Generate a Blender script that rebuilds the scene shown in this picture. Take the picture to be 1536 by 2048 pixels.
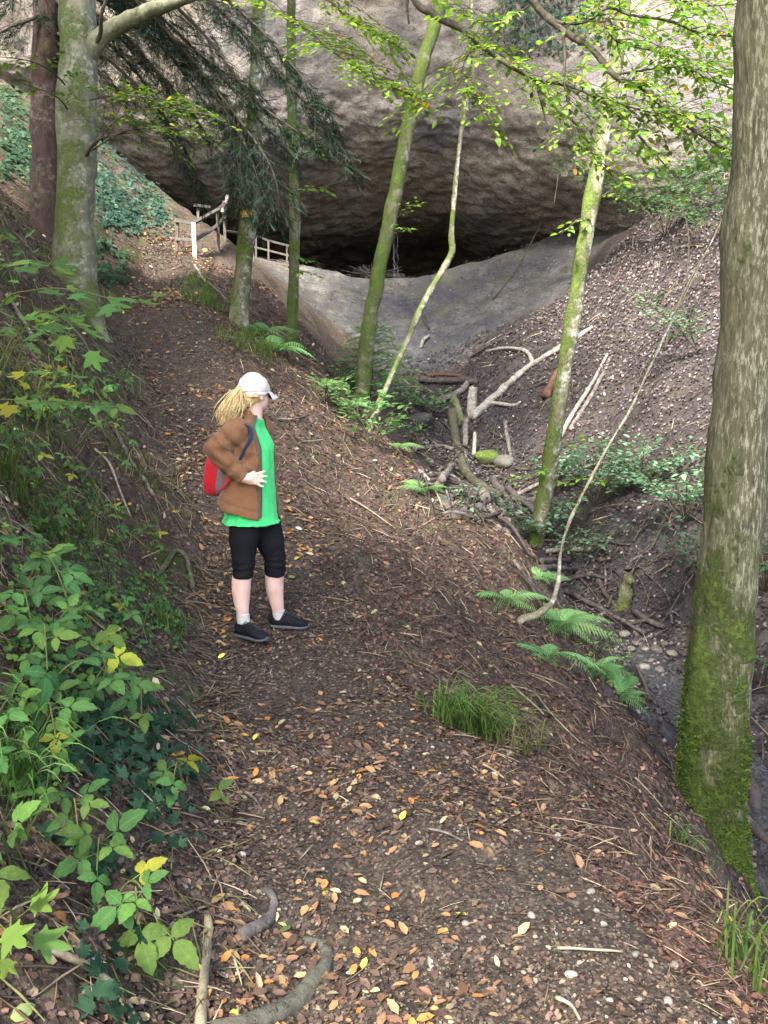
import bpy, bmesh, math, random
import numpy as np
from mathutils import Vector, Matrix, Quaternion

# ------------------------------------------------------------------ clear
for o in list(bpy.data.objects):
    bpy.data.objects.remove(o, do_unlink=True)
SC = bpy.context.scene
COL = SC.collection
RAD = math.radians

# ------------------------------------------------------------------ camera
FPX, PITCH, EYE = 1700.0, RAD(7.8), 1.55
cam_d = bpy.data.cameras.new('camera')
cam = bpy.data.objects.new('camera', cam_d)
COL.objects.link(cam)
cam.location = (0, 0, EYE)
cam.rotation_euler = (RAD(90) - PITCH, 0, 0)
cam_d.sensor_fit = 'VERTICAL'
cam_d.sensor_height = 36.0
cam_d.lens = FPX / 2048.0 * 36.0
cam_d.clip_start = 0.05
cam_d.clip_end = 500
SC.camera = cam

# ------------------------------------------------------------------ sky, sun, exposure
SUN_EL, SUN_AZ = RAD(45), RAD(205)      # azimuth measured clockwise from +Y (north): east = 90
W = bpy.data.worlds.new('World')
SC.world = W
W.use_nodes = True
wn = W.node_tree.nodes
wl = W.node_tree.links
bg = wn['Background']
sky = wn.new('ShaderNodeTexSky')
sky.sky_type = 'NISHITA'
sky.sun_disc = False
sky.sun_elevation = SUN_EL
sky.sun_rotation = SUN_AZ
sky.air_density = 1.0
sky.dust_density = 2.2
sky.ozone_density = 0.6
wl.new(sky.outputs[0], bg.inputs[0])
bg.inputs[1].default_value = 0.15
sd = bpy.data.lights.new('sun', 'SUN')
sd.energy = 4.0
sd.angle = RAD(9)
sd.color = (1.0, 0.965, 0.91)
sun = bpy.data.objects.new('sun', sd)
COL.objects.link(sun)
sdir = Vector((math.sin(SUN_AZ) * math.cos(SUN_EL), math.cos(SUN_AZ) * math.cos(SUN_EL), math.sin(SUN_EL)))
sun.rotation_euler = sdir.to_track_quat('Z', 'Y').to_euler()
sun.location = (-5, -10, 14)
vs = SC.view_settings
vs.view_transform = 'Standard'
vs.look = 'None'
vs.gamma = 1.0
vs.use_curve_mapping = False
vs.exposure = 2.68
SC.cycles.max_bounces = 6
SC.cycles.diffuse_bounces = 3
SC.cycles.transparent_max_bounces = 8
SC.cycles.use_denoising = True

# ------------------------------------------------------------------ numeric helpers
rng = np.random.default_rng(7)
random.seed(7)

def P(u, v, d):
    """world point seen at photo pixel (u, v) at forward distance d (used to lay out the survey points)"""
    a = (u - 768.0) / FPX
    b = (1024.0 - v) / FPX
    dy = math.cos(PITCH) + b * math.sin(PITCH)
    dz = -math.sin(PITCH) + b * math.cos(PITCH)
    t = d / dy
    return np.array([a * t, d, EYE + dz * t])

def _hash(ix, iy, iz, seed):
    h = (ix.astype(np.int64) * 374761393 + iy.astype(np.int64) * 668265263 + iz.astype(np.int64) * 2147483647 + seed * 1442695041) & 0xFFFFFFFF
    h = ((h ^ (h >> 13)) * 1274126177) & 0xFFFFFFFF
    h = ((h ^ (h >> 16)) * 2246822519) & 0xFFFFFFFF
    return ((h ^ (h >> 15)) & 0xFFFF) / 65535.0 * 2 - 1

def noise(p, seed=0):
    p = np.asarray(p, float)
    i = np.floor(p)
    f = p - i
    f = f * f * f * (f * (f * 6 - 15) + 10)
    i = i.astype(np.int64)
    r = 0
    for dx in (0, 1):
        wx = f[..., 0] if dx else 1 - f[..., 0]
        for dy in (0, 1):
            wy = f[..., 1] if dy else 1 - f[..., 1]
            for dz in (0, 1):
                wz = f[..., 2] if dz else 1 - f[..., 2]
                r = r + wx * wy * wz * _hash(i[..., 0] + dx, i[..., 1] + dy, i[..., 2] + dz, seed)
    return r

def fbm(p, octv=3, seed=0, gain=0.5, lac=2.03):
    p = np.asarray(p, float)
    s, a = 0, 1.0
    for k in range(octv):
        s = s + a * noise(p + 17.3 * k, seed + k * 13)
        p = p * lac
        a *= gain
    return s

def sstep(a, b, x):
    t = np.clip((np.asarray(x, float) - a) / (b - a), 0, 1)
    return t * t * (3 - 2 * t)

def catmull(pts, n):
    """n samples along a smooth curve through pts"""
    pts = np.asarray(pts, float)
    if len(pts) == 2:
        t = np.linspace(0, 1, n)[:, None]
        return pts[0] * (1 - t) + pts[1] * t
    q = np.vstack([2 * pts[0] - pts[1], pts, 2 * pts[-1] - pts[-2]])
    seg = len(pts) - 1
    t = np.linspace(0, seg, n)
    k = np.minimum(t.astype(int), seg - 1)
    f = (t - k)[:, None]
    p0, p1, p2, p3 = q[k], q[k + 1], q[k + 2], q[k + 3]
    return 0.5 * (2 * p1 + (p2 - p0) * f + (2 * p0 - 5 * p1 + 4 * p2 - p3) * f ** 2 + (3 * p1 - p0 - 3 * p2 + p3) * f ** 3)

class MB:
    """collects geometry; build() links it as one mesh object"""
    def __init__(self):
        self.v, self.q, self.t, self.c, self.n = [], [], [], [], 0
    def add(self, V, F, col=None):
        V = np.asarray(V, float).reshape(-1, 3)
        F = np.asarray(F, int)
        if F.shape[1] == 4:
            tri = F[:, 2] == F[:, 3]
            if tri.any():
                self.t.append(F[tri][:, :3] + self.n)
                F = F[~tri]
            self.q.append(F + self.n)
        else:
            self.t.append(F + self.n)
        self.v.append(V)
        c = np.ones((len(V), 4))
        if col is not None:
            col = np.asarray(col, float)
            c[:, :col.shape[-1]] = col
        self.c.append(c)
        self.n += len(V)
        return self
    def tube(self, pts, rad, sides=8, col=None, cap=True, rough=0.0, seed=0, freq=6.0, up=None):
        pts = np.asarray(pts, float)
        n = len(pts)
        rad = np.broadcast_to(np.asarray(rad, float), (n,)) if np.ndim(rad) < 2 else np.asarray(rad, float)
        T = np.gradient(pts, axis=0)
        T /= np.linalg.norm(T, axis=1)[:, None] + 1e-9
        ref = np.array(up if up is not None else ((0, 0, 1.0) if abs(T[0][2]) < 0.8 else (1.0, 0, 0)))
        N = np.zeros_like(pts)
        x = ref - T[0] * ref.dot(T[0])
        N[0] = x / np.linalg.norm(x)
        for k in range(1, n):
            x = N[k - 1] - T[k] * N[k - 1].dot(T[k])
            N[k] = x / (np.linalg.norm(x) + 1e-9)
        B = np.cross(T, N)
        a = np.linspace(0, 2 * math.pi, sides, endpoint=False)
        ring = np.cos(a)[None, :, None] * N[:, None, :] + np.sin(a)[None, :, None] * B[:, None, :]
        r = rad[:, None] if rad.ndim == 1 else rad
        V = pts[:, None, :] + ring * r[..., None]
        if rough:
            d = fbm(V * freq, 3, seed)
            V = V + ring * (d * rough)[..., None]
        V = V.reshape(-1, 3)
        i = np.arange(n - 1)[:, None] * sides
        j = np.arange(sides)[None, :]
        jn = (j + 1) % sides
        F = np.stack([i + j, i + jn, i + sides + jn, i + sides + j], -1).reshape(-1, 4)
        base = self.n
        self.add(V, F, col)
        if cap:
            for e, flip in ((0, True), (n - 1, False)):
                c = pts[e][None]
                ids = np.arange(sides) + e * sides
                ci = self.n - base
                nx = np.roll(ids, -1)
                tri = np.stack([np.full(sides, ci), nx, ids] if flip else [np.full(sides, ci), ids, nx], -1)
                self.v.append(c)
                cc = np.ones((1, 4))
                if col is not None:
                    col_ = np.asarray(col, float)
                    cc[0, :col_.shape[-1]] = col_ if col_.ndim == 1 else col_[-1]
                self.c.append(cc)
                self.n += 1
                self.t.append(tri + base)
        return self
    def inst(self, tV, tF, pos, M, col=None):
        """copies of a template: pos (n,3), M (n,3,3)"""
        n, k = len(pos), len(tV)
        V = np.einsum('nij,kj->nki', M, tV) + pos[:, None, :]
        F = (np.asarray(tF)[None] + (np.arange(n) * k)[:, None, None]).reshape(-1, np.shape(tF)[1])
        c = None if col is None else np.repeat(np.asarray(col, float), k, axis=0)
        return self.add(V.reshape(-1, 3), F, c)
    def box(self, c, size, R=None, col=None, bev=0.0):
        s = np.asarray(size) / 2
        V = np.array([[x, y, z] for x in (-1, 1) for y in (-1, 1) for z in (-1, 1)], float) * s
        if R is not None:
            V = V @ np.asarray(R).T
        return self.add(V + np.asarray(c), [[0, 1, 3, 2], [4, 6, 7, 5], [0, 4, 5, 1], [2, 3, 7, 6], [0, 2, 6, 4], [1, 5, 7, 3]], col)
    def mesh(self, name, origin=(0, 0, 0), smooth=True):
        V = np.vstack(self.v) - np.asarray(origin)
        C = np.vstack(self.c)
        q = np.vstack(self.q) if self.q else np.zeros((0, 4), int)
        t = np.vstack(self.t) if self.t else np.zeros((0, 3), int)
        return mesh_np(name, V, q, t, C, smooth)
    def build(self, name, mat, parent=None, origin=None, smooth=True):
        og = np.array(parent.matrix_world.translation) if (origin is None and parent is not None) else (np.zeros(3) if origin is None else np.asarray(origin, float))
        me = self.mesh(name, og, smooth)
        return link(name, me, mat, parent, og if parent is None else (0, 0, 0))

def mesh_np(name, V, q, t, C=None, smooth=True):
    me = bpy.data.meshes.new(name)
    me.vertices.add(len(V))
    me.vertices.foreach_set('co', np.ascontiguousarray(V, dtype=np.float32).ravel())
    nl = len(q) * 4 + len(t) * 3
    me.loops.add(nl)
    me.loops.foreach_set('vertex_index', np.concatenate([np.ravel(q), np.ravel(t)]).astype(np.int32))
    me.polygons.add(len(q) + len(t))
    ls = np.concatenate([np.arange(len(q)) * 4, len(q) * 4 + np.arange(len(t)) * 3]).astype(np.int32)
    me.polygons.foreach_set('loop_start', ls)
    me.polygons.foreach_set('use_smooth', np.full(len(q) + len(t), bool(smooth)))
    if C is not None:
        at = me.color_attributes.new('Col', 'FLOAT_COLOR', 'POINT')
        at.data.foreach_set('color', np.ascontiguousarray(C, dtype=np.float32).ravel())
    me.update(calc_edges=True)
    me.validate()
    return me

def link(name, me, mat=None, parent=None, loc=(0, 0, 0)):
    o = bpy.data.objects.new(name, me)
    COL.objects.link(o)
    if mat is not None and me is not None and not me.materials:
        for m in (mat if isinstance(mat, (list, tuple)) else [mat]):
            me.materials.append(m)
    if parent is not None:
        o.parent = parent
    o.location = loc
    return o

def empty(name, loc):
    o = bpy.data.objects.new(name, None)
    COL.objects.link(o)
    o.location = loc
    o.matrix_world = Matrix.Translation(Vector(loc))
    return o

def tag(o, label=None, cat=None, group=None, kind=None):
    if label: o['label'] = label
    if cat: o['category'] = cat
    if group: o['group'] = group
    if kind: o['kind'] = kind
    return o

def rot_frames(nrm, ang, tilt=0.0):
    """rotation matrices whose z axis follows nrm, spun by ang about it"""
    nrm = np.asarray(nrm, float)
    nrm = nrm / (np.linalg.norm(nrm, axis=1)[:, None] + 1e-9)
    ref = np.tile([1.0, 0.02, 0.01], (len(nrm), 1))
    x = ref - nrm * (ref * nrm).sum(1)[:, None]
    x /= np.linalg.norm(x, axis=1)[:, None] + 1e-9
    y = np.cross(nrm, x)
    c, s = np.cos(ang)[:, None], np.sin(ang)[:, None]
    X = x * c + y * s
    Y = -x * s + y * c
    return np.stack([X, Y, nrm], -1)

# ------------------------------------------------------------------ material helpers
class NT:
    def __init__(self, name):
        self.m = bpy.data.materials.new(name)
        self.m.use_nodes = True
        self.t = self.m.node_tree
        self.N, self.L = self.t.nodes, self.t.links
        self.bsdf = self.N['Principled BSDF']
        self.out = self.N['Material Output']
    def n(self, typ, **kw):
        nd = self.N.new(typ)
        for k, v in kw.items():
            if k.startswith('i_'):
                nd.inputs[k[2:].replace('_', ' ')].default_value = v
            else:
                setattr(nd, k, v)
        return nd
    def l(self, a, b):
        self.L.new(a, b)
    def coord(self, kind='Object', scale=(1, 1, 1)):
        tc = self.n('ShaderNodeTexCoord')
        mp = self.n('ShaderNodeMapping')
        mp.inputs['Scale'].default_value = scale
        self.l(tc.outputs[kind], mp.inputs[0])
        return mp.outputs[0]
    def noise(self, vec, scale, detail=4, rough=0.55, dist=0.0):
        nd = self.n('ShaderNodeTexNoise')
        nd.inputs['Scale'].default_value = scale
        nd.inputs['Detail'].default_value = detail
        nd.inputs['Roughness'].default_value = rough
        nd.inputs['Distortion'].default_value = dist
        self.l(vec, nd.inputs['Vector'])
        return nd.outputs['Fac']
    def voro(self, vec, scale, feature='F1', out='Distance'):
        nd = self.n('ShaderNodeTexVoronoi')
        nd.feature = feature
        nd.inputs['Scale'].default_value = scale
        self.l(vec, nd.inputs['Vector'])
        return nd.outputs[out]
    def ramp(self, fac, stops, interp='LINEAR'):
        nd = self.n('ShaderNodeValToRGB')
        e = nd.color_ramp
        e.interpolation = interp
        while len(e.elements) < len(stops):
            e.elements.new(0.5)
        for el, (p, c) in zip(e.elements, stops):
            el.position = p
            el.color = (c, c, c, 1) if not hasattr(c, '__len__') else (*c, 1)
        self.l(fac, nd.inputs[0])
        return nd.outputs[0]
    def mix(self, fac, a, b, mode='MIX'):
        nd = self.n('ShaderNodeMix')
        nd.data_type = 'RGBA'
        nd.blend_type = mode
        nd.clamp_factor = True
        for s, val in ((0, fac), (6, a), (7, b)):
            if hasattr(val, 'links'):
                self.l(val, nd.inputs[s])
            elif s == 0:
                nd.inputs[s].default_value = val
            else:
                nd.inputs[s].default_value = (*val, 1) if len(val) == 3 else val
        return nd.outputs[2]
    def math(self, op, a, b=0.0, clamp=False):
        nd = self.n('ShaderNodeMath')
        nd.operation = op
        nd.use_clamp = clamp
        for s, val in ((0, a), (1, b)):
            if hasattr(val, 'links'):
                self.l(val, nd.inputs[s])
            else:
                nd.inputs[s].default_value = val
        return nd.outputs[0]
    def bump(self, h, strength=0.4, dist=0.02):
        nd = self.n('ShaderNodeBump')
        nd.inputs['Strength'].default_value = strength
        nd.inputs['Distance'].default_value = dist
        self.l(h, nd.inputs['Height'])
        self.l(nd.outputs[0], self.bsdf.inputs['Normal'])
        return nd.outputs[0]
    def attr(self, name='Col'):
        nd = self.n('ShaderNodeAttribute')
        nd.attribute_name = name
        return nd
    def base(self, c, rough=0.8, spec=0.3):
        if hasattr(c, 'links'):
            self.l(c, self.bsdf.inputs['Base Color'])
        else:
            self.bsdf.inputs['Base Color'].default_value = (*c, 1)
        if hasattr(rough, 'links'):
            self.l(rough, self.bsdf.inputs['Roughness'])
        else:
            self.bsdf.inputs['Roughness'].default_value = rough
        self.bsdf.inputs['Specular IOR Level'].default_value = spec
        return self.m
# ------------------------------------------------------------------ terrain: surveyed points -> smooth height field
_pts = [
 # (photo u, v, distance)  creek line
 (1520, 1700, 5.6), (1340, 1400, 8.5), (1290, 1300, 9.6), (1200, 1200, 11), (1090, 1080, 13.2), (1000, 1000, 15), (945, 900, 17.3), (900, 830, 19), (850, 750, 21.6),
 # grey bank under the cave, and the cave lip
 (800, 650, 24), (690, 660, 22.6), (1000, 620, 23.6), (1100, 560, 24.2), (640, 620, 23.2), (900, 690, 22.6),
 (600, 532, 25.6), (660, 540, 26), (700, 555, 26.2), (750, 563, 26.2), (800, 562, 26.2), (870, 558, 26.2), (920, 540, 26.2), (1000, 515, 26), (1100, 488, 25.4),
 # right bank
 (1000, 700, 20.8), (1200, 560, 21.5), (1300, 440, 22.2), (1440, 372, 20.6), (1350, 600, 18), (1100, 800, 17.6), (1350, 800, 15), (1300, 950, 13), (1200, 1050, 12.2),
 (1400, 1150, 10), (1536, 1000, 10.5), (1536, 1250, 8.6), (1190, 700, 18.6), (1536, 1480, 7.3), (1536, 700, 14.5), (1440, 480, 18.6),
 # lip of the near slope above the creek
 (1360, 1530, 5.35), (1240, 1440, 6.0), (1275, 1405, 7.9), (1225, 1330, 8.8), (1160, 1305, 6.8), (1050, 1150, 7.9), (1000, 1050, 8.7), (870, 960, 10), (760, 880, 11.3), (700, 830, 12.2), (640, 770, 13.5), (585, 700, 14.8),
 (430, 470, 18.8), (520, 560, 17.8), (590, 650, 16.2),
 # slope between path and lip
 (1200, 1560, 4.25), (1000, 1300, 5.8), (880, 1130, 7.0), (760, 1010, 8.2), (700, 920, 9.4), (1425, 1660, 4.45), (1300, 1680, 3.7), (620, 800, 11.2), (540, 700, 13.2), (470, 600, 15),
 # left bank
 (0, 1300, 3.0), (0, 1000, 3.8), (0, 700, 5.6), (0, 520, 8), (200, 900, 6.2), (350, 1010, 6.7), (330, 1240, 5.0), (230, 1320, 4.2), (120, 560, 9.8), (230, 730, 10.2),
 (540, 529, 25), (480, 505, 24.3), (90, 470, 12.5), (0, 380, 13), (60, 250, 17), (240, 390, 16.2), (200, 480, 14.6), (320, 400, 18.6), (330, 470, 17.6),
]
CTRL = [P(*p) for p in _pts]
def _path_c(y):      # centre line of the footpath
    return np.interp(y, [-4, 0, 2, 3.5, 5.4, 7, 9.6, 13, 17, 20], [0.9, 0.55, 0.30, -0.12, -0.62, -1.10, -2.05, -3.25, -3.95, -4.0])
def _path_z(y):
    return np.interp(y, [-4, 0, 5.0, 6.2, 9.6, 13, 17, 20], [-0.25, -0.08, 0.0, 0.22, 1.5, 2.85, 4.25, 5.1])
def _path_w(y):
    return np.interp(y, [0, 2, 3.5, 5.4, 8, 13, 18], [0.75, 0.72, 0.6, 0.5, 0.5, 0.65, 0.5])
for y in (-3.5, -1.5, 0, 1, 2, 3, 4, 5, 6, 7, 8.2, 9.6, 11.3, 13, 15, 17):
    for s in (-0.9, 0, 0.9):
        CTRL.append(np.array([_path_c(y) + s * _path_w(y), y, _path_z(y) + (0.03 if s < 0 else 0.0) - (0.05 if s > 0 else 0)]))
for x, y, z in [(-1.25, 2, 0.62), (-1.2, 1, 0.62), (-1.0, 0, 0.62), (-2.2, 1.5, 1.6), (-3.5, 2, 2.7), (-6, 2, 4.6), (-2, -2, 1.4), (-5, -3, 3.5), (-10, 0, 7), (-10, 8, 8), (-16, 4, 11), (-18, 16, 13),
                (-12, 18, 9.5), (-9, 22, 9), (1.7, 3.2, -0.85), (1.9, 2, -0.95), (2.1, 0.5, -1.0), (2.2, -2, -1.2), (2.7, 4.0, -2.3), (2.9, 2, -2.65), (3.1, 0, -3.0), (3.3, -3, -3.5),
                (4.2, 2, -1.7), (4.0, 4.5, -1.5), (6.5, 3, 0.2), (6.5, 7, 0.9), (9, 1, 1.6), (12, -2, 3), (10, 8, 3.4), (9, 13, 4.2), (14, 10, 6.6), (13, 16, 8.2), (18, 14, 10.5), (22, 4, 9), (20, 20, 13), (11, 20, 9),
                (-2, 30, 4.9), (1, 30, 4.85), (4, 30, 5.0), (0, 36, 4.9), (4, 36, 5), (-4, 28, 5.3), (-5, 34, 5.3), (9, 27, 7.5), (10, 36, 8), (20, 36, 13), (-14, 34, 10), (-20, 28, 14)]:
    CTRL.append(np.array([x, y, z], float))
CTRL = np.array(CTRL)
_S = 10.0
def _phi(r2):
    return 0.5 * r2 * np.log(r2 + 1e-12)
def _tps_fit():
    X = CTRL[:, :2] / _S
    n = len(X)
    d2 = ((X[:, None] - X[None]) ** 2).sum(-1)
    A = np.zeros((n + 3, n + 3))
    A[:n, :n] = _phi(d2) + np.eye(n) * 2e-4
    A[:n, n] = 1
    A[:n, n + 1:] = X
    A[n:, :n] = A[:n, n:].T
    b = np.concatenate([CTRL[:, 2], np.zeros(3)])
    return np.linalg.solve(A, b)
_TW = _tps_fit()
def tps(x, y):
    x = np.asarray(x, float); y = np.asarray(y, float)
    sh = x.shape
    X = np.stack([x.ravel(), y.ravel()], -1) / _S
    out = np.empty(len(X))
    C = CTRL[:, :2] / _S
    n = len(C)
    for a in range(0, len(X), 20000):
        q = X[a:a + 20000]
        d2 = (q[:, 0:1] - C[None, :, 0]) ** 2 + (q[:, 1:2] - C[None, :, 1]) ** 2
        out[a:a + 20000] = _phi(d2) @ _TW[:n] + _TW[n] + q @ _TW[n + 1:]
    return out.reshape(sh)

_creek = np.array([P(*p) for p in _pts[:9]])
_creek = np.vstack([[3.3, -3, -3.5], [2.9, 2, -2.65], [2.7, 4, -2.3], _creek])
def creek_x(y):
    return np.interp(y, _creek[:, 1], _creek[:, 0])
def masks(x, y):
    x = np.asarray(x, float); y = np.asarray(y, float)
    n1 = noise(np.stack([x * 1.1, y * 1.1, x * 0], -1), 3) * 0.18
    dp = np.abs(x - _path_c(y)) / (_path_w(y)) + n1
    path = (1 - sstep(0.85, 1.2, dp)) * (1 - sstep(17.5, 18.5, y))
    creek = (1 - sstep(0.5, 1.5, np.abs(x - creek_x(y)) / (1 + 0.03 * y) + n1)) * (1 - sstep(20.0, 22.0, y))
    rock = sstep(20.6, 22.2, y - 0.42 * np.abs(x - 1.0) + n1 * 4) * sstep(-4.6, -2.2, x - (25 - y) * 0.05)
    left = (x < _path_c(y)) * (1 - path) * (1 - rock)
    return path, creek, rock, left

def G(x, y):
    x = np.asarray(x, float); y = np.asarray(y, float)
    z = tps(x, y)
    path, creek, rock, left = masks(x, y)
    p = np.stack([x, y, 0 * x], -1)
    soft = 1 - 0.75 * path - 0.5 * rock
    z = z + 0.05 * rock * fbm(p * np.array([1.6, 4.5, 1]), 3, 61) + 0.13 * soft * fbm(p * 0.9, 2, 5) * sstep(0, 9, y) + 0.065 * soft * fbm(p * 2.7, 2, 9)
    z = z + (0.028 - 0.013 * path - 0.010 * rock + 0.03 * creek) * fbm(p * 8, 2, 21) * (1 - 0.6 * sstep(8, 14, y))
    return z

def ground_normal(x, y, e=0.06):
    zx = (G(x + e, y) - G(x - e, y)) / (2 * e)
    zy = (G(x, y + e) - G(x, y - e)) / (2 * e)
    n = np.stack([-zx, -zy, np.ones_like(zx)], -1)
    return n / np.linalg.norm(n, axis=-1)[..., None]

_DM = np.geomspace(1.2, 34.0, 60)
def hit(u, v, lift=0.0, dmax=34.0):
    """where the sight line of a photo pixel meets the ground"""
    a = P(u, v, 1.0) - np.array([0, 0, EYE])
    d = _DM
    p = np.array([0, 0, EYE])[None] + a[None] * d[:, None]
    g = tps(p[:, 0], p[:, 1])
    k = int(np.argmax(p[:, 2] < g + 0.25)) if (p[:, 2] < g + 0.25).any() else len(d) - 1
    d = np.geomspace(d[max(k - 1, 0)], dmax, 320)
    p = np.array([0, 0, EYE])[None] + a[None] * d[:, None]
    g = G(p[:, 0], p[:, 1])
    k = int(np.argmax(p[:, 2] < g))
    if p[k, 2] >= g[k]:
        k = len(d) - 1
    if k > 0:
        f0, f1 = p[k - 1, 2] - g[k - 1], p[k, 2] - g[k]
        t = f0 / (f0 - f1 + 1e-9)
        q = p[k - 1] * (1 - t) + p[k] * t
    else:
        q = p[k]
    q = q.copy()
    q[2] = float(G(q[0:1], q[1:2])[0]) + lift
    return q

def hits(U, V):
    """hit() for many pixels at once"""
    U, V = np.asarray(U, float), np.asarray(V, float)
    b = (1024.0 - V) / FPX
    dy = math.cos(PITCH) + b * math.sin(PITCH)
    A = np.stack([(U - 768.0) / FPX / dy, np.ones_like(U), (-math.sin(PITCH) + b * math.cos(PITCH)) / dy], -1)
    def march(d, f, pad):
        p = A[:, None, :] * d[:, :, None] + np.array([0, 0, EYE])
        below = p[..., 2] < f(p[..., 0], p[..., 1]) + pad
        k = np.where(below.any(1), below.argmax(1), d.shape[1] - 1)
        return np.maximum(k - 1, 0), k
    i = np.arange(len(U))
    d = np.repeat(_DM[None], len(U), 0)
    k0, _ = march(d, tps, 0.25)
    s = d[i, k0]
    d = s[:, None] * (34.0 / s[:, None]) ** np.linspace(0, 1, 110)[None]
    k0, k1 = march(d, G, 0.0)
    dd = (d[i, k0] + d[i, k1]) / 2
    q = A * dd[:, None] + np.array([0, 0, EYE])
    q[:, 2] = G(q[:, 0], q[:, 1])
    return q

def on_ground(x, y, lift=0.0):
    return np.array([x, y, float(G(np.array([x]), np.array([y]))[0]) + lift])

# ---- ground material (one soil shader, driven by what the ground is made of)
def mat_soil():
    k = NT('soil')
    v = k.coord('Object')
    a = k.attr()
    sep = k.n('ShaderNodeSeparateColor')
    k.l(a.outputs['Color'], sep.inputs[0])
    path, rock, creek = sep.outputs[0], sep.outputs[1], sep.outputs[2]
    n1 = k.noise(v, 1.3, 5, 0.6)
    n2 = k.noise(v, 14, 6, 0.65)
    n3 = k.noise(v, 60, 4, 0.7)
    vor = k.voro(v, 55)
    def cells(sc, stops):
        s_ = k.n('ShaderNodeSeparateColor')
        k.l(k.voro(k.mix(0.06, v, k.n('ShaderNodeTexNoise').outputs['Color']), sc, out='Color'), s_.inputs[0])
        return k.ramp(s_.outputs[0], stops, 'CONSTANT'), s_.outputs[1]
    big, bigr = cells(42, [(0, (0.030, 0.020, 0.014)), (0.35, (0.062, 0.040, 0.028)), (0.6, (0.10, 0.062, 0.042)), (0.8, (0.130, 0.086, 0.055)), (0.94, (0.19, 0.14, 0.092))])
    sml, smlr = cells(115, [(0, (0.022, 0.016, 0.012)), (0.4, (0.055, 0.040, 0.030)), (0.7, (0.095, 0.072, 0.050)), (0.92, (0.17, 0.138, 0.098))])
    soil = k.ramp(n2, [(0.28, (0.014, 0.0092, 0.0066)), (0.5, (0.034, 0.0225, 0.016)), (0.72, (0.072, 0.049, 0.035))])
    soil = k.mix(k.ramp(n1, [(0.42, 0.0), (0.62, 0.75)]), soil, (0.062, 0.039, 0.031))
    soil = k.mix(k.math('MULTIPLY', k.ramp(bigr, [(0.35, 0), (0.45, 1)]), 0.75), soil, big)
    soil = k.mix(k.math('MULTIPLY', k.ramp(smlr, [(0.55, 0), (0.65, 1)]), 0.7), soil, sml)
    grit = k.ramp(k.math('MULTIPLY', k.ramp(vor, [(0.0, 1), (0.30, 0.5), (0.42, 0)]), k.ramp(n3, [(0.5, 0), (0.62, 1)])), [(0.1, 0), (0.5, 1)])
    soil = k.mix(k.math('MULTIPLY', grit, 0.55), soil, (0.16, 0.128, 0.095))
    pth = k.ramp(n2, [(0.25, (0.017, 0.0125, 0.009)), (0.5, (0.041, 0.030, 0.0215)), (0.75, (0.095, 0.074, 0.052))])
    pth = k.mix(k.math('MULTIPLY', grit, 0.6), pth, (0.19, 0.16, 0.12))
    pth = k.mix(k.math('MULTIPLY', k.ramp(bigr, [(0.55, 0), (0.62, 1)]), 0.6), pth, big)
    pth = k.mix(k.math('MULTIPLY', k.ramp(smlr, [(0.35, 0), (0.45, 1)]), 0.75), pth, sml)
    c = k.mix(path, soil, pth)
    wet = k.ramp(n2, [(0.3, (0.010, 0.0085, 0.009)), (0.55, (0.030, 0.0245, 0.026)), (0.8, (0.070, 0.058, 0.058))])
    c = k.mix(creek, c, wet)
    st = k.coord('Object', (1, 1, 1.3))
    rk = k.ramp(k.noise(st, 2.4, 7, 0.62, 0.4), [(0.3, (0.065, 0.060, 0.055)), (0.5, (0.112, 0.103, 0.092)), (0.7, (0.185, 0.170, 0.148))])
    rk = k.mix(k.ramp(k.noise(v, 0.55, 3), [(0.45, 0.0), (0.62, 0.75)]), rk, (0.055, 0.054, 0.063))
    rk = k.mix(0.85, rk, k.ramp(k.noise(k.coord('Object', (1, 1, 2.5)), 9, 7, 0.72), [(0.35, 0.22), (0.5, 0.75), (0.66, 1.0)]), 'MULTIPLY')
    rk = k.mix(k.ramp(k.noise(v, 1.7, 5, 0.65), [(0.52, 0), (0.64, 0.55)]), rk, (0.060, 0.066, 0.034))
    c = k.mix(rock, c, rk)
    moss = k.math('MULTIPLY', a.outputs['Alpha'], k.ramp(k.noise(v, 3.1, 6, 0.7), [(0.5, 0), (0.62, 1)]))
    c = k.mix(k.math('MULTIPLY', moss, 0.8), c, k.mix(n3, (0.02, 0.035, 0.008), (0.075, 0.105, 0.02)))
    rough = k.ramp(creek, [(0, 0.88), (0.65, 0.85), (1, 0.45)])
    h = k.math('ADD', k.math('MULTIPLY', n2, 1.0), k.math('MULTIPLY', n3, 0.45))
    h = k.math('ADD', h, k.math('MULTIPLY', grit, 0.35))
    k.bump(h, 0.9, 0.02)
    return k.base(c, rough, 0.25)
M_SOIL = mat_soil()

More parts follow.
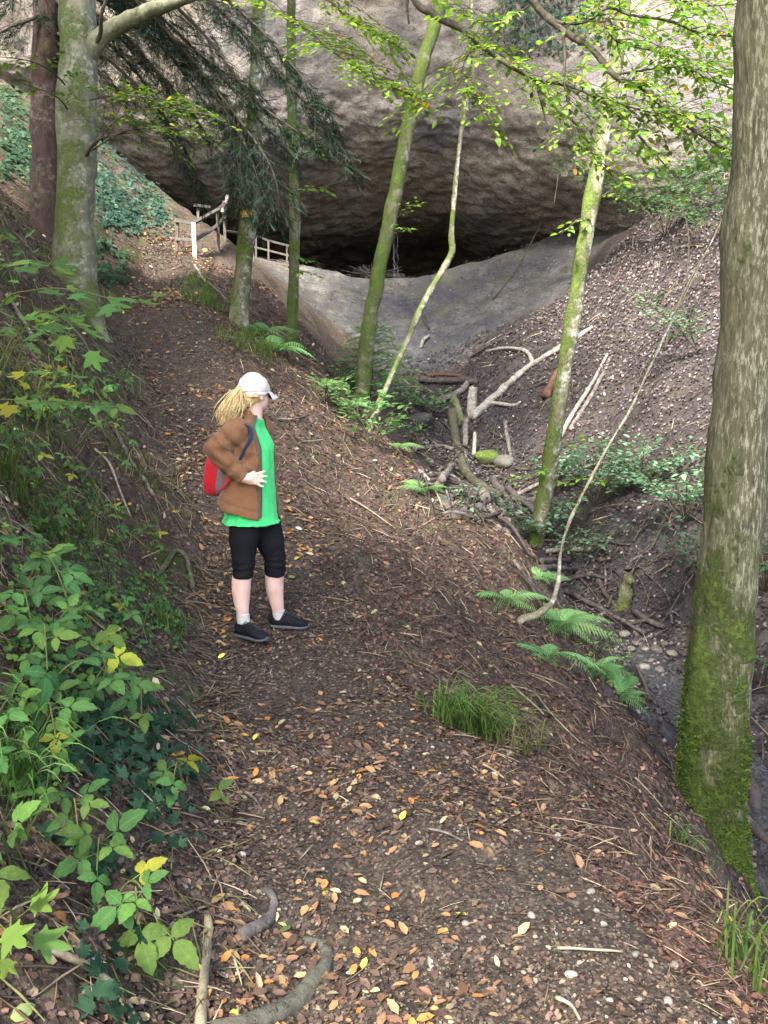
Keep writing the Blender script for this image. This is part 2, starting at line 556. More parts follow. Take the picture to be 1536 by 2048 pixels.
def build_ground():
    nx, ny = 500, 580
    s = np.linspace(-1, 1, nx)
    xs = np.sinh(s * 4.1) / np.sinh(4.1) * 26
    ys = np.concatenate([np.linspace(-4, 1.2, 36, endpoint=False), np.linspace(1.2, 8, 300, endpoint=False), 8 + 32 * (np.linspace(0, 1, ny - 336) ** 1.35)])
    X, Y = np.meshgrid(xs, ys)
    X = X + (_path_c(Y) - 0.2) * np.exp(-(X / 9.0) ** 2) * 0.5 + 0.6 * np.exp(-(X / 9.0) ** 2)
    Z = G(X, Y)
    path, creek, rock, left = masks(X, Y)
    creek = np.maximum(creek, 0.75 * sstep(-0.2, 1.0, X - creek_x(Y)) * (1 - rock))  # right bank also takes on the grey-purple creek tone
    C = np.stack([path, rock, creek, np.clip(left + 0.25 * (1 - path) * (1 - rock), 0, 1) * sstep(-6, -1, -np.abs(X + 1) + 4)], -1).reshape(-1, 4)
    V = np.stack([X, Y, Z], -1).reshape(-1, 3)
    i = np.arange(ny - 1)[:, None] * nx
    j = np.arange(nx - 1)[None]
    F = np.stack([i + j, i + j + 1, i + nx + j + 1, i + nx + j], -1).reshape(-1, 4)
    e1, e2 = V[F[:, 1]] - V[F[:, 0]], V[F[:, 3]] - V[F[:, 0]]
    fn = np.cross(e1, e2)
    VN = np.zeros_like(V)
    for c in range(4):
        np.add.at(VN, F[:, c], fn)
    VN /= np.linalg.norm(VN, axis=1)[:, None] + 1e-12
    fx, fy = V[F, 0].mean(1), V[F, 1].mean(1)
    fm = C[F].mean(1)
    cx = creek_x(fy)
    reg = np.full(len(F), 2)
    reg[fx > cx] = 4
    reg[fx < _path_c(fy)] = 1
    reg[(fm[:, 2] > 0.5) & (np.abs(fx - cx) < 1.0 + 0.03 * fy) & (fy < 21)] = 3
    reg[fm[:, 1] > 0.5] = 5
    reg[fm[:, 0] > 0.5] = 0
    objs = {}
    for r, nm in enumerate(['path', 'bank_left', 'hillside', 'creek_bed', 'bank_right', 'cave_ground']):
        f = F[reg == r]
        ids, inv = np.unique(f, return_inverse=True)
        me = mesh_np(nm, V[ids], inv.reshape(-1, 4), np.zeros((0, 3), int), C[ids])
        me.normals_split_custom_set_from_vertices(VN[ids].astype(np.float32))
        o = link(nm, me, M_SOIL)
        tag(o, kind='structure')
        objs[nm] = o
    return objs
GROUND = build_ground()

# ------------------------------------------------------------------ conglomerate cliff with the cave under its belly
def cliff_nose(x):
    y = np.interp(x, [-26, -14, -9, -5, -1, 2, 5, 7, 9, 12, 16, 26], [13, 16.5, 19.2, 22.2, 23.8, 24.0, 22.8, 21.2, 20.0, 18.6, 17.0, 14])
    z = np.interp(x, [-26, -14, -9, -5, -1, 2, 5, 7, 9, 12, 16, 26], [16, 10.5, 9.0, 9.0, 9.5, 9.6, 8.6, 7.9, 8.4, 9.8, 12.5, 17])
    c = np.interp(x, [-26, -12, -8, -5.5, -3.5, 3.5, 5.5, 7, 9, 26], [0.25, 0.25, 0.35, 0.7, 1, 1, 0.72, 0.42, 0.32, 0.3])
    return y, z, c
_prof = np.array([(9.0, 22.0), (5.5, 17.0), (3.0, 12.0), (1.5, 8.0), (0.6, 4.5), (0.1, 2.0), (0.0, 0.0), (0.55, -1.05), (1.65, -1.85), (3.1, -2.35), (5.0, -2.72), (8.0, -3.0), (10.5, -3.5), (11.8, -4.6), (12.2, -7.5)])
def mat_cliff():
    k = NT('conglomerate')
    v = k.coord('Object')
    st = k.coord('Object', (0.9, 0.9, 1.5))
    vert = k.coord('Object', (1.0, 1.0, 0.10))
    n1 = k.noise(st, 1.5, 8, 0.68, 0.3)
    n2 = k.noise(v, 9, 5, 0.7)
    n0 = k.noise(v, 0.22, 4, 0.55, 0.6)
    c = k.ramp(n1, [(0.25, (0.095, 0.077, 0.060)), (0.42, (0.19, 0.158, 0.124)), (0.56, (0.29, 0.247, 0.198)), (0.75, (0.41, 0.365, 0.305))])
    c = k.mix(k.ramp(n0, [(0.46, 0), (0.60, 0.85)]), c, k.ramp(n1, [(0.3, (0.085, 0.080, 0.080)), (0.6, (0.18, 0.168, 0.162)), (0.8, (0.28, 0.265, 0.25))]))
    streak = k.ramp(k.noise(vert, 1.0, 4, 0.55, 0.35), [(0.50, 0.0), (0.60, 0.7), (0.70, 0.85)])
    c = k.mix(k.math('MULTIPLY', streak, 0.45), c, (0.105, 0.098, 0.105))
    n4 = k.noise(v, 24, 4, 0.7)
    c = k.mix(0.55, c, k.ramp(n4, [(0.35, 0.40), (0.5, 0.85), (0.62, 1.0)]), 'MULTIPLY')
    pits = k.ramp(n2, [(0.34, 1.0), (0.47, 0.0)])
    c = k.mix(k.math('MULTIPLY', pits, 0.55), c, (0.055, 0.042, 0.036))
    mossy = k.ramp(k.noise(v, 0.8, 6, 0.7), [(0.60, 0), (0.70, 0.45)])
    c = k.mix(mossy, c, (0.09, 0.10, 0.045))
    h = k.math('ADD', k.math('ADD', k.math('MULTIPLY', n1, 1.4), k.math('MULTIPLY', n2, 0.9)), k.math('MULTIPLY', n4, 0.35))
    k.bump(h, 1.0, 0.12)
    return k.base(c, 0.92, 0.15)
M_CLIFF = mat_cliff()
def cliff_surface(nx=340, nt=300):
    xs = np.concatenate([np.linspace(-26, -10, 50, endpoint=False), np.linspace(-10, 11, nx - 90, endpoint=False), np.linspace(11, 26, 40)])
    pr = catmull(_prof, nt)
    yb, zb, c = cliff_nose(xs)
    ker = np.ones(9) / 9
    def sm(a):
        return np.convolve(np.pad(a, 4, 'edge'), ker, 'valid')
    yb, zb, c = sm(yb), sm(zb), sm(c)
    below = pr[:, 1] < 0
    dy = np.where(below[None], pr[None, :, 0] * c[:, None], pr[None, :, 0])
    dz = np.where(below[None], pr[None, :, 1] * (0.55 + 0.45 * c[:, None]), pr[None, :, 1])
    dz = np.where((pr[None, :, 1] < -3.4), dz - 3.0 * (1 - c[:, None]), dz)
    X = np.repeat(xs[:, None], nt, 1)
    Y = yb[:, None] + dy
    Z = zb[:, None] + dz
    V = np.stack([X, Y, Z], -1)
    t1 = np.gradient(V, axis=0)
    t2 = np.gradient(V, axis=1)
    N = np.cross(t2, t1)
    N /= np.linalg.norm(N, axis=-1)[..., None] + 1e-9
    N *= -np.sign((N * np.array([0, 1, -0.2])).sum(-1).mean())
    q = V * np.array([0.45, 0.45, 0.9])
    d = 0.34 * fbm(q * 0.40, 2, 41) + 0.05 * fbm(q * np.array([1, 1, 1.6]) * 1.7, 2, 45) + 0.05 * fbm(V * np.array([1.8, 1.8, 3.0]), 3, 49) + 0.05 * fbm(V * 7, 2, 52)
    V = V + N * d[..., None]
    return V
def build_cliff():
    V = cliff_surface()
    nx, nt = V.shape[:2]
    i = np.arange(nx - 1)[:, None] * nt
    j = np.arange(nt - 1)[None]
    F = np.stack([i + j, i + j + 1, i + nt + j + 1, i + nt + j], -1).reshape(-1, 4)
    me = mesh_np('cliff', V.reshape(-1, 3), F, np.zeros((0, 3), int))
    o = link('cliff', me, M_CLIFF)
    tag(o, kind='structure')
    return V
CLIFF = build_cliff()
# ------------------------------------------------------------------ materials for plants, wood, stone
def mat_leaf(name='leaf', trans=0.38, rough=0.5, spec=0.3):
    k = NT(name)
    a = k.attr()
    v = k.coord('Object')
    n = k.noise(v, 45, 3, 0.6)
    info = k.n('ShaderNodeObjectInfo')
    c = k.mix(0.5, a.outputs['Color'], k.ramp(n, [(0.3, 0.40), (0.7, 1.0)]), 'MULTIPLY')
    c = k.mix(k.ramp(a.outputs['Alpha'], [(0.0, 0.16), (0.12, 0.0)]), c, (0.42, 0.46, 0.22))
    hs = k.n('ShaderNodeHueSaturation')
    k.l(k.math('ADD', k.math('MULTIPLY', info.outputs['Random'], 0.03), 0.485), hs.inputs['Hue'])
    k.l(k.math('ADD', k.math('MULTIPLY', info.outputs['Random'], 0.5), 0.75), hs.inputs['Value'])
    k.l(c, hs.inputs['Color'])
    c = hs.outputs[0]
    k.base(c, rough, spec)
    tr = k.n('ShaderNodeBsdfTranslucent')
    k.l(k.mix(0.5, c, (0.9, 1.0, 0.35), 'MULTIPLY'), tr.inputs[0])
    mx = k.n('ShaderNodeMixShader')
    mx.inputs[0].default_value = trans
    k.l(k.bsdf.outputs[0], mx.inputs[1])
    k.l(tr.outputs[0], mx.inputs[2])
    k.l(mx.outputs[0], k.out.inputs[0])
    return k.m
M_LEAF = mat_leaf('leaf', 0.50, 0.75, 0.18)
M_DRY = mat_leaf('dry_leaf', 0.12, 0.7, 0.2)
M_NEEDLE = mat_leaf('needle', 0.30, 0.6, 0.25)

def mat_bark(name, dark, light, scale=(8, 8, 2.0), lich_lit=(0.42, 0.43, 0.36), bump=0.8, bd=0.02, ls=(11, 11, 11)):
    """bark; vertex colours hold R = moss, G = lichen"""
    k = NT(name)
    v = k.coord('Object', scale)
    o = k.coord('Object')
    a = k.attr()
    sep = k.n('ShaderNodeSeparateColor')
    k.l(a.outputs['Color'], sep.inputs[0])
    n1 = k.noise(v, 1.0, 8, 0.7, 0.5)
    n2 = k.noise(o, 26, 5, 0.7)
    n3 = k.noise(o, 5, 4, 0.6)
    c = k.ramp(n1, [(0.3, dark), (0.68, light)])
    lm = k.math('MULTIPLY', sep.outputs[1], k.ramp(k.noise(k.coord('Object', ls), 1.0, 5, 0.75), [(0.50, 0), (0.60, 1)]))
    c = k.mix(lm, c, lich_lit)
    c = k.mix(k.math('MULTIPLY', k.ramp(sep.outputs[0], [(0.12, 0), (0.55, 1)]), 0.55), c, (0.085, 0.10, 0.030))
    mm = k.ramp(k.math('ADD', sep.outputs[0], k.math('ADD', k.math('MULTIPLY', k.math('SUBTRACT', n2, 0.5), 1.5), k.math('MULTIPLY', k.math('SUBTRACT', n3, 0.5), 1.0))), [(0.40, 0), (0.72, 1)])
    mcol = k.ramp(k.math('ADD', k.math('MULTIPLY', n2, 0.6), k.math('MULTIPLY', n3, 0.4)), [(0.3, (0.025, 0.040, 0.010)), (0.55, (0.080, 0.112, 0.022)), (0.75, (0.155, 0.19, 0.048))])
    c = k.mix(mm, c, mcol)
    h = k.math('ADD', n1, k.math('MULTIPLY', k.math('MULTIPLY', mm, n2), 1.2))
    k.bump(h, bump, bd)
    return k.base(c, 0.9, 0.15)
M_BEECH = mat_bark('beech_bark', (0.085, 0.080, 0.055), (0.20, 0.185, 0.125))
M_ASH = mat_bark('furrowed_bark', (0.038, 0.036, 0.018), (0.135, 0.128, 0.072), (30, 30, 5.5), (0.27, 0.255, 0.175), 1.0, 0.03, (60, 60, 14))
M_SPRUCE = mat_bark('spruce_bark', (0.026, 0.018, 0.015), (0.088, 0.058, 0.047), (14, 14, 5), (0.25, 0.22, 0.19), 1.0, 0.03)
M_MOSSY = mat_bark('mossy_bark', (0.075, 0.062, 0.040), (0.23, 0.20, 0.135), (12, 12, 5), (0.55, 0.56, 0.50))
M_TWIG = mat_bark('twig_bark', (0.028, 0.022, 0.016), (0.085, 0.068, 0.048), (30, 30, 30), (0.3, 0.3, 0.25), 0.4)
M_TWIGPALE = mat_bark('pale_twig_bark', (0.13, 0.10, 0.065), (0.30, 0.25, 0.17), (30, 30, 30), (0.4, 0.4, 0.3), 0.4)
M_DEAD = mat_bark('dead_wood', (0.048, 0.038, 0.032), (0.155, 0.128, 0.105), (22, 22, 6), (0.42, 0.40, 0.35))
M_DEADPALE = mat_bark('pale_dead_wood', (0.085, 0.074, 0.060), (0.25, 0.225, 0.185), (14, 14, 7), (0.6, 0.58, 0.5))
M_ROT = mat_bark('rotten_wood', (0.020, 0.016, 0.014), (0.075, 0.058, 0.052), (18, 18, 5), (0.2, 0.19, 0.17))
M_REDWOOD = mat_bark('rust_brown_wood', (0.045, 0.021, 0.015), (0.125, 0.060, 0.040), (18, 18, 5), (0.3, 0.2, 0.16))

def mat_stone(name, a, b, rough=0.8):
    k = NT(name)
    v = k.coord('Object')
    info = k.n('ShaderNodeObjectInfo')
    c = k.ramp(k.noise(v, 30, 5, 0.6), [(0.3, a), (0.7, b)])
    hs = k.n('ShaderNodeHueSaturation')
    k.l(k.math('ADD', k.math('MULTIPLY', info.outputs['Random'], 0.8), 0.55), hs.inputs['Value'])
    k.l(c, hs.inputs['Color'])
    k.bump(k.noise(v, 60, 4, 0.6), 0.3, 0.004)
    return k.base(hs.outputs[0], rough, 0.3)
M_PEBBLE = mat_stone('pebble', (0.13, 0.115, 0.09), (0.30, 0.27, 0.22))
M_GRAVEL = mat_stone('gravel', (0.13, 0.11, 0.085), (0.30, 0.265, 0.21))
M_STONE = mat_stone('creek_stone', (0.05, 0.045, 0.037), (0.14, 0.125, 0.10))
M_MOSSBLADE = mat_leaf('moss_tuft', 0.25, 0.8, 0.1)

# ------------------------------------------------------------------ templates (x = along the leaf, z = up)
def t_ovate(L=1.0, W=0.55, k=6, fold=0.16, curl=0.12, serr=0.0, tip=0.35, seed=0):
    r = np.random.default_rng(seed)
    t = np.linspace(0, 1, k)
    w = np.sin(math.pi * np.clip(t, 0, 1) ** (0.85 - tip * 0.5)) ** 0.8
    w[0], w[-1] = 0.03, 0.0
    w = w * W / 2 * (1 + serr * np.where(np.arange(k) % 2, 1, -1)) * (1 + 0.05 * r.normal(size=k))
    z = -curl * (t - 0.3) ** 2 * 2
    mid = np.stack([t * L, 0 * t, z], -1)
    lf = np.stack([t * L - 0.04 * serr, w, z + fold * w], -1)
    rt = np.stack([t * L - 0.04 * serr, -w, z + fold * w], -1)
    hw = np.where(np.arange(k) % 2, 0.62, 0.5)[:, None]
    wave = 0.035 * np.sin(np.arange(k) * 2.1 + seed)[:, None] * np.array([0, 0, 1.0])
    V = np.vstack([mid, mid * (1 - hw) + lf * hw + wave * W, mid * (1 - hw) + rt * hw + wave * W, lf - wave * W, rt + wave * W])
    F = []
    for i in range(k - 1):
        for a, b, fl in ((0, 1, 0), (1, 3, 0), (0, 2, 1), (2, 4, 1)):
            q = [a * k + i, a * k + i + 1, b * k + i + 1, b * k + i]
            F.append(q[::-1] if fl else q)
    return V, np.array(F)

def t_fan(out, cup=0.1, c=(0.35, 0)):
    """a lobed leaf: fan from its centre"""
    o = np.array(out, float)
    n = len(o)
    r = np.hypot(o[:, 0] - c[0], o[:, 1] - c[1])
    V = np.vstack([[c[0], c[1], 0]] + [[x, y, cup * rr * rr + 0.03 * math.sin(7 * x + 3 * y)] for (x, y), rr in zip(o, r)])
    F = [[0, 1 + i, 1 + (i + 1) % n] for i in range(n)]
    return V, np.array(F)
def lobed(angs, lens, notch, c=(0.35, 0), wid=0.22):
    pts = []
    for i, (a, l) in enumerate(zip(angs, lens)):
        a = RAD(a)
        for da, f in ((-wid, 0.66), (-wid * 0.35, 0.88), (0, 1.0), (wid * 0.35, 0.88), (wid, 0.66)):
            pts.append((c[0] + math.cos(a + da) * l * f, c[1] + math.sin(a + da) * l * f))
        if i < len(angs) - 1:
            am = RAD((angs[i] + angs[i + 1]) / 2)
            pts.append((c[0] + math.cos(am) * notch, c[1] + math.sin(am) * notch))
    return pts
_ALPHA = {}
T_BEECH = t_ovate(1, 0.6, 6, 0.15, 0.18, 0.05, seed=1)
T_BEECHC = [t_ovate(1, 0.56 + 0.05 * i, 8, 0.10 + 0.16 * i, 0.22 - 0.45 * (i % 2), 0.05, 0.25, seed=10 + i) for i in range(4)]
T_LEAFLO = (np.array([[0, 0, 0], [0.3, 0.24, 0.05], [0.72, 0.2, 0.02], [1, 0, -0.04], [0.72, -0.2, 0.04], [0.3, -0.25, 0.06], [0.5, 0, -0.03]]), np.array([[0, 6, 1, 1], [1, 6, 2, 2], [2, 6, 3, 3], [3, 6, 4, 4], [4, 6, 5, 5], [5, 6, 0, 0]]))
T_IVY = t_fan(lobed([-120, -58, 0, 58, 120], [0.34, 0.48, 0.62, 0.48, 0.34], 0.27, (0.36, 0), 0.30) + [(0.12, 0.06), (0.12, -0.06)], 0.12, (0.36, 0))
T_MAPLE = t_fan(lobed([-112, -52, 0, 52, 112], [0.36, 0.58, 0.68, 0.58, 0.36], 0.26, (0.36, 0), 0.26) + [(0.10, 0.0)], 0.10, (0.36, 0))

def comb(parts):
    Vs, Fs, n = [], [], 0
    for V, F in parts:
        F = np.asarray(F)
        if F.shape[1] == 3:
            F = np.hstack([F, F[:, 2:3]])
        Vs.append(V); Fs.append(F + n); n += len(V)
    return np.vstack(Vs), np.vstack(Fs)
def xf(T, ang=0, sc=1.0, off=(0, 0, 0), pitch=0.0, roll=0.0):
    R = np.array(Matrix.Rotation(ang, 3, 'Z') @ Matrix.Rotation(pitch, 3, 'Y') @ Matrix.Rotation(roll, 3, 'X'))
    return (T[0] * sc) @ R.T + np.array(off), T[1]
def strip(p0, p1, w):
    p0, p1 = np.array(p0, float), np.array(p1, float)
    V = np.array([p0 + [0, w, 0], p0 - [0, w, 0], p1 - [0, w, 0], p1 + [0, w, 0]])
    return V, np.array([[0, 1, 2, 3]])
_lf = t_ovate(1, 0.58, 10, 0.16, 0.16, 0.06, 0.2, 3)
T_BRAMBLE = comb([strip((0, 0, 0), (0.42, 0, 0), 0.010), xf(_lf, 0, 0.60, (0.44, 0, 0), 0.1), xf(_lf, RAD(88), 0.47, (0.34, 0.01, 0), 0.15, 0.1), xf(_lf, RAD(-88), 0.47, (0.34, -0.01, 0), 0.15, -0.1)])
T_BRAMBLE2 = comb([strip((0, 0, 0), (0.40, 0, 0), 0.010), xf(_lf, 0.1, 0.64, (0.42, 0, 0), 0.25), xf(_lf, RAD(80), 0.50, (0.32, 0.01, 0), 0.3, 0.2), xf(_lf, RAD(-84), 0.45, (0.32, -0.01, 0), 0.2, -0.2)])
T_MAPLEP = comb([strip((-0.4, 0, 0), (0.2, 0, 0), 0.008), xf(T_MAPLE, 0, 1.0, (0.05, 0, 0), 0.15)])
T_IVYP = comb([xf(T_IVY, 0, 1.0, (0, 0, 0), 0.1)])
def _al(k):
    return np.concatenate([np.zeros(k), np.full(2 * k, 0.55), np.ones(2 * k)])
_ALPHA[30] = _al(6)
_ALPHA[40] = _al(8)
_ALPHA[4 + 3 * 5 * 10] = np.concatenate([np.ones(4)] + [_al(10)] * 3)
def t_needles():
    parts = [strip((0, 0, 0), (1, 0, 0), 0.018)]
    for i in range(7):
        t = 0.05 + 0.9 * i / 6
        for s in (-1, 1):
            L = 0.26 * (1 - 0.45 * t)
            a = RAD(52) * s
            p0 = np.array([t, 0, 0]); p1 = p0 + np.array([math.cos(a) * L, math.sin(a) * L, 0.03 * (i % 3 - 1)])
            d = np.array([0.022, 0, 0.012])
            parts.append((np.array([p0 - d, p0 + d, p1 + d * 0.5, p1 - d * 0.5]), np.array([[0, 1, 2, 3]])))
    return comb(parts)
T_NEEDLE = t_needles()
def t_frond(n=20, seed=0, arch=0.5):
    """a fern frond along x, arching down"""
    r = np.random.default_rng(seed)
    parts = []
    xs = np.linspace(0, 1, 30)
    def c(t):
        return np.array([t * (1 - 0.12 * t), 0, 0.45 * t - (0.45 + arch) * t * t * 0.9])
    mid = np.array([c(t) for t in xs])
    for i in range(len(xs) - 1):
        w = 0.008 * (1 - xs[i]) + 0.002
        parts.append((np.array([mid[i] + [0, w, 0], mid[i] - [0, w, 0], mid[i + 1] - [0, w, 0], mid[i + 1] + [0, w, 0]]), np.array([[0, 1, 2, 3]])))
    pin = t_ovate(1, 0.15, 6, 0.1, 0.15, 0.25, 0.9, 2)
    for i in range(n):
        t = 0.10 + 0.88 * i / (n - 1)
        L = 0.27 * math.sin(math.pi * (0.16 + 0.84 * t) ** 0.85) ** 0.8 + 0.012
        sl = c(t + 0.01) - c(t)
        pt = -math.atan2(sl[2], sl[0])
        for s in (-1, 1):
            parts.append(xf(pin, s * RAD(72 - 18 * t) + 0.05 * r.normal(), L, c(t), pt * 0.7 + 0.12))
    return comb(parts)
T_FROND = [t_frond(20, 1, 0.45), t_frond(18, 2, 0.65)]
def col_mesh(name, T, col, var=0.0, seed=0):
    m = MB()
    r = np.random.default_rng(seed)
    c = np.clip(np.array(col)[None] * (1 + var * r.normal(size=(len(T[0]), 1))), 0, 1)
    m.add(T[0], T[1], np.hstack([c, leaf_alpha(T)[:, None]]))
    return m.mesh(name)
def leaf_alpha(T):
    """0 on the midrib of every leaflet, 1 at its edge"""
    n = len(T[0])
    a = np.ones(n)
    if n in _ALPHA: a = _ALPHA[n].copy()
    return a
def put(name, me, mat, parent, pos, M3, sc):
    """one leaf-like piece, sharing its mesh with its look-alikes"""
    o = link(name, me, mat)
    R = Matrix([[M3[i][j] * sc for j in range(3)] for i in range(3)]).to_4x4()
    if parent is not None:
        o.parent = parent
        pos = np.asarray(pos) - np.array(parent.matrix_world.translation)
    R.translation = Vector(pos)
    o.matrix_basis = R
    return o
def frame(direction, upv=(0, 0, 1), roll=0.0):
    """columns: x = direction, z close to upv"""
    d = np.asarray(direction, float); d = d / (np.linalg.norm(d) + 1e-9)
    u = np.asarray(upv, float)
    y = np.cross(u, d); y /= np.linalg.norm(y) + 1e-9
    z = np.cross(d, y)
    c, s = math.cos(roll), math.sin(roll)
    return np.stack([d, y * c + z * s, z * c - y * s], -1)
# ------------------------------------------------------------------ trees
def trunk_mesh(pts, rad, sides, step, rough, seed, moss, lich_lit, flare=None, freq=7.0, stretch=None, lean_side=None):
    """displaced trunk with moss (R) and lichen or painted lit side (G) vertex weights"""
    pts = np.asarray(pts, float)
    L = np.linalg.norm(np.diff(pts, axis=0), axis=1).sum()
    n = max(12, int(L / step))
    c = catmull(pts, n)
    r = np.interp(np.linspace(0, 1, n), np.linspace(0, 1, len(rad)), rad)
    m = MB()
    m.tube(c, r, sides, cap=False, up=(1, 0.01, 0) if abs(c[-1][2] - c[0][2]) > 0.5 else None)
    V = m.v[0]
    ax = np.repeat(c, sides, axis=0)
    out = V - ax
    rr = np.linalg.norm(out, axis=1)[:, None]
    out = out / (rr + 1e-9)
    ang = np.arctan2(out[:, 1], out[:, 0])
    h = np.repeat(np.concatenate([[0], np.cumsum(np.linalg.norm(np.diff(c, axis=0), axis=1))]), sides)
    if flare:
        amt, hh, k, ph = flare
        f = np.exp(-h / hh)
        V = V + out * (rr * f[:, None] * (amt * (0.55 + 0.45 * np.cos(k * ang + ph)))[:, None])
    q = V.copy()
    if stretch is not None:
        q = q * np.array(stretch)
    V = V + out * (rough * fbm(q * freq, 3, seed) + 0.5 * rough * fbm(q * freq * 3.1, 2, seed + 5))[:, None]
    V = V + out * (0.12 * rr * fbm(V * 2.6, 2, seed + 8)[:, None])
    mo = np.clip(moss(h, ang, V) + 0.28 * fbm(V * 4, 3, seed + 11), 0, 1)
    li = np.clip(lich_lit(h, ang, V) + 0.35 * fbm(V * 3, 2, seed + 15), 0, 1)
    m.v[0] = V
    m.c[0] = np.stack([mo, li, 0 * mo, 0 * mo + 1], -1)
    return m, c, r
def px(path):
    return np.array([P(*p) for p in path])
def branch(m, pts, r0, r1, sides=6, n=None, rough=0.0, col=(0.1, 0.1, 0, 1), seed=0):
    pts = np.asarray(pts, float)
    n = n or max(4, 3 * len(pts))
    c = catmull(pts, n)
    m.tube(c, np.linspace(r0, r1, n), sides, col, rough=rough, seed=seed, freq=9)
    return c
def crown(parent, centre, radii, n, seed, col, size=0.16):  # crowns stay out of view, placed where they shade path, gully and cliff
    """leaf cloud high above the picture, clumped, with gaps"""
    r = np.random.default_rng(seed)
    k = 40
    cl = r.normal(size=(k, 3)); cl /= np.linalg.norm(cl, axis=1)[:, None]
    cl = cl * (r.random((k, 1)) ** 0.4) * np.array(radii) + np.array(centre)
    i = r.integers(0, k, n)
    p = cl[i] + r.normal(size=(n, 3)) * np.array(radii) * 0.16
    M = rot_frames(np.stack([r.normal(size=n) * 0.5, r.normal(size=n) * 0.5, np.ones(n)], -1), r.random(n) * 6.28) * (size * (0.7 + 0.6 * r.random(n)))[:, None, None]
    cols = np.array(col)[None] * (0.75 + 0.5 * r.random((n, 1)))
    T_ = (np.array([[-0.5, 0, 0.03], [-0.1, -0.3, 0], [0.5, 0, 0.05], [-0.1, 0.3, 0]]), np.array([[0, 1, 2, 3]]))
    m = MB().inst(T_[0], T_[1], p, M, cols)
    o = m.build('crown', M_LEAF, parent)
    tag(o, kind='stuff')

def sprays(m_twig, boughs, seed, twig_len=0.6, spacing=0.16, leaf=0.065, droop=0.12, leaf_step=0.045, first=0.12, jit=1.0, spread=55):
    """side twigs with two-ranked leaves along each bough; returns leaf positions and frames"""
    r = np.random.default_rng(seed)
    pos, fr, siz = [], [], []
    for b, c in enumerate(boughs):
        L = np.linalg.norm(np.diff(c, axis=0), axis=1).sum()
        k = max(3, int(L / spacing))
        side = 1
        for i in range(k):
            t = first + (1 - first) * (i + 0.5 * r.random()) / k
            f = t * (len(c) - 1)
            a = min(int(f), len(c) - 2)
            p = c[a] + (c[a + 1] - c[a]) * (f - a)
            d = c[a + 1] - c[a]; d = d / np.linalg.norm(d)
            side = -side
            h = np.cross(d, [0, 0, 1.0]); h /= np.linalg.norm(h) + 1e-9
            an = RAD(spread + 12 * r.normal())
            td = d * math.cos(an) + h * math.sin(an) * side + np.array([0, 0, 0.16 * r.normal() * jit])
            td /= np.linalg.norm(td)
            tl = twig_len * (0.35 + 0.75 * (1 - t)) * (0.6 + 0.7 * r.random())
            e = p + td * tl + np.array([0, 0, -droop * tl])
            mid = p + td * tl * 0.5 + np.array([0, 0, 0.05 * tl])
            tc = catmull([p, mid, e], 6)
            m_twig.tube(tc, np.linspace(0.0035, 0.0012, 6), 4, (0.1, 0.1, 0, 1), cap=False)
            nl = max(2, int(tl / leaf_step))
            for j in range(nl):
                s = (j + 0.6) / nl
                q = p + (e - p) * s + np.array([0, 0, 0.05 * tl * (1 - (2 * s - 1) ** 2)])
                sd = 1 if j % 2 else -1
                h2 = np.cross(td, [0, 0, 1.0]); h2 /= np.linalg.norm(h2) + 1e-9
                an2 = RAD(48 + 14 * r.normal()) if j < nl - 1 else 0
                ld = td * math.cos(an2) + h2 * math.sin(an2) * sd + np.array([0, 0, -0.12 + 0.22 * r.normal() * jit])
                up = np.array([0.30 * r.normal() * jit, 0.30 * r.normal() * jit, 1.0])
                pos.append(q); fr.append(frame(ld, up)); siz.append(leaf * (0.7 + 0.55 * r.random()))
    return np.array(pos), np.array(fr), np.array(siz)
def leaf_colors(n, seed, cols, w, var=0.2):
    r = np.random.default_rng(seed)
    i = r.choice(len(cols), n, p=np.array(w) / sum(w))
    return np.clip(np.array(cols)[i] * (1 + var * r.normal(size=(n, 1))), 0.005, 1), i
def hang_leaves(parent, pos, fr, siz, T, cols, w, seed, n_parts, mat=None, stuff='foliage'):
    """the largest-looking leaves as pieces of their own, the rest as one mass"""
    mat = mat or M_LEAF
    n = len(pos)
    C, idx = leaf_colors(n, seed, cols, w)
    score = siz / np.maximum(pos[:, 1], 0.5)
    dirv = (pos - np.array([0, 0, EYE]))
    vy = dirv[:, 1] * math.cos(PITCH) - dirv[:, 2] * math.sin(PITCH)
    vz = dirv[:, 1] * math.sin(PITCH) + dirv[:, 2] * math.cos(PITCH)
    inview = (np.abs(dirv[:, 0] / vy) < 0.45) & (np.abs(vz / vy) < 0.6)
    score = np.where(inview, score, 0)
    order = np.argsort(-score)
    parts = [k for k in order[:n_parts] if score[k] > 0]
    meshes = [col_mesh('leaf', T, c, 0.06, i) for i, c in enumerate(cols)]
    for k in parts:
        put('leaf', meshes[idx[k]], mat, parent, pos[k], fr[k], siz[k])
    rest = np.setdiff1d(np.arange(n), parts)
    if len(rest):
        lo = T_LEAFLO if T is T_BEECH else T
        o = MB().inst(lo[0], lo[1], pos[rest], fr[rest] * siz[rest][:, None, None], C[rest]).build(stuff, mat, parent)
        tag(o, kind='stuff')

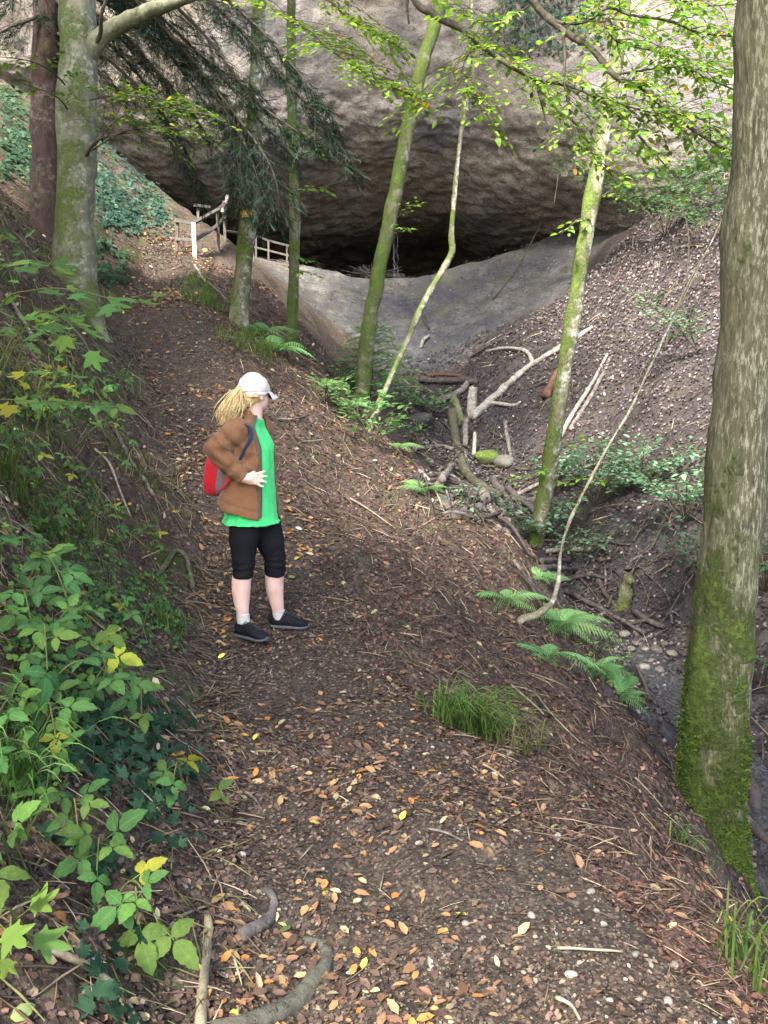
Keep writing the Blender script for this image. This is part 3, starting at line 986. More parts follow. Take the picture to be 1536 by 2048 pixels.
# ---- the big trunk on the right
def big_tree():
    b = P(1428, 1650, 4.62)
    b = on_ground(b[0], 4.62)
    T = empty('beech_tree', b)
    tag(T, 'thick straight trunk with moss-covered foot and lichen-flecked lit right side, nearest tree', 'tree', 'trees of the ravine')
    low = b + np.array([0.0, 0.05, -0.45])
    pts = [low, P(1426, 1560, 4.62), P(1430, 1400, 4.62), P(1450, 1200, 4.62), P(1478, 900, 4.62), P(1506, 500, 4.62), P(1530, 150, 4.62), P(1546, -200, 4.62), P(1560, -900, 4.7), P(1590, -1900, 4.8)]
    m, c, r = trunk_mesh(pts, [0.215, 0.182, 0.166, 0.163, 0.160, 0.156, 0.150, 0.142, 0.12, 0.08], 72, 0.022, 0.006, 3,
        lambda h, a, V: np.clip(0.86 - 0.55 * (h - 0.45), 0, 1) * (0.58 + 0.36 * np.cos(a - 3.9)) + np.clip(0.66 - 0.30 * (h - 0.9), 0, 0.36) * (0.5 + 0.5 * np.cos(a - 3.5)) + 0.34 * fbm(V * np.array([6, 6, 2.0]), 3, 91),
        lambda h, a, V: 0.72 + 0.40 * np.cos(a + 0.5), flare=(0.55, 0.30, 3, 0.6), freq=16, stretch=(1, 1, 0.28))  # lichen flecks, denser on the right to paint in its brighter light
    ax = np.array([np.interp(m.v[0][:, 2], c[:, 2], c[:, k]) for k in range(3)]).T
    on = m.v[0] - ax; on[:, 2] = 0; on /= np.linalg.norm(on, axis=1)[:, None] + 1e-9
    m.v[0] = m.v[0] + on * (np.clip(m.c[0][:, 0] - 0.45, 0, 0.5) * (0.010 + 0.030 * np.abs(fbm(m.v[0] * 40, 2, 95))))[:, None]
    o = m.build('trunk', M_ASH, T)
    # moss cushions on the foot
    V = m.v[0]; w = m.c[0][:, 0]
    rr = np.random.default_rng(5)
    cand = np.where((w > 0.50))[0]
    hgt = V[cand, 2] - b[2]
    pr = np.clip(1.15 - hgt / 1.1, 0.02, 1) ** 2
    pick = rr.choice(cand, 22000, p=pr / pr.sum())
    n = len(pick)
    ax = np.array([np.interp(V[pick, 2], c[:, 2], c[:, k]) for k in range(3)]).T
    nr = V[pick] - ax; nr[:, 2] = 0
    nr /= np.linalg.norm(nr, axis=1)[:, None] + 1e-9
    nr = nr + rr.normal(size=(n, 3)) * 0.5 + np.array([0, 0, 0.25])
    blade = (np.array([[0, 0.12, 0], [0, -0.12, 0], [0.75, -0.10, 0.05], [1.0, 0.0, 0.0], [0.75, 0.10, 0.05]]), np.array([[0, 1, 2, 2], [0, 2, 4, 4], [4, 2, 3, 3]]))
    Fm = np.array([frame(nr[i], (rr.normal(), rr.normal(), 0.6)) for i in range(n)]) * (0.009 + 0.012 * rr.random(n))[:, None, None]
    gap = np.clip(hgt[np.searchsorted(cand, pick)] / 0.9, 0, 1)
    C = np.array([0.085, 0.135, 0.022])[None] * (0.25 + 1.6 * rr.random((n, 1)) ** 1.5)
    ms = MB().inst(blade[0], blade[1], V[pick] + rr.normal(size=(n, 3)) * 0.006, Fm, C).build('moss', M_MOSSBLADE, T)
    tag(ms, kind='stuff')
    crown(T, (4.8, 2.6, 13.0), (3.2, 3.2, 2.0), 3000, 3, (0.08, 0.13, 0.025), 0.32)
    return T
big_tree()
def shade_trees():  # unseen trees, added so that their crowns shade the foreground and left side
    for x, y, lab, cc, rr, n in ((-4.0, -3.4, 'unseen tall beech added for shade behind the camera on the left bank', (-4.0, -5.3, 11.2), (4.3, 3.6, 1.9), 5200),
                                 (-5.6, 1.2, 'unseen tall beech added for shade high on the left bank beside the camera', (-8.0, 2.9, 13.2), (2.9, 3.9, 1.9), 4000)):
        b = on_ground(x, y)
        T = empty('beech_tree', b)
        tag(T, lab, 'tree', 'trees of the ravine')
        m = MB()
        c = np.array(cc)
        branch(m, [b - [0, 0, 0.4], b + [0.1, 0, 3], b * 0.4 + c * 0.6, c + [0, 0, 0.5]], 0.24, 0.06, 18, 60, 0.01)
        m.build('trunk', M_BEECH, T)
        crown(T, cc, rr, n, 9 + int(y), (0.08, 0.13, 0.025), 0.33)
        if y > 0:
            crown(T, (-3.0, 0.8, 13.0), (1.7, 2.4, 1.6), 1500, 17, (0.08, 0.13, 0.025), 0.33)  # extra unseen crown, added to shade the gully
        else:
            crown(T, (-7.2, -1.7, 12.5), (2.0, 2.3, 1.6), 1700, 18, (0.08, 0.13, 0.025), 0.33)  # extra unseen crown, added to shade the path behind the hiker
shade_trees()

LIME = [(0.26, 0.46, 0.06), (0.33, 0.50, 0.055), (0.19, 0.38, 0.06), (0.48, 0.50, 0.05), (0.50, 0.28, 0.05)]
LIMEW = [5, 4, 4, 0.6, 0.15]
GREEN = [(0.075, 0.15, 0.045), (0.10, 0.185, 0.055), (0.055, 0.115, 0.04), (0.15, 0.22, 0.05)]
GREENW = [4, 4, 3, 1]

# ---- the beech on the left bank, with the boughs that hang over the whole picture
def left_beech():
    b = P(150, 585, 10.0)
    b = on_ground(b[0], 10.0)
    T = empty('beech_tree', b)
    tag(T, 'grey-green beech trunk on the left bank with a thick bough forking right', 'tree', 'trees of the ravine')
    pts = [b + [0, 0, -0.5], P(150, 560, 10), P(152, 400, 10), P(154, 250, 10), P(156, 100, 10), P(152, -60, 10), P(150, -500, 9.9), P(170, -1500, 9.7)]
    m, c, r = trunk_mesh(pts, [0.30, 0.23, 0.22, 0.215, 0.21, 0.185, 0.15, 0.07], 40, 0.05, 0.006, 13,
        lambda h, a, V: 0.30 + 0.2 * np.cos(a + 2.5) + 0.25 * np.exp(-h / 0.7), lambda h, a, V: 0.30 + 0.2 * np.cos(a + 0.6), flare=(0.5, 0.3, 4, 1.0), freq=7, stretch=(1, 1, 0.6))
    m.build('trunk', M_BEECH, T)
    fk = MB()
    fork = px([(158, 150, 10.0), (185, 95, 9.95), (225, 58, 9.9), (290, 25, 9.8), (370, -5, 9.6), (480, -60, 9.3), (600, -140, 8.8)])
    fc = branch(fk, fork, 0.115, 0.045, 14, 60, 0.008, (0.34, 0.35, 0, 1), 5)
    fk.build('bough', M_BEECH, T)
    # dead stubs and side twigs
    tw = MB()
    branch(tw, px([(170, 315, 9.9), (190, 285, 9.7), (225, 270, 9.5), (300, 262, 9.3)]), 0.020, 0.005, 6)
    branch(tw, px([(205, 285, 9.65), (206, 240, 9.6), (212, 200, 9.5)]), 0.010, 0.003, 5)
    branch(tw, px([(178, 110, 10), (200, 70, 9.8), (205, 20, 9.6), (240, -60, 9.5)]), 0.03, 0.012, 6)
    b1 = branch(tw, px([(190, 290, 9.7), (240, 235, 9.4), (330, 215, 9.2), (430, 232, 9.0)]), 0.010, 0.003, 5, 16)
    b2 = branch(tw, px([(185, 300, 9.7), (250, 262, 9.4), (330, 255, 9.2), (400, 262, 9.0)]), 0.009, 0.003, 5, 16)
    b2b = branch(tw, px([(160, 205, 10), (230, 190, 9.6), (300, 195, 9.3), (380, 205, 9.1)]), 0.009, 0.003, 5, 16)
    b3 = branch(tw, px([(140, 180, 9.9), (100, 140, 9.5), (50, 120, 9.2), (-20, 112, 9.0)]), 0.012, 0.003, 5, 16)
    b4 = branch(tw, px([(140, 225, 9.9), (115, 195, 9.5), (70, 175, 9.3), (20, 160, 9.2)]), 0.009, 0.003, 5, 16)
    p1, f1, s1 = sprays(tw, [b1, b2, b2b], 21, 0.75, 0.09, 0.072, 0.15, 0.05)
    p2, f2, s2 = sprays(tw, [b3, b4], 22, 0.55, 0.13, 0.085, 0.12, 0.06)
    # the high bough that arches over the ravine
    hb = [np.array(c[int(len(c) * 0.80)]), np.array([-2.4, 9.0, 8.2]), np.array([-1.0, 7.8, 7.2]), np.array([0.0, 7.0, 5.6])]
    hbm = MB()
    hA = px([(820, -25, 6.8), (868, 28, 6.7), (925, 58, 6.6), (960, 88, 6.5), (1000, 118, 6.4), (1045, 145, 6.35), (1075, 160, 6.3), (1140, 172, 6.2), (1200, 200, 6.1), (1262, 255, 6.0), (1330, 330, 5.9)])
    cA = branch(hbm, np.vstack([hb, hA]), 0.040, 0.004, 8, 120, 0.003, (0.15, 0.2, 0, 1), 3)
    hB = px([(1030, -80, 6.5), (1068, 4, 6.4), (1128, 62, 6.3), (1180, 95, 6.2), (1228, 150, 6.1), (1262, 166, 6.05), (1300, 190, 6.0), (1370, 248, 5.9), (1440, 292, 5.8), (1500, 322, 5.7), (1570, 350, 5.6)])
    cB = branch(hbm, np.vstack([[hb[1], hb[2] + [0.4, 0, 0.4], [0.7, 6.7, 6.2]], hB]), 0.036, 0.004, 8, 120, 0.003, (0.15, 0.2, 0, 1), 4)
    hC = px([(1075, 20, 6.4), (1120, 45, 6.3), (1175, 42, 6.2), (1215, 16, 6.15), (1262, 30, 6.1), (1340, 42, 6.0), (1400, 66, 5.95), (1480, 74, 5.9), (1540, 90, 5.9)])
    cC = branch(hbm, hC, 0.016, 0.003, 6, 50, 0.002, seed=5)
    hD = px([(1175, 42, 6.2), (1200, 30, 6.2), (1215, 60, 6.1), (1238, 85, 6.1), (1300, 100, 6.0), (1345, 112, 5.95), (1400, 150, 5.9), (1470, 180, 5.9)])
    cD = branch(hbm, hD, 0.009, 0.003, 6, 40, 0.002, seed=6)
    hE = px([(480, -60, 9.3), (545, 15, 8.2), (620, 62, 7.6), (660, 98, 7.2), (715, 135, 7.0), (765, 165, 6.8), (835, 195, 6.7)])
    cE = branch(hbm, hE, 0.020, 0.004, 6, 40, 0.002, seed=7)
    hF = px([(610, -60, 7.6), (680, 20, 7.2), (740, 60, 7.0), (800, 95, 6.9)])
    cF = branch(hbm, np.vstack([fc[-1:], hF]), 0.020, 0.004, 6, 40, 0.002, seed=8)
    cG = branch(hbm, px([(1125, 58, 6.3), (1130, 110, 6.25), (1128, 160, 6.2), (1142, 230, 6.15), (1165, 285, 6.1), (1215, 335, 6.05)]), 0.012, 0.003, 6, 30, 0.002, seed=9)
    cH = branch(hbm, px([(1073, 160, 6.3), (1085, 215, 6.25), (1105, 290, 6.2), (1116, 345, 6.2), (1108, 410, 6.2)]), 0.011, 0.003, 6, 30, 0.003, seed=10)
    cI = branch(hbm, px([(820, -25, 6.8), (814, 10, 6.8), (818, 48, 6.8)]), 0.014, 0.006, 6, 12, 0.002, seed=11)
    cJ = branch(hbm, px([(1005, -60, 6.6), (1006, 40, 6.5), (1015, 105, 6.4)]), 0.008, 0.002, 5, 14, seed=12)
    cK = branch(hbm, px([(960, 88, 6.5), (930, 120, 6.4), (925, 180, 6.35), (965, 200, 6.3)]), 0.008, 0.002, 5, 14, seed=13)
    cL = branch(hbm, px([(1280, -90, 6.1), (1330, -20, 6.0), (1400, 10, 5.95), (1500, 5, 5.9)]), 0.012, 0.003, 5, 20, seed=14)
    cM = branch(hbm, px([(1228, 150, 6.1), (1290, 140, 6.05), (1360, 135, 6.0), (1450, 150, 5.95)]), 0.008, 0.002, 5, 20, seed=15)
    cN = branch(hbm, px([(1140, 172, 6.2), (1220, 200, 6.1), (1300, 225, 6.0), (1380, 232, 5.95), (1450, 262, 5.9)]), 0.008, 0.002, 5, 24, seed=16)
    cO = branch(hbm, px([(1060, 10, 6.4), (1010, 40, 6.4), (960, 40, 6.45), (900, 20, 6.5)]), 0.008, 0.002, 5, 20, seed=17)
    hbm.build('high_bough', M_TWIG, T)
    p3, f3, s3 = sprays(tw, [cA[64:], cB[58:], cC, cD, cG[8:], cL, cM, cN], 23, 0.70, 0.040, 0.058, 0.12, 0.046)
    p4, f4, s4 = sprays(tw, [cE[4:], cF[10:], cK, cK[3:], cA[48:66], cO], 24, 0.64, 0.042, 0.058, 0.14, 0.046)
    p5, f5, s5 = sprays(tw, [cH[2:8], cJ], 25, 0.35, 0.12, 0.06)
    tag(tw.build('twigs', M_TWIG, T), kind='stuff')
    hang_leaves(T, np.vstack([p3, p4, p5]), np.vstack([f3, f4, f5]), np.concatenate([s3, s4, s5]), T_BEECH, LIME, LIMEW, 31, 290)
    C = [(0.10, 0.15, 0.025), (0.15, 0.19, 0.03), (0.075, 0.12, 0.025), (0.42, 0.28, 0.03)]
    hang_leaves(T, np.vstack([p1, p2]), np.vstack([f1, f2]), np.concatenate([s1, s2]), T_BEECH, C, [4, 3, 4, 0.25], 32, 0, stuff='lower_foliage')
    crown(T, (-3.6, 8.4, 13.5), (3.0, 3.0, 2.0), 3000, 4, (0.08, 0.13, 0.025), 0.32)
left_beech()

# ---- the spruce behind it, boughs sweeping right and down
def needle_boughs(m_wood, m_need, boughs, seed, twl=0.55, spacing=0.10, size=0.15, cols=((0.016, 0.034, 0.022), (0.026, 0.052, 0.03), (0.012, 0.026, 0.018)), hang=0.3):
    r = np.random.default_rng(seed)
    pos, fr, sz = [], [], []
    for c in boughs:
        L = np.linalg.norm(np.diff(c, axis=0), axis=1).sum()
        k = int(L / spacing)
        for i in range(k):
            t = 0.10 + 0.9 * (i + r.random()) / k
            f = min(t, 0.999) * (len(c) - 1)
            a = min(int(f), len(c) - 2)
            p = c[a] + (c[a + 1] - c[a]) * (f - a)
            d = c[a + 1] - c[a]; d /= np.linalg.norm(d)
            h = np.cross(d, [0, 0, 1.0]); h /= np.linalg.norm(h) + 1e-9
            s = 1 if i % 2 else -1
            td = d * (0.75 + 0.2 * r.normal()) + h * s * (0.75 + 0.2 * r.normal()) + np.array([0, 0, -hang + 0.2 * r.normal()])
            td /= np.linalg.norm(td)
            tl = twl * (1.1 - 0.75 * t) * (0.6 + 0.8 * r.random())
            tc = catmull([p, p + td * tl * 0.5 + [0, 0, 0.03], p + td * tl + [0, 0, -0.12 * tl]], 5)
            m_wood.tube(tc, np.linspace(0.004, 0.0015, 5), 3, (0, 0, 0, 1), cap=False)
            nn = max(3, int(tl / 0.045))
            for j in range(nn):
                q = tc[0] + (tc[-1] - tc[0]) * ((j + r.random()) / nn)
                sd = 1 if j % 2 else -1
                h2 = np.cross(td, [0, 0, 1.0])
                ld = td * 0.8 + h2 * sd * (0.55 + 0.3 * r.random()) + r.normal(size=3) * 0.22 + np.array([0, 0, -0.15])
                pos.append(q); fr.append(frame(ld, (0.4 * r.normal(), 0.4 * r.normal(), 1))); sz.append(size * (0.6 + 0.7 * r.random()))
    pos, fr, sz = np.array(pos), np.array(fr), np.array(sz)
    C, _ = leaf_colors(len(pos), seed, list(cols), [1] * len(cols), 0.25)
    m_need.inst(T_NEEDLE[0], T_NEEDLE[1], pos, fr * sz[:, None, None], C)
def spruce():
    b = P(92, 475, 12.5)
    b = on_ground(b[0], 12.5)
    T = empty('spruce_tree', b)
    tag(T, 'dark spruce with reddish-brown trunk behind the left beech, dark needled boughs', 'tree', 'trees of the ravine')
    pts = [b + [0, 0, -0.6], P(95, 460, 12.5), P(92, 300, 12.5), P(92, 120, 12.5), P(95, -40, 12.5), P(98, -500, 12.5), P(100, -1500, 12.5)]
    m, c, r = trunk_mesh(pts, [0.28, 0.22, 0.20, 0.19, 0.175, 0.13, 0.03], 36, 0.05, 0.012, 23, lambda h, a, V: 0.22 * np.exp(-h / 0.9) + 0.0 * h, lambda h, a, V: 0.05 + 0 * h, flare=(0.4, 0.4, 4, 0.5), freq=12, stretch=(1, 1, 0.4))
    m.build('trunk', M_SPRUCE, T)
    paths = [
        [(95, -110, 12.5), (210, -40, 12.2), (330, 60, 11.9), (440, 190, 11.6), (540, 330, 11.3), (560, 420, 11.2)],
        [(95, -200, 12.5), (300, -80, 12.0), (440, 20, 11.6), (560, 150, 11.3), (660, 260, 11.1), (700, 325, 11.0)],
        [(95, -20, 12.5), (200, 40, 12.2), (310, 140, 12.0), (400, 250, 11.8), (460, 350, 11.6), (500, 430, 11.4)],
        [(95, 60, 12.5), (190, 100, 12.3), (290, 190, 12.1), (350, 290, 12.0), (400, 370, 11.9)],
        [(95, -150, 12.5), (260, -60, 12.1), (400, 60, 11.8), (500, 190, 11.5), (590, 260, 11.3), (640, 290, 11.2)],
        [(95, 0, 12.5), (180, 20, 12.3), (260, 80, 12.2), (330, 170, 12.0), (350, 230, 12.0)],
        [(95, -60, 12.5), (200, -30, 12.2), (290, 40, 12.0), (400, 110, 11.8), (470, 160, 11.6), (520, 190, 11.5)],
        [(95, 20, 12.5), (60, 40, 12.2), (10, 60, 12.0), (-60, 110, 11.8)],
        [(95, -60, 12.5), (50, -20, 12.2), (-10, 10, 12.0)],
        [(95, -100, 12.5), (250, -30, 12.1), (380, 120, 11.8), (480, 270, 11.5), (520, 370, 11.4), (545, 425, 11.3)],
        [(95, -90, 12.5), (280, 10, 12.0), (420, 180, 11.7), (470, 300, 11.5), (480, 400, 11.5)],
        [(95, 30, 12.5), (180, 60, 12.7), (260, 130, 12.9), (330, 230, 13.0), (380, 320, 13.1), (410, 400, 13.2)],
        [(95, -40, 12.5), (200, 0, 12.8), (320, 90, 13.1), (420, 220, 13.3), (500, 330, 13.4)],
        [(95, -130, 12.5), (260, -20, 12.9), (400, 110, 13.2), (520, 240, 13.4), (600, 330, 13.5)],
        [(95, 80, 12.5), (160, 110, 12.4), (230, 180, 12.3), (280, 260, 12.3)],
        [(95, -180, 12.5), (330, -90, 11.8), (500, 40, 11.3), (600, 150, 11.1), (670, 240, 11.0)],
    ]
    wood, need = MB(), MB()
    bs = [branch(wood, px(p), 0.030, 0.006, 6, 40, 0.003, (0.0, 0.1, 0, 1), 30 + i) for i, p in enumerate(paths)]
    needle_boughs(wood, need, bs, 44, 0.80, 0.078, 0.16, ((0.024, 0.050, 0.030), (0.038, 0.072, 0.040), (0.016, 0.034, 0.022)), 0.22)
    wood.build('boughs', M_TWIG, T)
    tag(need.build('needles', M_NEEDLE, T), kind='stuff')
spruce()

# ---- the slim mossy trees
def slim(name, label, path, rad, seed, moss, lich_lit, mat=None, flare=(0.45, 0.22, 3, 0.4), crowned=None, sides=22, step=0.04, sink=0.4, top=True, topd=None):
    dd = hit(*path[0][:2])[1] - path[0][2]
    rad = [q * 0.88 * (path[0][2] + dd) / path[0][2] for q in rad]
    pts = px([(u, v, d + dd) for u, v, d in path])
    g = float(G(pts[0:1, 0], pts[0:1, 1])[0])
    b = np.array([pts[0][0], pts[0][1], g])
    T = empty(name, b)
    tag(T, label, 'tree', 'trees of the ravine')
    low = b - np.array([0, 0, sink])
    body = [p for p in pts[1:]]
    if top:
        d = pts[-1] - pts[-2]; d /= np.linalg.norm(d)
        body += [pts[-1] + d * 1.5 + (np.array(crowned) - pts[-1] - d * 1.5) * 0.3, np.array(crowned)]
        rad = list(rad) + [rad[-1] * 0.75, rad[-1] * 0.3]
    P3 = np.vstack([[low, b], body])
    rr = [rad[0] * 1.1] + list(rad)
    L = np.concatenate([[0], np.cumsum(np.linalg.norm(np.diff(P3, axis=0), axis=1))])
    rs = np.interp(np.linspace(0, len(P3) - 1, 60), np.arange(len(P3)), np.interp(np.linspace(0, 1, len(P3)), np.linspace(0, 1, len(rr)), rr))
    m, c, r = trunk_mesh(P3, rs, sides, step, 0.006, seed, moss, lich_lit, flare=flare, freq=8, stretch=(1, 1, 0.6))
    m.build('trunk', mat or M_MOSSY, T)
    if crowned:
        crown(T, crowned, (3.0, 2.6, 2.0) if seed != 55 else (1.8, 1.8, 1.4), {51: 2200, 52: 1100, 53: 900, 54: 2200, 55: 300}[seed], seed, (0.08, 0.13, 0.03), 0.31)
    return T, c
_lit_right = lambda a: np.cos(a + 0.35)  # lichen is thickened on this side to paint in the light falling there
tA, cA_ = slim('mossy_tree', 'crooked mossy tree with white lichen on its lit side and yellow mark, just right of the fence', [(478, 655, 13.6), (478, 620, 13.6), (488, 520, 13.6), (497, 440, 13.6), (507, 300, 13.7), (512, 160, 13.8), (517, 30, 13.9), (520, -60, 14)],
    [0.165, 0.155, 0.145, 0.15, 0.14, 0.125, 0.11, 0.10], 51, crowned=(-3.4, 14.4, 14.5), moss=lambda h, a, V: 0.52 - 0.22 * _lit_right(a), lich_lit=lambda h, a, V: 0.12 + 0.5 * _lit_right(a))
tB, _ = slim('mossy_tree', 'slim upright moss-green tree behind fern clump, second right of the fence', [(578, 700, 14.6), (584, 640, 14.6), (589, 500, 14.6), (588, 350, 14.6), (584, 200, 14.7), (582, 60, 14.8), (581, -50, 14.9)],
    [0.115, 0.105, 0.10, 0.098, 0.095, 0.09, 0.085], 52, crowned=(-2.4, 19.2, 15.4), moss=lambda h, a, V: 0.66 - 0.08 * _lit_right(a), lich_lit=lambda h, a, V: 0.05 + 0.25 * _lit_right(a))
tC, _ = slim('mossy_tree', 'leaning mossy tree crossing in front of the dark cave mouth', [(722, 800, 14.2), (728, 740, 14.3), (740, 640, 14.4), (762, 520, 14.6), (790, 390, 14.8), (815, 260, 15.0), (845, 130, 15.3), (872, 40, 15.5), (888, -40, 15.7)],
    [0.15, 0.145, 0.14, 0.14, 0.138, 0.135, 0.125, 0.12, 0.11], 53, crowned=(1.2, 19.4, 15.2), moss=lambda h, a, V: 0.68 - 0.14 * _lit_right(a), lich_lit=lambda h, a, V: 0.15 + 0.25 * _lit_right(a))
slim('kinked_sapling', 'thin pale sapling with a sharp kink before the cave mouth', [(738, 862, 13.6), (770, 780, 14.2), (815, 680, 14.8), (850, 600, 15.2), (885, 540, 15.5), (903, 505, 15.6), (903, 465, 15.6), (910, 380, 15.7), (920, 280, 15.8), (935, 190, 15.9), (945, 120, 16.0)],
    [0.062, 0.06, 0.06, 0.06, 0.062, 0.068, 0.055, 0.05, 0.048, 0.045, 0.04], 54, crowned=(0.2, 15.4, 14.6), moss=lambda h, a, V: 0.48 - 0.2 * _lit_right(a), lich_lit=lambda h, a, V: 0.25 + 0.4 * _lit_right(a), flare=None, sides=14)
tE, cE_ = slim('mossy_tree', 'leaning mossy tree with white lit side standing in the creek bed', [(1070, 1090, 12.3), (1082, 1030, 12.3), (1103, 900, 12.3), (1122, 780, 12.3), (1143, 650, 12.3), (1165, 510, 12.3), (1190, 360, 12.3), (1215, 220, 12.3), (1240, 80, 12.4), (1252, 0, 12.4), (1262, -70, 12.4)],
    [0.145, 0.14, 0.132, 0.128, 0.125, 0.122, 0.12, 0.115, 0.105, 0.095, 0.085], 55, crowned=(6.6, 10.6, 14.5), moss=lambda h, a, V: 0.58 - 0.26 * _lit_right(a) - 0.01 * h, lich_lit=lambda h, a, V: 0.20 + 0.5 * _lit_right(a))
slim('bent_sapling', 'thin pale sapling bowing out of the near slope toward the big trunk', [(1040, 1242, 7.3), (1075, 1228, 7.3), (1103, 1205, 7.3), (1116, 1165, 7.35), (1122, 1100, 7.4), (1140, 1040, 7.45), (1175, 970, 7.5), (1215, 895, 7.6), (1260, 820, 7.7), (1295, 745, 7.8), (1335, 660, 7.9), (1380, 570, 8.0), (1420, 490, 8.1), (1455, 420, 8.2)],
    [0.032, 0.032, 0.029, 0.022, 0.017, 0.015, 0.014, 0.013, 0.012, 0.011, 0.009, 0.007, 0.006, 0.005], 56, lambda h, a, V: 0.12 + 0 * h, lambda h, a, V: 0.4 + 0.3 * _lit_right(a), mat=M_MOSSY, flare=None, crowned=None, sides=12, step=0.02, sink=0.1, top=False)

# the yellow trail mark painted on the crooked tree
def trail_mark():
    k = int(np.argmin(np.abs(cA_[:, 2] - P(492, 436, 13.6)[2])))
    m = MB()
    c = cA_[k]
    aa = np.linspace(RAD(-128), RAD(-62), 7)
    V = [c + np.array([math.cos(a) * 0.168, math.sin(a) * 0.168, z * 0.05]) for z in (-1, 1) for a in aa]
    F = [[i, i + 1, 8 + i, 7 + i] for i in range(6)]
    m.add(V, F)
    n = NT('yellow_paint')
    o = m.build('trail_mark', n.base(n.mix(n.ramp(n.noise(n.coord(), 40), [(0.4, 0), (0.6, 1)]), (0.62, 0.38, 0.02), (0.42, 0.28, 0.05)), 0.6), tA)
    o['label'] = 'yellow trail mark painted on the bark'
trail_mark()

# leafy sprigs sprouting straight from the slim trunks
def sprigs(T, d, spots, seed):
    tw = MB()
    cs = []
    for (u0, v0, u1, v1) in spots:
        cs.append(branch(tw, px([(u0, v0, d), ((u0 + u1) / 2, (v0 + v1) / 2 - 6, d - 0.15), (u1, v1, d - 0.3)]), 0.008, 0.003, 5, 10))
    p, f, s = sprays(tw, cs, seed, 0.42, 0.09, 0.10, 0.1, 0.08)
    tag(tw.build('twigs', M_TWIG, T), kind='stuff')
    hang_leaves(T, p, f, s, T_BEECH, LIME[:3], [1, 1, 2], seed, 40)
sprigs(tB, tB.location.y, [(592, 315, 645, 305), (590, 385, 650, 378), (590, 520, 618, 525), (588, 545, 615, 548), (590, 240, 640, 300)], 71)
sprigs(tC, tC.location.y + 0.5, [(790, 440, 835, 405), (775, 470, 815, 458)], 72)
sprigs(tE, tE.location.y, [(1190, 400, 1300, 350), (1180, 430, 1120, 470), (1200, 330, 1290, 300), (1110, 900, 1200, 880), (1100, 940, 1010, 960), (1095, 970, 1210, 960)], 73)
# ------------------------------------------------------------------ plants
BRG = [(0.095, 0.21, 0.055), (0.12, 0.245, 0.065), (0.07, 0.165, 0.05), (0.16, 0.28, 0.06), (0.42, 0.42, 0.05)]
_br_mesh = [[col_mesh('leaf', t, c, 0.07, i) for i, c in enumerate(BRG)] for t in (T_BRAMBLE, T_BRAMBLE2)]
MAPG = [(0.19, 0.30, 0.055), (0.14, 0.25, 0.055), (0.10, 0.20, 0.055), (0.40, 0.38, 0.04)]
_mp_mesh = [col_mesh('leaf', T_MAPLEP, c, 0.05, i) for i, c in enumerate(MAPG)]
_ov_mesh = [col_mesh('leaf', T_BEECH, c, 0.05, i) for i, c in enumerate(GREEN + [(0.17, 0.28, 0.05), (0.38, 0.36, 0.04)])]
M_STEM = mat_bark('green_stem', (0.05, 0.075, 0.02), (0.13, 0.13, 0.05), (30, 30, 30), (0.2, 0.2, 0.1), 0.3)

def bramble(u, v, label, n=6, size=0.17, reach=0.45, seed=0, toward=(0.35, -0.7), kind='bramble', yellow=0.06, lift=0.10, spread=1.0):
    """arching stems carrying leaves of three leaflets, rooted in the bank"""
    r = np.random.default_rng(seed + 1000)
    b = hit(u, v)
    T = empty('bramble' if kind == 'bramble' else ('maple_seedling' if kind == 'maple' else 'leafy_seedling'), b)
    tag(T, label, 'plant', 'leafy plants on the left bank' if u < 420 else 'plants of the slope')
    stem = MB()
    tw = np.array([toward[0], toward[1], 0.25])
    ns = max(1, int(round(n / 4)))
    k = 0
    for s in range(ns):
        d = tw + r.normal(size=3) * np.array([0.55, 0.45, 0.12]) * spread
        d /= np.linalg.norm(d)
        L = reach * (0.7 + 0.6 * r.random())
        p0 = b + np.array([r.normal() * 0.03, r.normal() * 0.03, -0.03])
        end = p0 + d * L
        g = float(G(end[0:1], end[1:2])[0])
        end[2] = max(end[2], g + lift)
        mid = (p0 + end) / 2 + np.array([0, 0, 0.22 * L + lift * 0.6])
        c = catmull([p0, mid, end], 14)
        gz = G(c[:, 0], c[:, 1])
        c[2:, 2] = np.maximum(c[2:, 2], gz[2:] + 0.03)
        stem.tube(c, np.linspace(0.0042, 0.0022, 14), 5, (0, 0, 0, 1), cap=False)
        nl = int(math.ceil(n / ns))
        for i in range(nl):
            t = 0.28 + 0.72 * (i + 0.5) / nl
            f = t * 13
            a = min(int(f), 12)
            p = c[a] + (c[a + 1] - c[a]) * (f - a)
            sd = 1 if i % 2 else -1
            h = np.cross(c[a + 1] - c[a], [0, 0, 1.0]); h /= np.linalg.norm(h) + 1e-9
            dr = (c[a + 1] - c[a]) / (np.linalg.norm(c[a + 1] - c[a]) + 1e-9)
            ld = dr * (0.5 if i < nl - 1 else 1.0) + h * sd * (0.8 if i < nl - 1 else 0.1) + np.array([0, 0, 0.25 + 0.2 * r.normal()])
            up = np.array([0.25 + 0.3 * r.normal(), -0.45 + 0.3 * r.normal(), 1.0])
            sz = size * (0.75 + 0.5 * r.random())
            M = frame(ld, up)
            if kind == 'bramble':
                ci = 4 if r.random() < yellow else int(r.integers(0, 4))
                put('leaf', _br_mesh[int(r.integers(0, 2))][ci], M_LEAF, T, p, M, sz)
            elif kind == 'maple':
                ci = 3 if r.random() < yellow else int(r.integers(0, 3))
                put('leaf', _mp_mesh[ci], M_LEAF, T, p + M[:, 0] * sz * 0.4, M, sz)
            else:
                ci = 5 if r.random() < yellow else int(r.integers(0, 5))
                put('leaf', _ov_mesh[ci], M_LEAF, T, p, M, sz * 0.6)
    stem.build('stem', M_STEM, T)
    return T

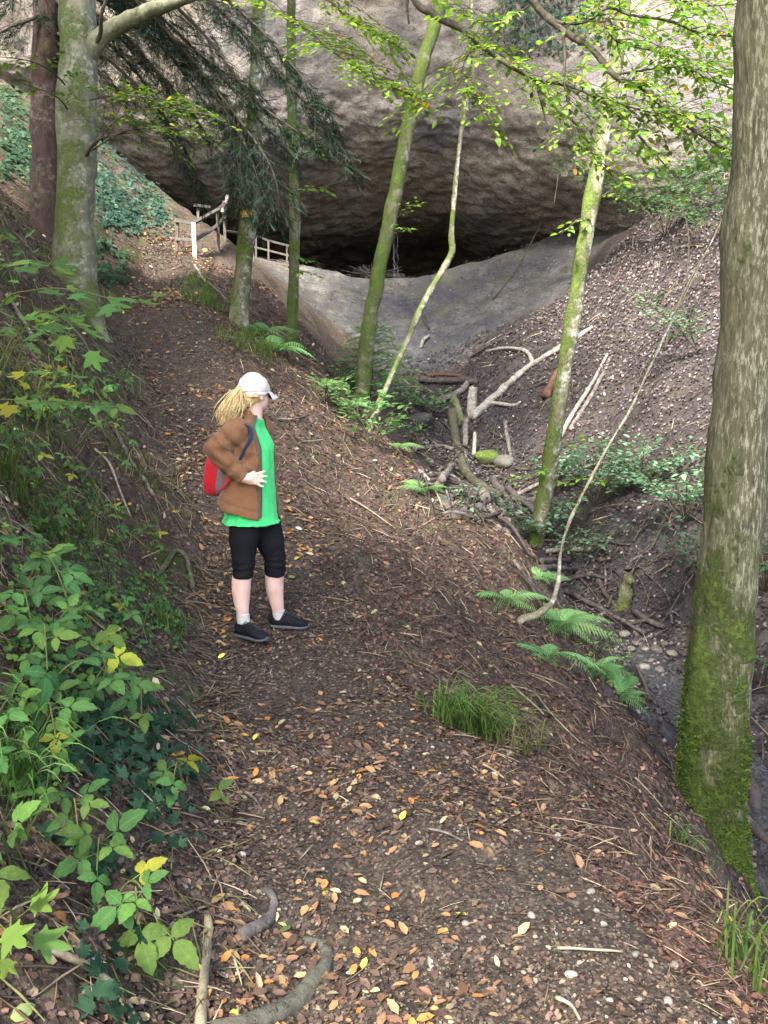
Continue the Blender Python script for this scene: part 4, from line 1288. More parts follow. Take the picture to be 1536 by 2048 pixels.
B = [  # u, v, label, leaves, size, reach, kind, yellow
 (215, 1705, 'bramble with broad dull green leaves low over the gravelly bank foot', 4, 0.20, 0.20, 'bramble', 0.0),
 (255, 1790, 'bramble shoot with one yellow leaflet above mossy root at lower left', 5, 0.19, 0.22, 'bramble', 0.2),
 (40, 1760, 'dark green bramble leaves at the very left edge above the lobed seedling', 5, 0.22, 0.24, 'bramble', 0.0),
 (60, 1905, 'light green lobed maple seedling in the bottom left corner', 6, 0.115, 0.16, 'maple', 0.0),
 (110, 1650, 'bramble tuft beside green moss patch, lower left bank', 4, 0.15, 0.2, 'bramble', 0.0),
 (150, 1470, 'wide bramble with oval leaflets in middle of the ivy patch', 7, 0.18, 0.32, 'bramble', 0.08),
 (60, 1440, 'bramble spray at left edge with a pale yellow-green leaf', 6, 0.18, 0.3, 'bramble', 0.18),
 (250, 1385, 'bramble with pointed leaves hanging over the path-side earth', 8, 0.17, 0.34, 'bramble', 0.05),
 (160, 1330, 'dense bramble with large green leaflets above the ivy patch', 10, 0.19, 0.36, 'bramble', 0.06),
 (60, 1300, 'bramble mound at left edge below the bare earth streak', 9, 0.19, 0.34, 'bramble', 0.04),
 (330, 1420, 'small bramble shoot dangling at the bank foot by ivy', 4, 0.13, 0.22, 'bramble', 0.1),
 (340, 1575, 'small shoot with two bright oval leaves at the path edge', 3, 0.17, 0.16, 'bramble', 0.1),
 (60, 1165, 'bramble with fresh green three-part leaves on upper left bank', 8, 0.18, 0.34, 'bramble', 0.0),
 (20, 1230, 'bramble leaves cut by the left edge halfway up', 6, 0.18, 0.3, 'bramble', 0.05),
 (230, 1215, 'low bramble with small leaves above the fallen mossy twig', 7, 0.11, 0.25, 'bramble', 0.1),
 (280, 1270, 'small leafed bramble with lime tips beside the grass tuft', 7, 0.10, 0.24, 'bramble', 0.25),
 (100, 1040, 'single hazel-like shoot on bare left bank', 5, 0.14, 0.24, 'bramble', 0.0),
 (50, 930, 'broad leafed shoots at left edge under the dead stick', 7, 0.17, 0.35, 'bramble', 0.05),
 (170, 960, 'weak bramble with scattered leaves in middle of bare bank', 5, 0.12, 0.3, 'bramble', 0.1),
 (70, 830, 'lime green lobed seedling with yellowing leaves near dead stick', 7, 0.15, 0.3, 'maple', 0.45),
 (150, 815, 'leafy bramble spray hanging beside the grey dead stick', 9, 0.17, 0.4, 'bramble', 0.05),
 (95, 765, 'yellow-green maple seedling highest on the dead stick', 5, 0.14, 0.25, 'maple', 0.6),
 (40, 700, 'leafy spray at left edge below the beech foot', 9, 0.18, 0.45, 'maple', 0.0),
 (110, 675, 'fresh green maple sprays before the foot of the left beech', 10, 0.17, 0.45, 'maple', 0.0),
 (60, 590, 'long drooping shoot with fresh green leaves across the left beech foot', 9, 0.18, 0.55, 'maple', 0.0),
 (20, 560, 'shoot with pointed leaves at left edge beside beech trunk', 7, 0.18, 0.5, 'maple', 0.0),
 (240, 860, 'small bramble rooting at the path-side bank above hiker', 5, 0.12, 0.3, 'bramble', 0.1),
 (300, 1180, 'sparse tiny seedling by the curled mossy root', 4, 0.09, 0.2, 'leafy', 0.3),
 (445, 1640, 'dark green shoot sprawling onto the path', 4, 0.12, 0.15, 'leafy', 0.0),
 (130, 1130, 'loose bramble with small leaves between bare earth and mound', 7, 0.12, 0.3, 'bramble', 0.1),
 (200, 1040, 'tiny leaved bramble strand on the crumbly mid bank', 6, 0.11, 0.3, 'bramble', 0.15),
 (310, 1090, 'bramble strand above the curled mossy root', 6, 0.10, 0.25, 'bramble', 0.1),
 (130, 890, 'sprawling bramble right of the broad leafed shoots', 8, 0.13, 0.35, 'bramble', 0.05),
 (220, 780, 'leafy bramble on the crest behind the grey dead stick', 8, 0.14, 0.4, 'bramble', 0.05),
 (170, 1240, 'bramble with mixed lime and dark leaves left of grass tuft', 8, 0.13, 0.3, 'bramble', 0.15),
 (20, 1400, 'bramble foliage at the left edge above the long soft grass', 8, 0.16, 0.3, 'bramble', 0.05),
 (110, 1560, 'bramble shoot rising out of the ivy, lower left', 6, 0.15, 0.25, 'bramble', 0.0),
]
for i, (u, v, lab, n, sz, re, kd, ye) in enumerate(B):
    bramble(u, v, lab, int(n * (1.25 if v > 1280 else 1.6)), sz * 0.68, re, i, kind=kd, yellow=ye)

# tall shoots that lean out of the bank at the left edge
def shoot(label, path, n, size, seed, kind='maple', yellow=0.0):
    r = np.random.default_rng(seed)
    c = catmull(px(path), 40)
    b = c[0].copy(); b[2] = float(G(b[0:1], b[1:2])[0])
    c = np.vstack([b[None], c])
    T = empty('maple_shoot' if kind == 'maple' else 'bramble', b)
    tag(T, label, 'plant', 'leafy plants on the left bank')
    m = MB()
    m.tube(c, np.linspace(0.0055, 0.002, len(c)), 6, (0, 0, 0, 1))
    m.build('stem', M_STEM, T)
    for i in range(n):
        t = 0.42 + 0.58 * (i + 0.3) / n
        a = min(int(t * (len(c) - 1)), len(c) - 2)
        d = c[a + 1] - c[a]; d /= np.linalg.norm(d) + 1e-9
        h = np.cross(d, [0, 0, 1.0]); h /= np.linalg.norm(h) + 1e-9
        sd = 1 if i % 2 else -1
        ld = d * (0.6 if i < n - 1 else 1.2) + h * sd * (0.75 if i < n - 1 else 0.1) + np.array([0, 0, -0.12 + 0.15 * r.normal()])
        M = frame(ld, (0.2 * r.normal() + 0.1, -0.55 + 0.25 * r.normal(), 1.0))
        sz = 0.82 * size * (0.75 + 0.5 * r.random())
        if kind == 'maple':
            put('leaf', _mp_mesh[3 if r.random() < yellow else int(r.integers(0, 3))], M_LEAF, T, c[a] + M[:, 0] * sz * 0.4, M, sz)
        else:
            put('leaf', _br_mesh[int(r.integers(0, 2))][int(r.integers(0, 4))], M_LEAF, T, c[a], M, sz)
shoot('uppermost leafy shoot arching in from the left edge', [(-80, 760, 4.6), (-20, 570, 4.5), (40, 522, 4.4), (110, 530, 4.3)], 6, 0.15, 1)
shoot('long shoot crossing the left beech foot, leaf tip farthest right', [(-60, 800, 4.6), (0, 615, 4.5), (70, 580, 4.3), (150, 580, 4.2), (240, 600, 4.1), (300, 585, 4.0)], 9, 0.14, 2)
shoot('drooping maple shoot with many leaves below the beech foot', [(-40, 850, 4.7), (30, 690, 4.6), (80, 625, 4.5), (130, 640, 4.4), (175, 690, 4.3)], 10, 0.15, 3)
shoot('maple shoot at left edge under the drooping one', [(-60, 900, 4.5), (10, 705, 4.5), (60, 660, 4.4), (115, 678, 4.3)], 8, 0.15, 4)
shoot('yellowing maple shoot beside the grey dead stick', [(60, 900, 5.2), (95, 790, 5.1), (120, 748, 5.0), (60, 742, 4.9)], 6, 0.13, 5, 'maple', 0.6)
shoot('bramble shoot with rich green leaves beside the dead stick foot', [(-30, 960, 4.6), (20, 840, 4.6), (80, 805, 4.5), (150, 805, 4.4), (235, 815, 4.3)], 9, 0.15, 6, 'bramble')
shoot('lime maple shoot at the left edge above bare bank', [(-70, 900, 4.2), (-40, 830, 4.2), (0, 800, 4.1), (70, 805, 4.0)], 5, 0.13, 7, 'maple', 0.4)
# ---- ivy creeping over the foot of the left bank
def ivy(regions, name, label, n, size, seed, col, cat='ivy'):
    r = np.random.default_rng(seed)
    pos = []
    for (u0, v0, u1, v1, w) in regions:
        k = int(n * w)
        cu = r.uniform(u0, u1, max(6, k // 9)); cv = r.uniform(v0, v1, max(6, k // 9))
        c = r.integers(0, len(cu), k)
        pos.append(hits(cu[c] + r.normal(size=k) * (u1 - u0) * 0.05, cv[c] + r.normal(size=k) * (v1 - v0) * 0.05))
    pos = np.vstack(pos)
    N = ground_normal(pos[:, 0], pos[:, 1])
    N = N + r.normal(size=N.shape) * 0.28 + np.array([0.1, -0.35, 0.15])
    pos = pos + N * (0.012 + 0.03 * r.random((len(pos), 1)))
    M = rot_frames(N, r.random(len(pos)) * 6.28) * (size * (0.55 + 0.75 * r.random(len(pos))))[:, None, None]
    C, _ = leaf_colors(len(pos), seed, col, [1] * len(col), 0.2)
    o = MB().inst(T_IVY[0], T_IVY[1], pos, M, C).build(name, M_LEAF, origin=pos.mean(0))
    tag(o, label, cat, kind='stuff')
IVYC = [(0.045, 0.105, 0.055), (0.065, 0.14, 0.075), (0.032, 0.08, 0.042)]
ivy([(90, 1400, 360, 1560, 0.45), (180, 1500, 420, 1660, 0.3), (100, 1640, 380, 1760, 0.08), (150, 1860, 230, 2040, 0.05), (20, 1320, 200, 1480, 0.12)], 'ground_ivy', 'dark ivy leaves creeping over the foot of the left bank', 420, 0.058, 5, IVYC)
ivy([(190, 270, 335, 460, 1.0)], 'wall_ivy', 'blue-green ivy sheet on the steep bank left of the fence', 1900, 0.10, 6, [(0.055, 0.12, 0.085), (0.085, 0.165, 0.11), (0.035, 0.085, 0.06)])
ivy([(0, 180, 75, 350, 0.8), (180, 480, 250, 570, 0.2)], 'bank_ivy', 'ivy and low green growth on the far left bank behind spruce', 1200, 0.11, 7, [(0.05, 0.11, 0.06), (0.085, 0.16, 0.085)])
# low herbs that cover parts of the left bank
ivy([(0, 1000, 240, 1300, 0.35), (0, 700, 200, 1000, 0.25), (160, 1150, 360, 1300, 0.25), (0, 1300, 150, 1600, 0.15)], 'bank_herbs', 'small mixed green herbs scattered on the left bank', 1500, 0.036, 8, [(0.10, 0.19, 0.05), (0.07, 0.15, 0.05), (0.16, 0.24, 0.05)], 'herbs')

# ---- grass tufts
def grass(u, v, label, n, L, seed, lean=(0.25, -0.45), col=((0.075, 0.16, 0.035), (0.11, 0.20, 0.045), (0.17, 0.21, 0.06)), w=0.0042, spread=0.07, group='grass tufts'):
    r = np.random.default_rng(seed)
    b = hit(u, v)
    m = MB()
    for i in range(n):
        a = r.random() * 6.28
        d = np.array([math.cos(a), math.sin(a), 0]) * (0.25 + 0.75 * r.random()) + np.array([lean[0], lean[1], 0]) * 0.9
        l = L * (0.5 + 0.65 * r.random())
        p = b + np.array([r.normal() * spread, r.normal() * spread, 0])
        p[2] = float(G(p[0:1], p[1:2])[0]) - 0.01
        t = np.linspace(0, 1, 7)
        c = p[None] + (t[:, None] * d[None] * 0.62 + np.stack([0 * t, 0 * t, 1.28 * t - 0.86 * t ** 2.2], -1)) * l
        s = np.cross(d, [0, 0, 1.0]); s /= np.linalg.norm(s)
        ww = w * (1 - t ** 2 * 0.95)
        V = np.vstack([c + s * ww[:, None], c - s * ww[:, None] + np.array([0, 0, w * 0.4])])
        F = [[k, k + 1, 8 + k, 7 + k] for k in range(6)]
        m.add(V, F, np.array(col[int(r.integers(0, len(col)))]) * (0.7 + 0.6 * r.random()))
    o = m.build('grass_tuft', M_LEAF, origin=b)
    tag(o, label, 'grass', group, 'stuff' if spread > 0.13 else None)
    return o
for i, a in enumerate([
 (950, 1465, 'large bright green grass tuft on the right edge of the path', 210, 0.42, 0.085),
 (900, 1440, 'smaller grass tuft touching the left of the large path-edge tuft', 90, 0.36, 0.06),
 (1495, 1945, 'tall stiff grass tuft in the bottom right corner', 60, 0.42, 0.05),
 (1360, 1690, 'thin grass tuft on the slope below big trunk foot', 45, 0.20, 0.05),
 (410, 605, 'grass tuft on the far path edge below the fence', 150, 0.45, 0.22),
 (395, 570, 'upper half of the grass strip just below the fence', 80, 0.40, 0.14),
 (505, 695, 'grass tuft below the crooked mossy tree beside ferns', 110, 0.45, 0.20),
 (465, 690, 'short grass on the lip left of the fern clump', 60, 0.35, 0.18),
 (20, 1560, 'long soft grass drooping at the left edge of bank', 110, 0.42, 0.07),
 (335, 1255, 'grass tuft on the bank foot left of hiker shoes', 60, 0.22, 0.06),
 (70, 1045, 'yellowish grass tuft on the upper left bank', 80, 0.40, 0.10),
 (170, 1065, 'loose olive grass tuft mid left bank', 70, 0.32, 0.09),
 (30, 980, 'grass clump at left edge below broad shoots', 80, 0.38, 0.10),
 (120, 720, 'tall thin olive grass below the left beech foot', 60, 0.4, 0.13),
 (15, 760, 'dry pale grass at the left edge under the shoots', 90, 0.5, 0.14),
 (190, 790, 'fine olive grass along the dead stick', 50, 0.3, 0.12),
 (260, 930, 'fine olive grass fringe on the bank crest', 60, 0.3, 0.12),
 (1035, 1500, 'thin grass wisps on slope right of the large tuft', 40, 0.3, 0.08),
]):
    u, v, lab, n, L, sp = a
    dry = ((0.16, 0.17, 0.06), (0.22, 0.20, 0.09), (0.11, 0.16, 0.05)) if ('dry' in lab or 'yellow' in lab or 'olive' in lab or 'wisps' in lab) else ((0.10, 0.21, 0.045), (0.15, 0.27, 0.06), (0.20, 0.29, 0.08))
    grass(u, v, lab, n, L, 200 + i, col=dry, spread=sp, w=0.004 if v > 1000 else 0.005)

# ---- ferns
_fr_mesh = [col_mesh('frond', T_FROND[i % 2], c, 0.08, i) for i, c in enumerate([(0.20, 0.38, 0.13), (0.25, 0.44, 0.16), (0.15, 0.30, 0.10)])]
def fern(u, v, label, n, L, seed, lean=(0.2, -0.3)):
    r = np.random.default_rng(seed)
    b = hit(u, v)
    T = empty('fern', b)
    tag(T, label, 'fern', 'ferns of the ravine')
    for i in range(n):
        a = 6.283 * (i + 0.5 * r.random()) / n
        d = np.array([math.cos(a), math.sin(a), 0]) + np.array([lean[0], lean[1], 0])
        d[2] = 0.30 + 0.35 * r.random()
        put('frond', _fr_mesh[int(r.integers(0, 3))], M_LEAF, T, b + np.array([0, 0, 0.01]), frame(d, (0.2 * r.normal(), 0.2 * r.normal() - 0.2, 1)), L * (0.7 + 0.5 * r.random()))
    return T
for i, a in enumerate([
 (520, 672, 'pale green fern clump between the two nearest-left slim trees', 8, 0.62), (556, 705, 'fern at the foot of slim upright tree', 7, 0.55),
 (645, 775, 'fern on the lip beside the young conifer', 6, 0.5), (700, 815, 'fern among herbs at the leaning tree foot', 6, 0.5),
 (1015, 1205, 'upright fern left of the bent sapling foot', 7, 0.36), (1120, 1255, 'largest fern drooping behind the bent sapling foot', 10, 0.50),
 (1095, 1320, 'fern fronds below the bent sapling on the slope lip', 6, 0.38), (1195, 1345, 'fern on the lip above the stream stones', 7, 0.34),
 (1245, 1395, 'lowest fern pointing over the stream', 7, 0.32), (1085, 1160, 'small fern above the bent sapling on the lip', 6, 0.3), (850, 985, 'small fern on the lip above the creek logs', 6, 0.32),
 (790, 900, 'fern tuft by the kinked sapling foot', 6, 0.4)]):
    fern(*a, 300 + i)

# ---- small-leaved shrubs and herbs along the gully
def shrub(u, v, label, h, n_br, leaf, seed, cols=GREEN, wts=GREENW, lean=(0, 0), parts=30, name='shrub', spread=1.0, d=None, twig=0.35):
    r = np.random.default_rng(seed)
    b = hit(u, v) if d is None else on_ground(P(u, v, d)[0], d)
    T = empty(name, b)
    tag(T, label, 'shrub', 'shrubs of the ravine')
    tw = MB()
    bs = []
    if u > 800 and v > 800:
        n_br, h = int(n_br * 1.7), h * 1.2
    for i in range(n_br):
        a = r.random() * 6.28
        dd = np.array([math.cos(a) * 0.6 * spread + lean[0], math.sin(a) * 0.6 * spread + lean[1], 0.55 + 0.4 * r.random()])
        L = h * (0.6 + 0.6 * r.random())
        c = branch(tw, [b - [0, 0, 0.03], b + dd * L * 0.5 + r.normal(size=3) * 0.04, b + dd * L * np.array([1.15, 1.15, 0.85])], 0.007, 0.002, 5, 14)
        bs.append(c)
    p, f, s = sprays(tw, bs, seed, twig, 0.13, leaf, 0.1, leaf * 0.85, first=0.25)
    tag(tw.build('stems', M_TWIG, T), kind='stuff')
    hang_leaves(T, p, f, s, T_BEECH, cols, wts, seed, parts)
    return T
AQ = [(0.17, 0.33, 0.17), (0.23, 0.41, 0.22), (0.13, 0.27, 0.14)]
shrub(1060, 1085, 'leafy shrub round the foot of the tree in the creek bed', 0.86, 13, 0.10, 401, AQ, [1, 1, 1], (0.1, -0.1))
shrub(1190, 1010, 'shrub with scattered pale leaves right of the creek-bed tree', 1.15, 12, 0.10, 402, AQ, [1, 1, 1], (0.35, 0))
shrub(1110, 985, 'shrub hanging in front of the creek-bed tree, waist high', 0.92, 11, 0.10, 403, AQ, [1, 1, 1], (0.2, 0))
shrub(1370, 1040, 'thin shrub reaching left from behind the big trunk', 1.03, 10, 0.10, 404, AQ, [1, 1, 1], (-0.4, 0))
shrub(650, 800, 'bright herb clump on the lip left of the young conifer', 0.5, 8, 0.09, 405, [(0.20, 0.38, 0.13), (0.26, 0.42, 0.14)], [1, 1])
shrub(745, 890, 'herb clump at the foot of the kinked sapling', 0.6, 9, 0.09, 406, [(0.20, 0.36, 0.11), (0.15, 0.30, 0.09)], [1, 1])
shrub(790, 820, 'leafy herbs right of the leaning tree foot', 0.6, 9, 0.08, 407, [(0.20, 0.36, 0.11), (0.15, 0.30, 0.09)], [1, 1])
shrub(690, 770, 'herbs under the young conifer on the lip', 0.5, 7, 0.09, 408, [(0.20, 0.36, 0.11), (0.15, 0.30, 0.09)], [1, 1])
shrub(820, 880, 'green herbs spilling onto the creek logs', 0.45, 7, 0.07, 409, [(0.20, 0.36, 0.11), (0.15, 0.30, 0.09)], [1, 1])
shrub(1290, 985, 'airy shrub in mid air right of the leaning creek-bed tree', 0.9, 9, 0.10, 421, AQ, [1, 1, 1], (0.1, -0.1))
shrub(1150, 1120, 'pale shrub on the branch jam behind bent sapling', 0.6, 8, 0.08, 422, AQ, [1, 1, 1], (0.1, -0.1))
shrub(860, 830, 'pale green herbs at the creek head beside the split log', 0.6, 8, 0.10, 423, [(0.20, 0.36, 0.13), (0.15, 0.30, 0.10)], [1, 1])
shrub(720, 850, 'fresh herb clump just below the young conifer', 0.7, 10, 0.11, 424, [(0.20, 0.36, 0.13), (0.15, 0.30, 0.10)], [1, 1])
shrub(1330, 470, 'blue-green leafy bush where the right bank meets the cliff', 2.6, 16, 0.13, 410, [(0.10, 0.21, 0.12), (0.14, 0.26, 0.13), (0.16, 0.27, 0.07)], [2, 2, 1], (-0.25, -0.1), 60, 'bush', 1.3, None, 0.8)
shrub(1430, 480, 'pale bush beside the big trunk high on the right bank', 2.0, 12, 0.12, 411, [(0.11, 0.22, 0.12), (0.15, 0.27, 0.13)], [1, 1], (-0.1, -0.1), 40, 'bush', 1.2, None, 0.7)
shrub(1395, 700, 'sparse twiggy shrub in mid right bank', 1.5, 5, 0.09, 412, AQ, [1, 1, 1], (-0.2, 0), 20, 'shrub', 1.2, None, 0.5)
shrub(1300, 620, 'small sparse shrub left of the twiggy one on right bank', 0.9, 4, 0.10, 413, AQ, [1, 1, 1], (-0.2, 0), 20)
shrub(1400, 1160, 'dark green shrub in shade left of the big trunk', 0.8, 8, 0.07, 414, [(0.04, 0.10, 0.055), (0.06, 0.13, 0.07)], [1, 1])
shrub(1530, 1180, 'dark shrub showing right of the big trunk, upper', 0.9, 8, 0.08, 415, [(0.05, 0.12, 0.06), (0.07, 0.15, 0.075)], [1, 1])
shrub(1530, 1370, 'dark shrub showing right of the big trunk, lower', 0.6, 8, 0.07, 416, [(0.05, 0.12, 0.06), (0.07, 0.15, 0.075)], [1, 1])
shrub(1190, 1310, 'green herbs on the slope lip between the ferns', 0.22, 7, 0.04, 417, [(0.18, 0.34, 0.11), (0.22, 0.38, 0.13)], [1, 1], twig=0.12)
shrub(1235, 1335, 'small herb tuft on lip right above the lowest fern', 0.2, 6, 0.04, 418, [(0.18, 0.34, 0.11), (0.22, 0.38, 0.13)], [1, 1], twig=0.12)
shrub(940, 1010, 'tiny herb on the slope lip before the pale log end', 0.25, 5, 0.05, 419, AQ, [1, 1, 1], twig=0.15)

# the leaf tufts that sprout from the leaning tree and thin dark stem beside big trunk
def sprout(u, v, d, label, seed, to):
    r = np.random.default_rng(seed)
    return None
def young_conifer():
    b = hit(742, 795)
    T = empty('young_spruce', b)
    tag(T, 'soft green young conifer on the slope lip at centre', 'tree')
    w, n = MB(), MB()
    d = b[1]
    top = b + np.array([0.02, 0, 1.45])
    branch(w, [b - [0, 0, 0.1], (b + top) / 2 + [0.02, 0, 0], top], 0.022, 0.005, 6, 12)
    r = np.random.default_rng(77)
    bs = []
    for i in range(46):
        t = 0.08 + 0.88 * i / 46
        a = i * 2.4
        L = 0.95 * (1 - t) ** 0.6 + 0.12
        p = b + (top - b) * t
        e = p + np.array([math.cos(a), math.sin(a), 0.12]) * L
        bs.append(branch(w, [p, (p + e) / 2 + [0, 0, 0.05], e + [0, 0, -0.04]], 0.006, 0.002, 4, 8))
    needle_boughs(w, n, bs, 78, 0.26, 0.055, 0.11, ((0.18, 0.34, 0.11), (0.24, 0.42, 0.14), (0.13, 0.27, 0.09)), 0.1)
    w.build('stem', M_TWIG, T)
    tag(n.build('needles', M_NEEDLE, T), kind='stuff')
young_conifer()

# thin bare twiggy saplings on the right bank
def bare(u, label, path, rad, seed, mat=None, forks=()):
    pts = px(path)
    T = empty('bare_sapling', pts[0])
    tag(T, label, 'sapling', 'bare saplings')
    m = MB()
    branch(m, pts, rad, 0.004, 7, 40, 0.002, seed=seed)
    m.build('stem', mat or M_TWIG, T)
    for f in forks:
        fm = MB()
        branch(fm, px(f), rad * 0.5, 0.003, 5, 20, 0.001, seed=seed + 1)
        fm.build('branch', mat or M_TWIG, T)
_h = hit(1330, 700)
bare(0, 'thin dark forked sapling rising to the big trunk on the right bank', [(1330, 700, _h[1]), (1345, 640, _h[1]), (1380, 560, _h[1]), (1420, 490, _h[1]), (1450, 425, _h[1]), (1480, 360, _h[1])], 0.035, 1, forks=[[(1372, 575, _h[1]), (1378, 480, _h[1]), (1365, 420, _h[1]), (1340, 390, _h[1])], [(1408, 510, _h[1]), (1450, 495, _h[1] - .3)]])
_h = hit(985, 600)
bare(0, 'thin dark hanging twig-like sapling before the grey cave bank', [(985, 600, _h[1]), (1030, 545, _h[1]), (1060, 490, _h[1]), (1085, 440, _h[1])], 0.03, 2, forks=[[(1040, 530, _h[1]), (1052, 560, _h[1] - .2), (1040, 600, _h[1] - .2)]])

# hanging growth on the cliff (upper right of centre)
def cliff_growth():
    r = np.random.default_rng(9)
    flat = CLIFF.reshape(-1, 3)
    sel = flat[(flat[:, 2] > 10.2) & (flat[:, 2] < 13.2) & (np.abs(flat[:, 0] - 4.3 - (flat[:, 2] - 11.5) * 0.2) < 1.5)]
    p = sel[r.integers(0, len(sel), 1500)] + r.normal(size=(1500, 3)) * 0.12 + np.array([0, -0.12, 0])
    N = r.normal(size=(1500, 3)) * 0.5 + np.array([0, -0.8, 0.5])
    M = rot_frames(N, r.random(1500) * 6.28) * (0.13 * (0.6 + 0.8 * r.random(1500)))[:, None, None]
    C, _ = leaf_colors(1500, 3, [(0.05, 0.10, 0.065), (0.07, 0.135, 0.085), (0.035, 0.075, 0.05)], [1, 1, 1])
    o = MB().inst(T_IVY[0], T_IVY[1], p, M, C).build('cliff_ivy', M_LEAF, origin=p.mean(0))
    tag(o, 'blue-green ivy hanging on the cliff face at upper right of centre', 'ivy', kind='stuff')
cliff_growth()
# ------------------------------------------------------------------ leaf litter, straw, gravel
DRYC = [(0.30, 0.165, 0.075), (0.36, 0.235, 0.115), (0.20, 0.105, 0.06), (0.40, 0.33, 0.18), (0.50, 0.40, 0.07), (0.12, 0.075, 0.052), (0.46, 0.42, 0.33), (0.26, 0.30, 0.10), (0.44, 0.19, 0.05)]
def scatter_xy(n, y0, y1, xf0, xf1, seed, power=1.0):
    """random ground points, thinning with distance"""
    r = np.random.default_rng(seed)
    y = y0 * (y1 / y0) ** (r.random(n) ** power)
    x0, x1 = xf0(y), xf1(y)
    x = x0 + (x1 - x0) * r.random(n)
    return x, y, r
def lay(name, parent, x, y, r, T, size, cols, w, mat, lift=0.004, tilt=0.25, yscale=0.0, aspect=None, downhill=0.0, stuff=True):
    n = len(x)
    z = G(x, y)
    N = ground_normal(x, y, 0.03)
    N2 = N + r.normal(size=N.shape) * tilt
    ang = r.random(n) * 6.283
    M = rot_frames(N2, ang)
    if downhill:
        g = np.stack([-N[:, 0], -N[:, 1], 0 * x], -1)
        dh = np.stack([N[:, 0], N[:, 1], 0 * x], -1) + r.normal(size=(n, 3)) * downhill * np.linalg.norm(N[:, :2], axis=1)[:, None]
        dh = dh - N2 * ((dh * N2).sum(1) / (N2 * N2).sum(1))[:, None]
        M = np.array([frame(dh[i], N2[i]) for i in range(n)])
    s = size * (0.55 + 0.8 * r.random(n)) * (1 + yscale * y)
    A = np.ones((n, 3))
    if aspect:
        A[:, 0] = aspect[0] + (aspect[1] - aspect[0]) * r.random(n)
    M = M * s[:, None, None] * A[:, None, :]
    pos = np.stack([x, y, z], -1) + N * ((lift + 0.0022 * np.maximum(y - 4, 0)) * (0.4 + r.random(n)))[:, None]
    C, idx = leaf_colors(n, int(r.integers(1e6)), cols, w, 0.22)
    return pos, M, C, idx
T_BIT = (np.array([[-0.5, -0.28, 0.0], [0.1, -0.36, 0.06], [0.5, 0.02, 0.02], [0.05, 0.34, 0.08], [-0.45, 0.22, 0.03]]), np.array([[0, 1, 2, 2], [0, 2, 3, 3], [0, 3, 4, 4]]))
T_STRAW = (np.array([[-0.5, -0.009, 0], [-0.5, 0.009, 0], [-0.5, 0, 0.014], [0, -0.011, 0.03], [0.02, 0.04, 0.03], [0, 0.015, 0.045], [0.5, -0.006, 0], [0.5, 0.006, 0], [0.5, 0, 0.012]]),
           np.array([[0, 3, 5, 2], [1, 2, 5, 4], [3, 6, 8, 5], [4, 5, 8, 7], [0, 1, 4, 3], [3, 4, 7, 6]]))
def mass(name, parent, T, lot, mat, lab=None):
    m = MB()
    for pos, M, C, _ in lot:
        m.inst(T[0], T[1], pos, M, C)
    o = m.build(name, mat, parent, origin=(0, 0, 0))
    tag(o, kind='stuff')
    return o
pl = lambda y: _path_c(y) - _path_w(y) * 1.05
pr_ = lambda y: _path_c(y) + _path_w(y) * 1.1
DARKC = [(0.075, 0.048, 0.036), (0.12, 0.075, 0.055), (0.045, 0.03, 0.024), (0.18, 0.115, 0.08), (0.25, 0.18, 0.115), (0.10, 0.062, 0.046)]
# path: crumbs of old leaves everywhere, whole leaves on top
x, y, r = scatter_xy(42000, 1.5, 18, pl, pr_, 60)
keep = r.random(len(x)) < np.clip(0.75 - 0.4 * (x - pl(y)) / (pr_(y) - pl(y)) + 0.9 * noise(np.stack([x * 1.9, y * 1.9, 0 * x], -1), 14), 0.12, 1)
x, y = x[keep], y[keep]
lotA = [lay('', None, x, y, r, T_BIT, 0.0125, DARKC + [(0.27, 0.20, 0.13), (0.19, 0.16, 0.12)], [4, 4, 4, 2.4, 0.8, 2.5, 0.35, 0.8], M_DRY, 0.005, 0.30, 0.10)]
mass('leaf_crumbs', GROUND['path'], T_BIT, lotA, M_DRY)
x, y, r = scatter_xy(10500, 1.6, 18, pl, pr_, 61)
keep = r.random(len(x)) < np.clip(0.62 - (x - pl(y)) / (pr_(y) - pl(y)) * 0.62 + 0.75 * noise(np.stack([x * 1.5, y * 1.5, 0 * x], -1), 4), 0.05, 1)
x, y = x[keep], y[keep]
pos, M, C, idx = lay('', None, x, y, r, T_BEECHC[0], 0.035, DRYC + [(0.085, 0.05, 0.035)], [4.5, 2.4, 4.5, 1.1, 0.35, 5, 0.25, 0.25, 1.7, 3.5], M_DRY, 0.006, 0.26, 0.07)
near = np.argsort(y)[:300]
dry_meshes = [[col_mesh('fallen_leaf', T_BEECHC[t], c, 0.10, 10 * t + i) for i, c in enumerate(DRYC + [(0.085, 0.05, 0.035)])] for t in range(4)]
for k in near:
    sc = np.linalg.norm(M[k][:, 0])
    put('fallen_leaf', dry_meshes[int(rng.integers(0, 4))][idx[k]], M_DRY, GROUND['path'], pos[k], M[k] / sc, sc)
rest = np.argsort(y)[300:]
m = MB()
for t in range(4):
    q = rest[t::4]
    m.inst(T_LEAFLO[0], T_LEAFLO[1], pos[q], M[q], C[q])
tag(m.build('far_leaves', M_DRY, GROUND['path'], origin=(0, 0, 0)), kind='stuff')

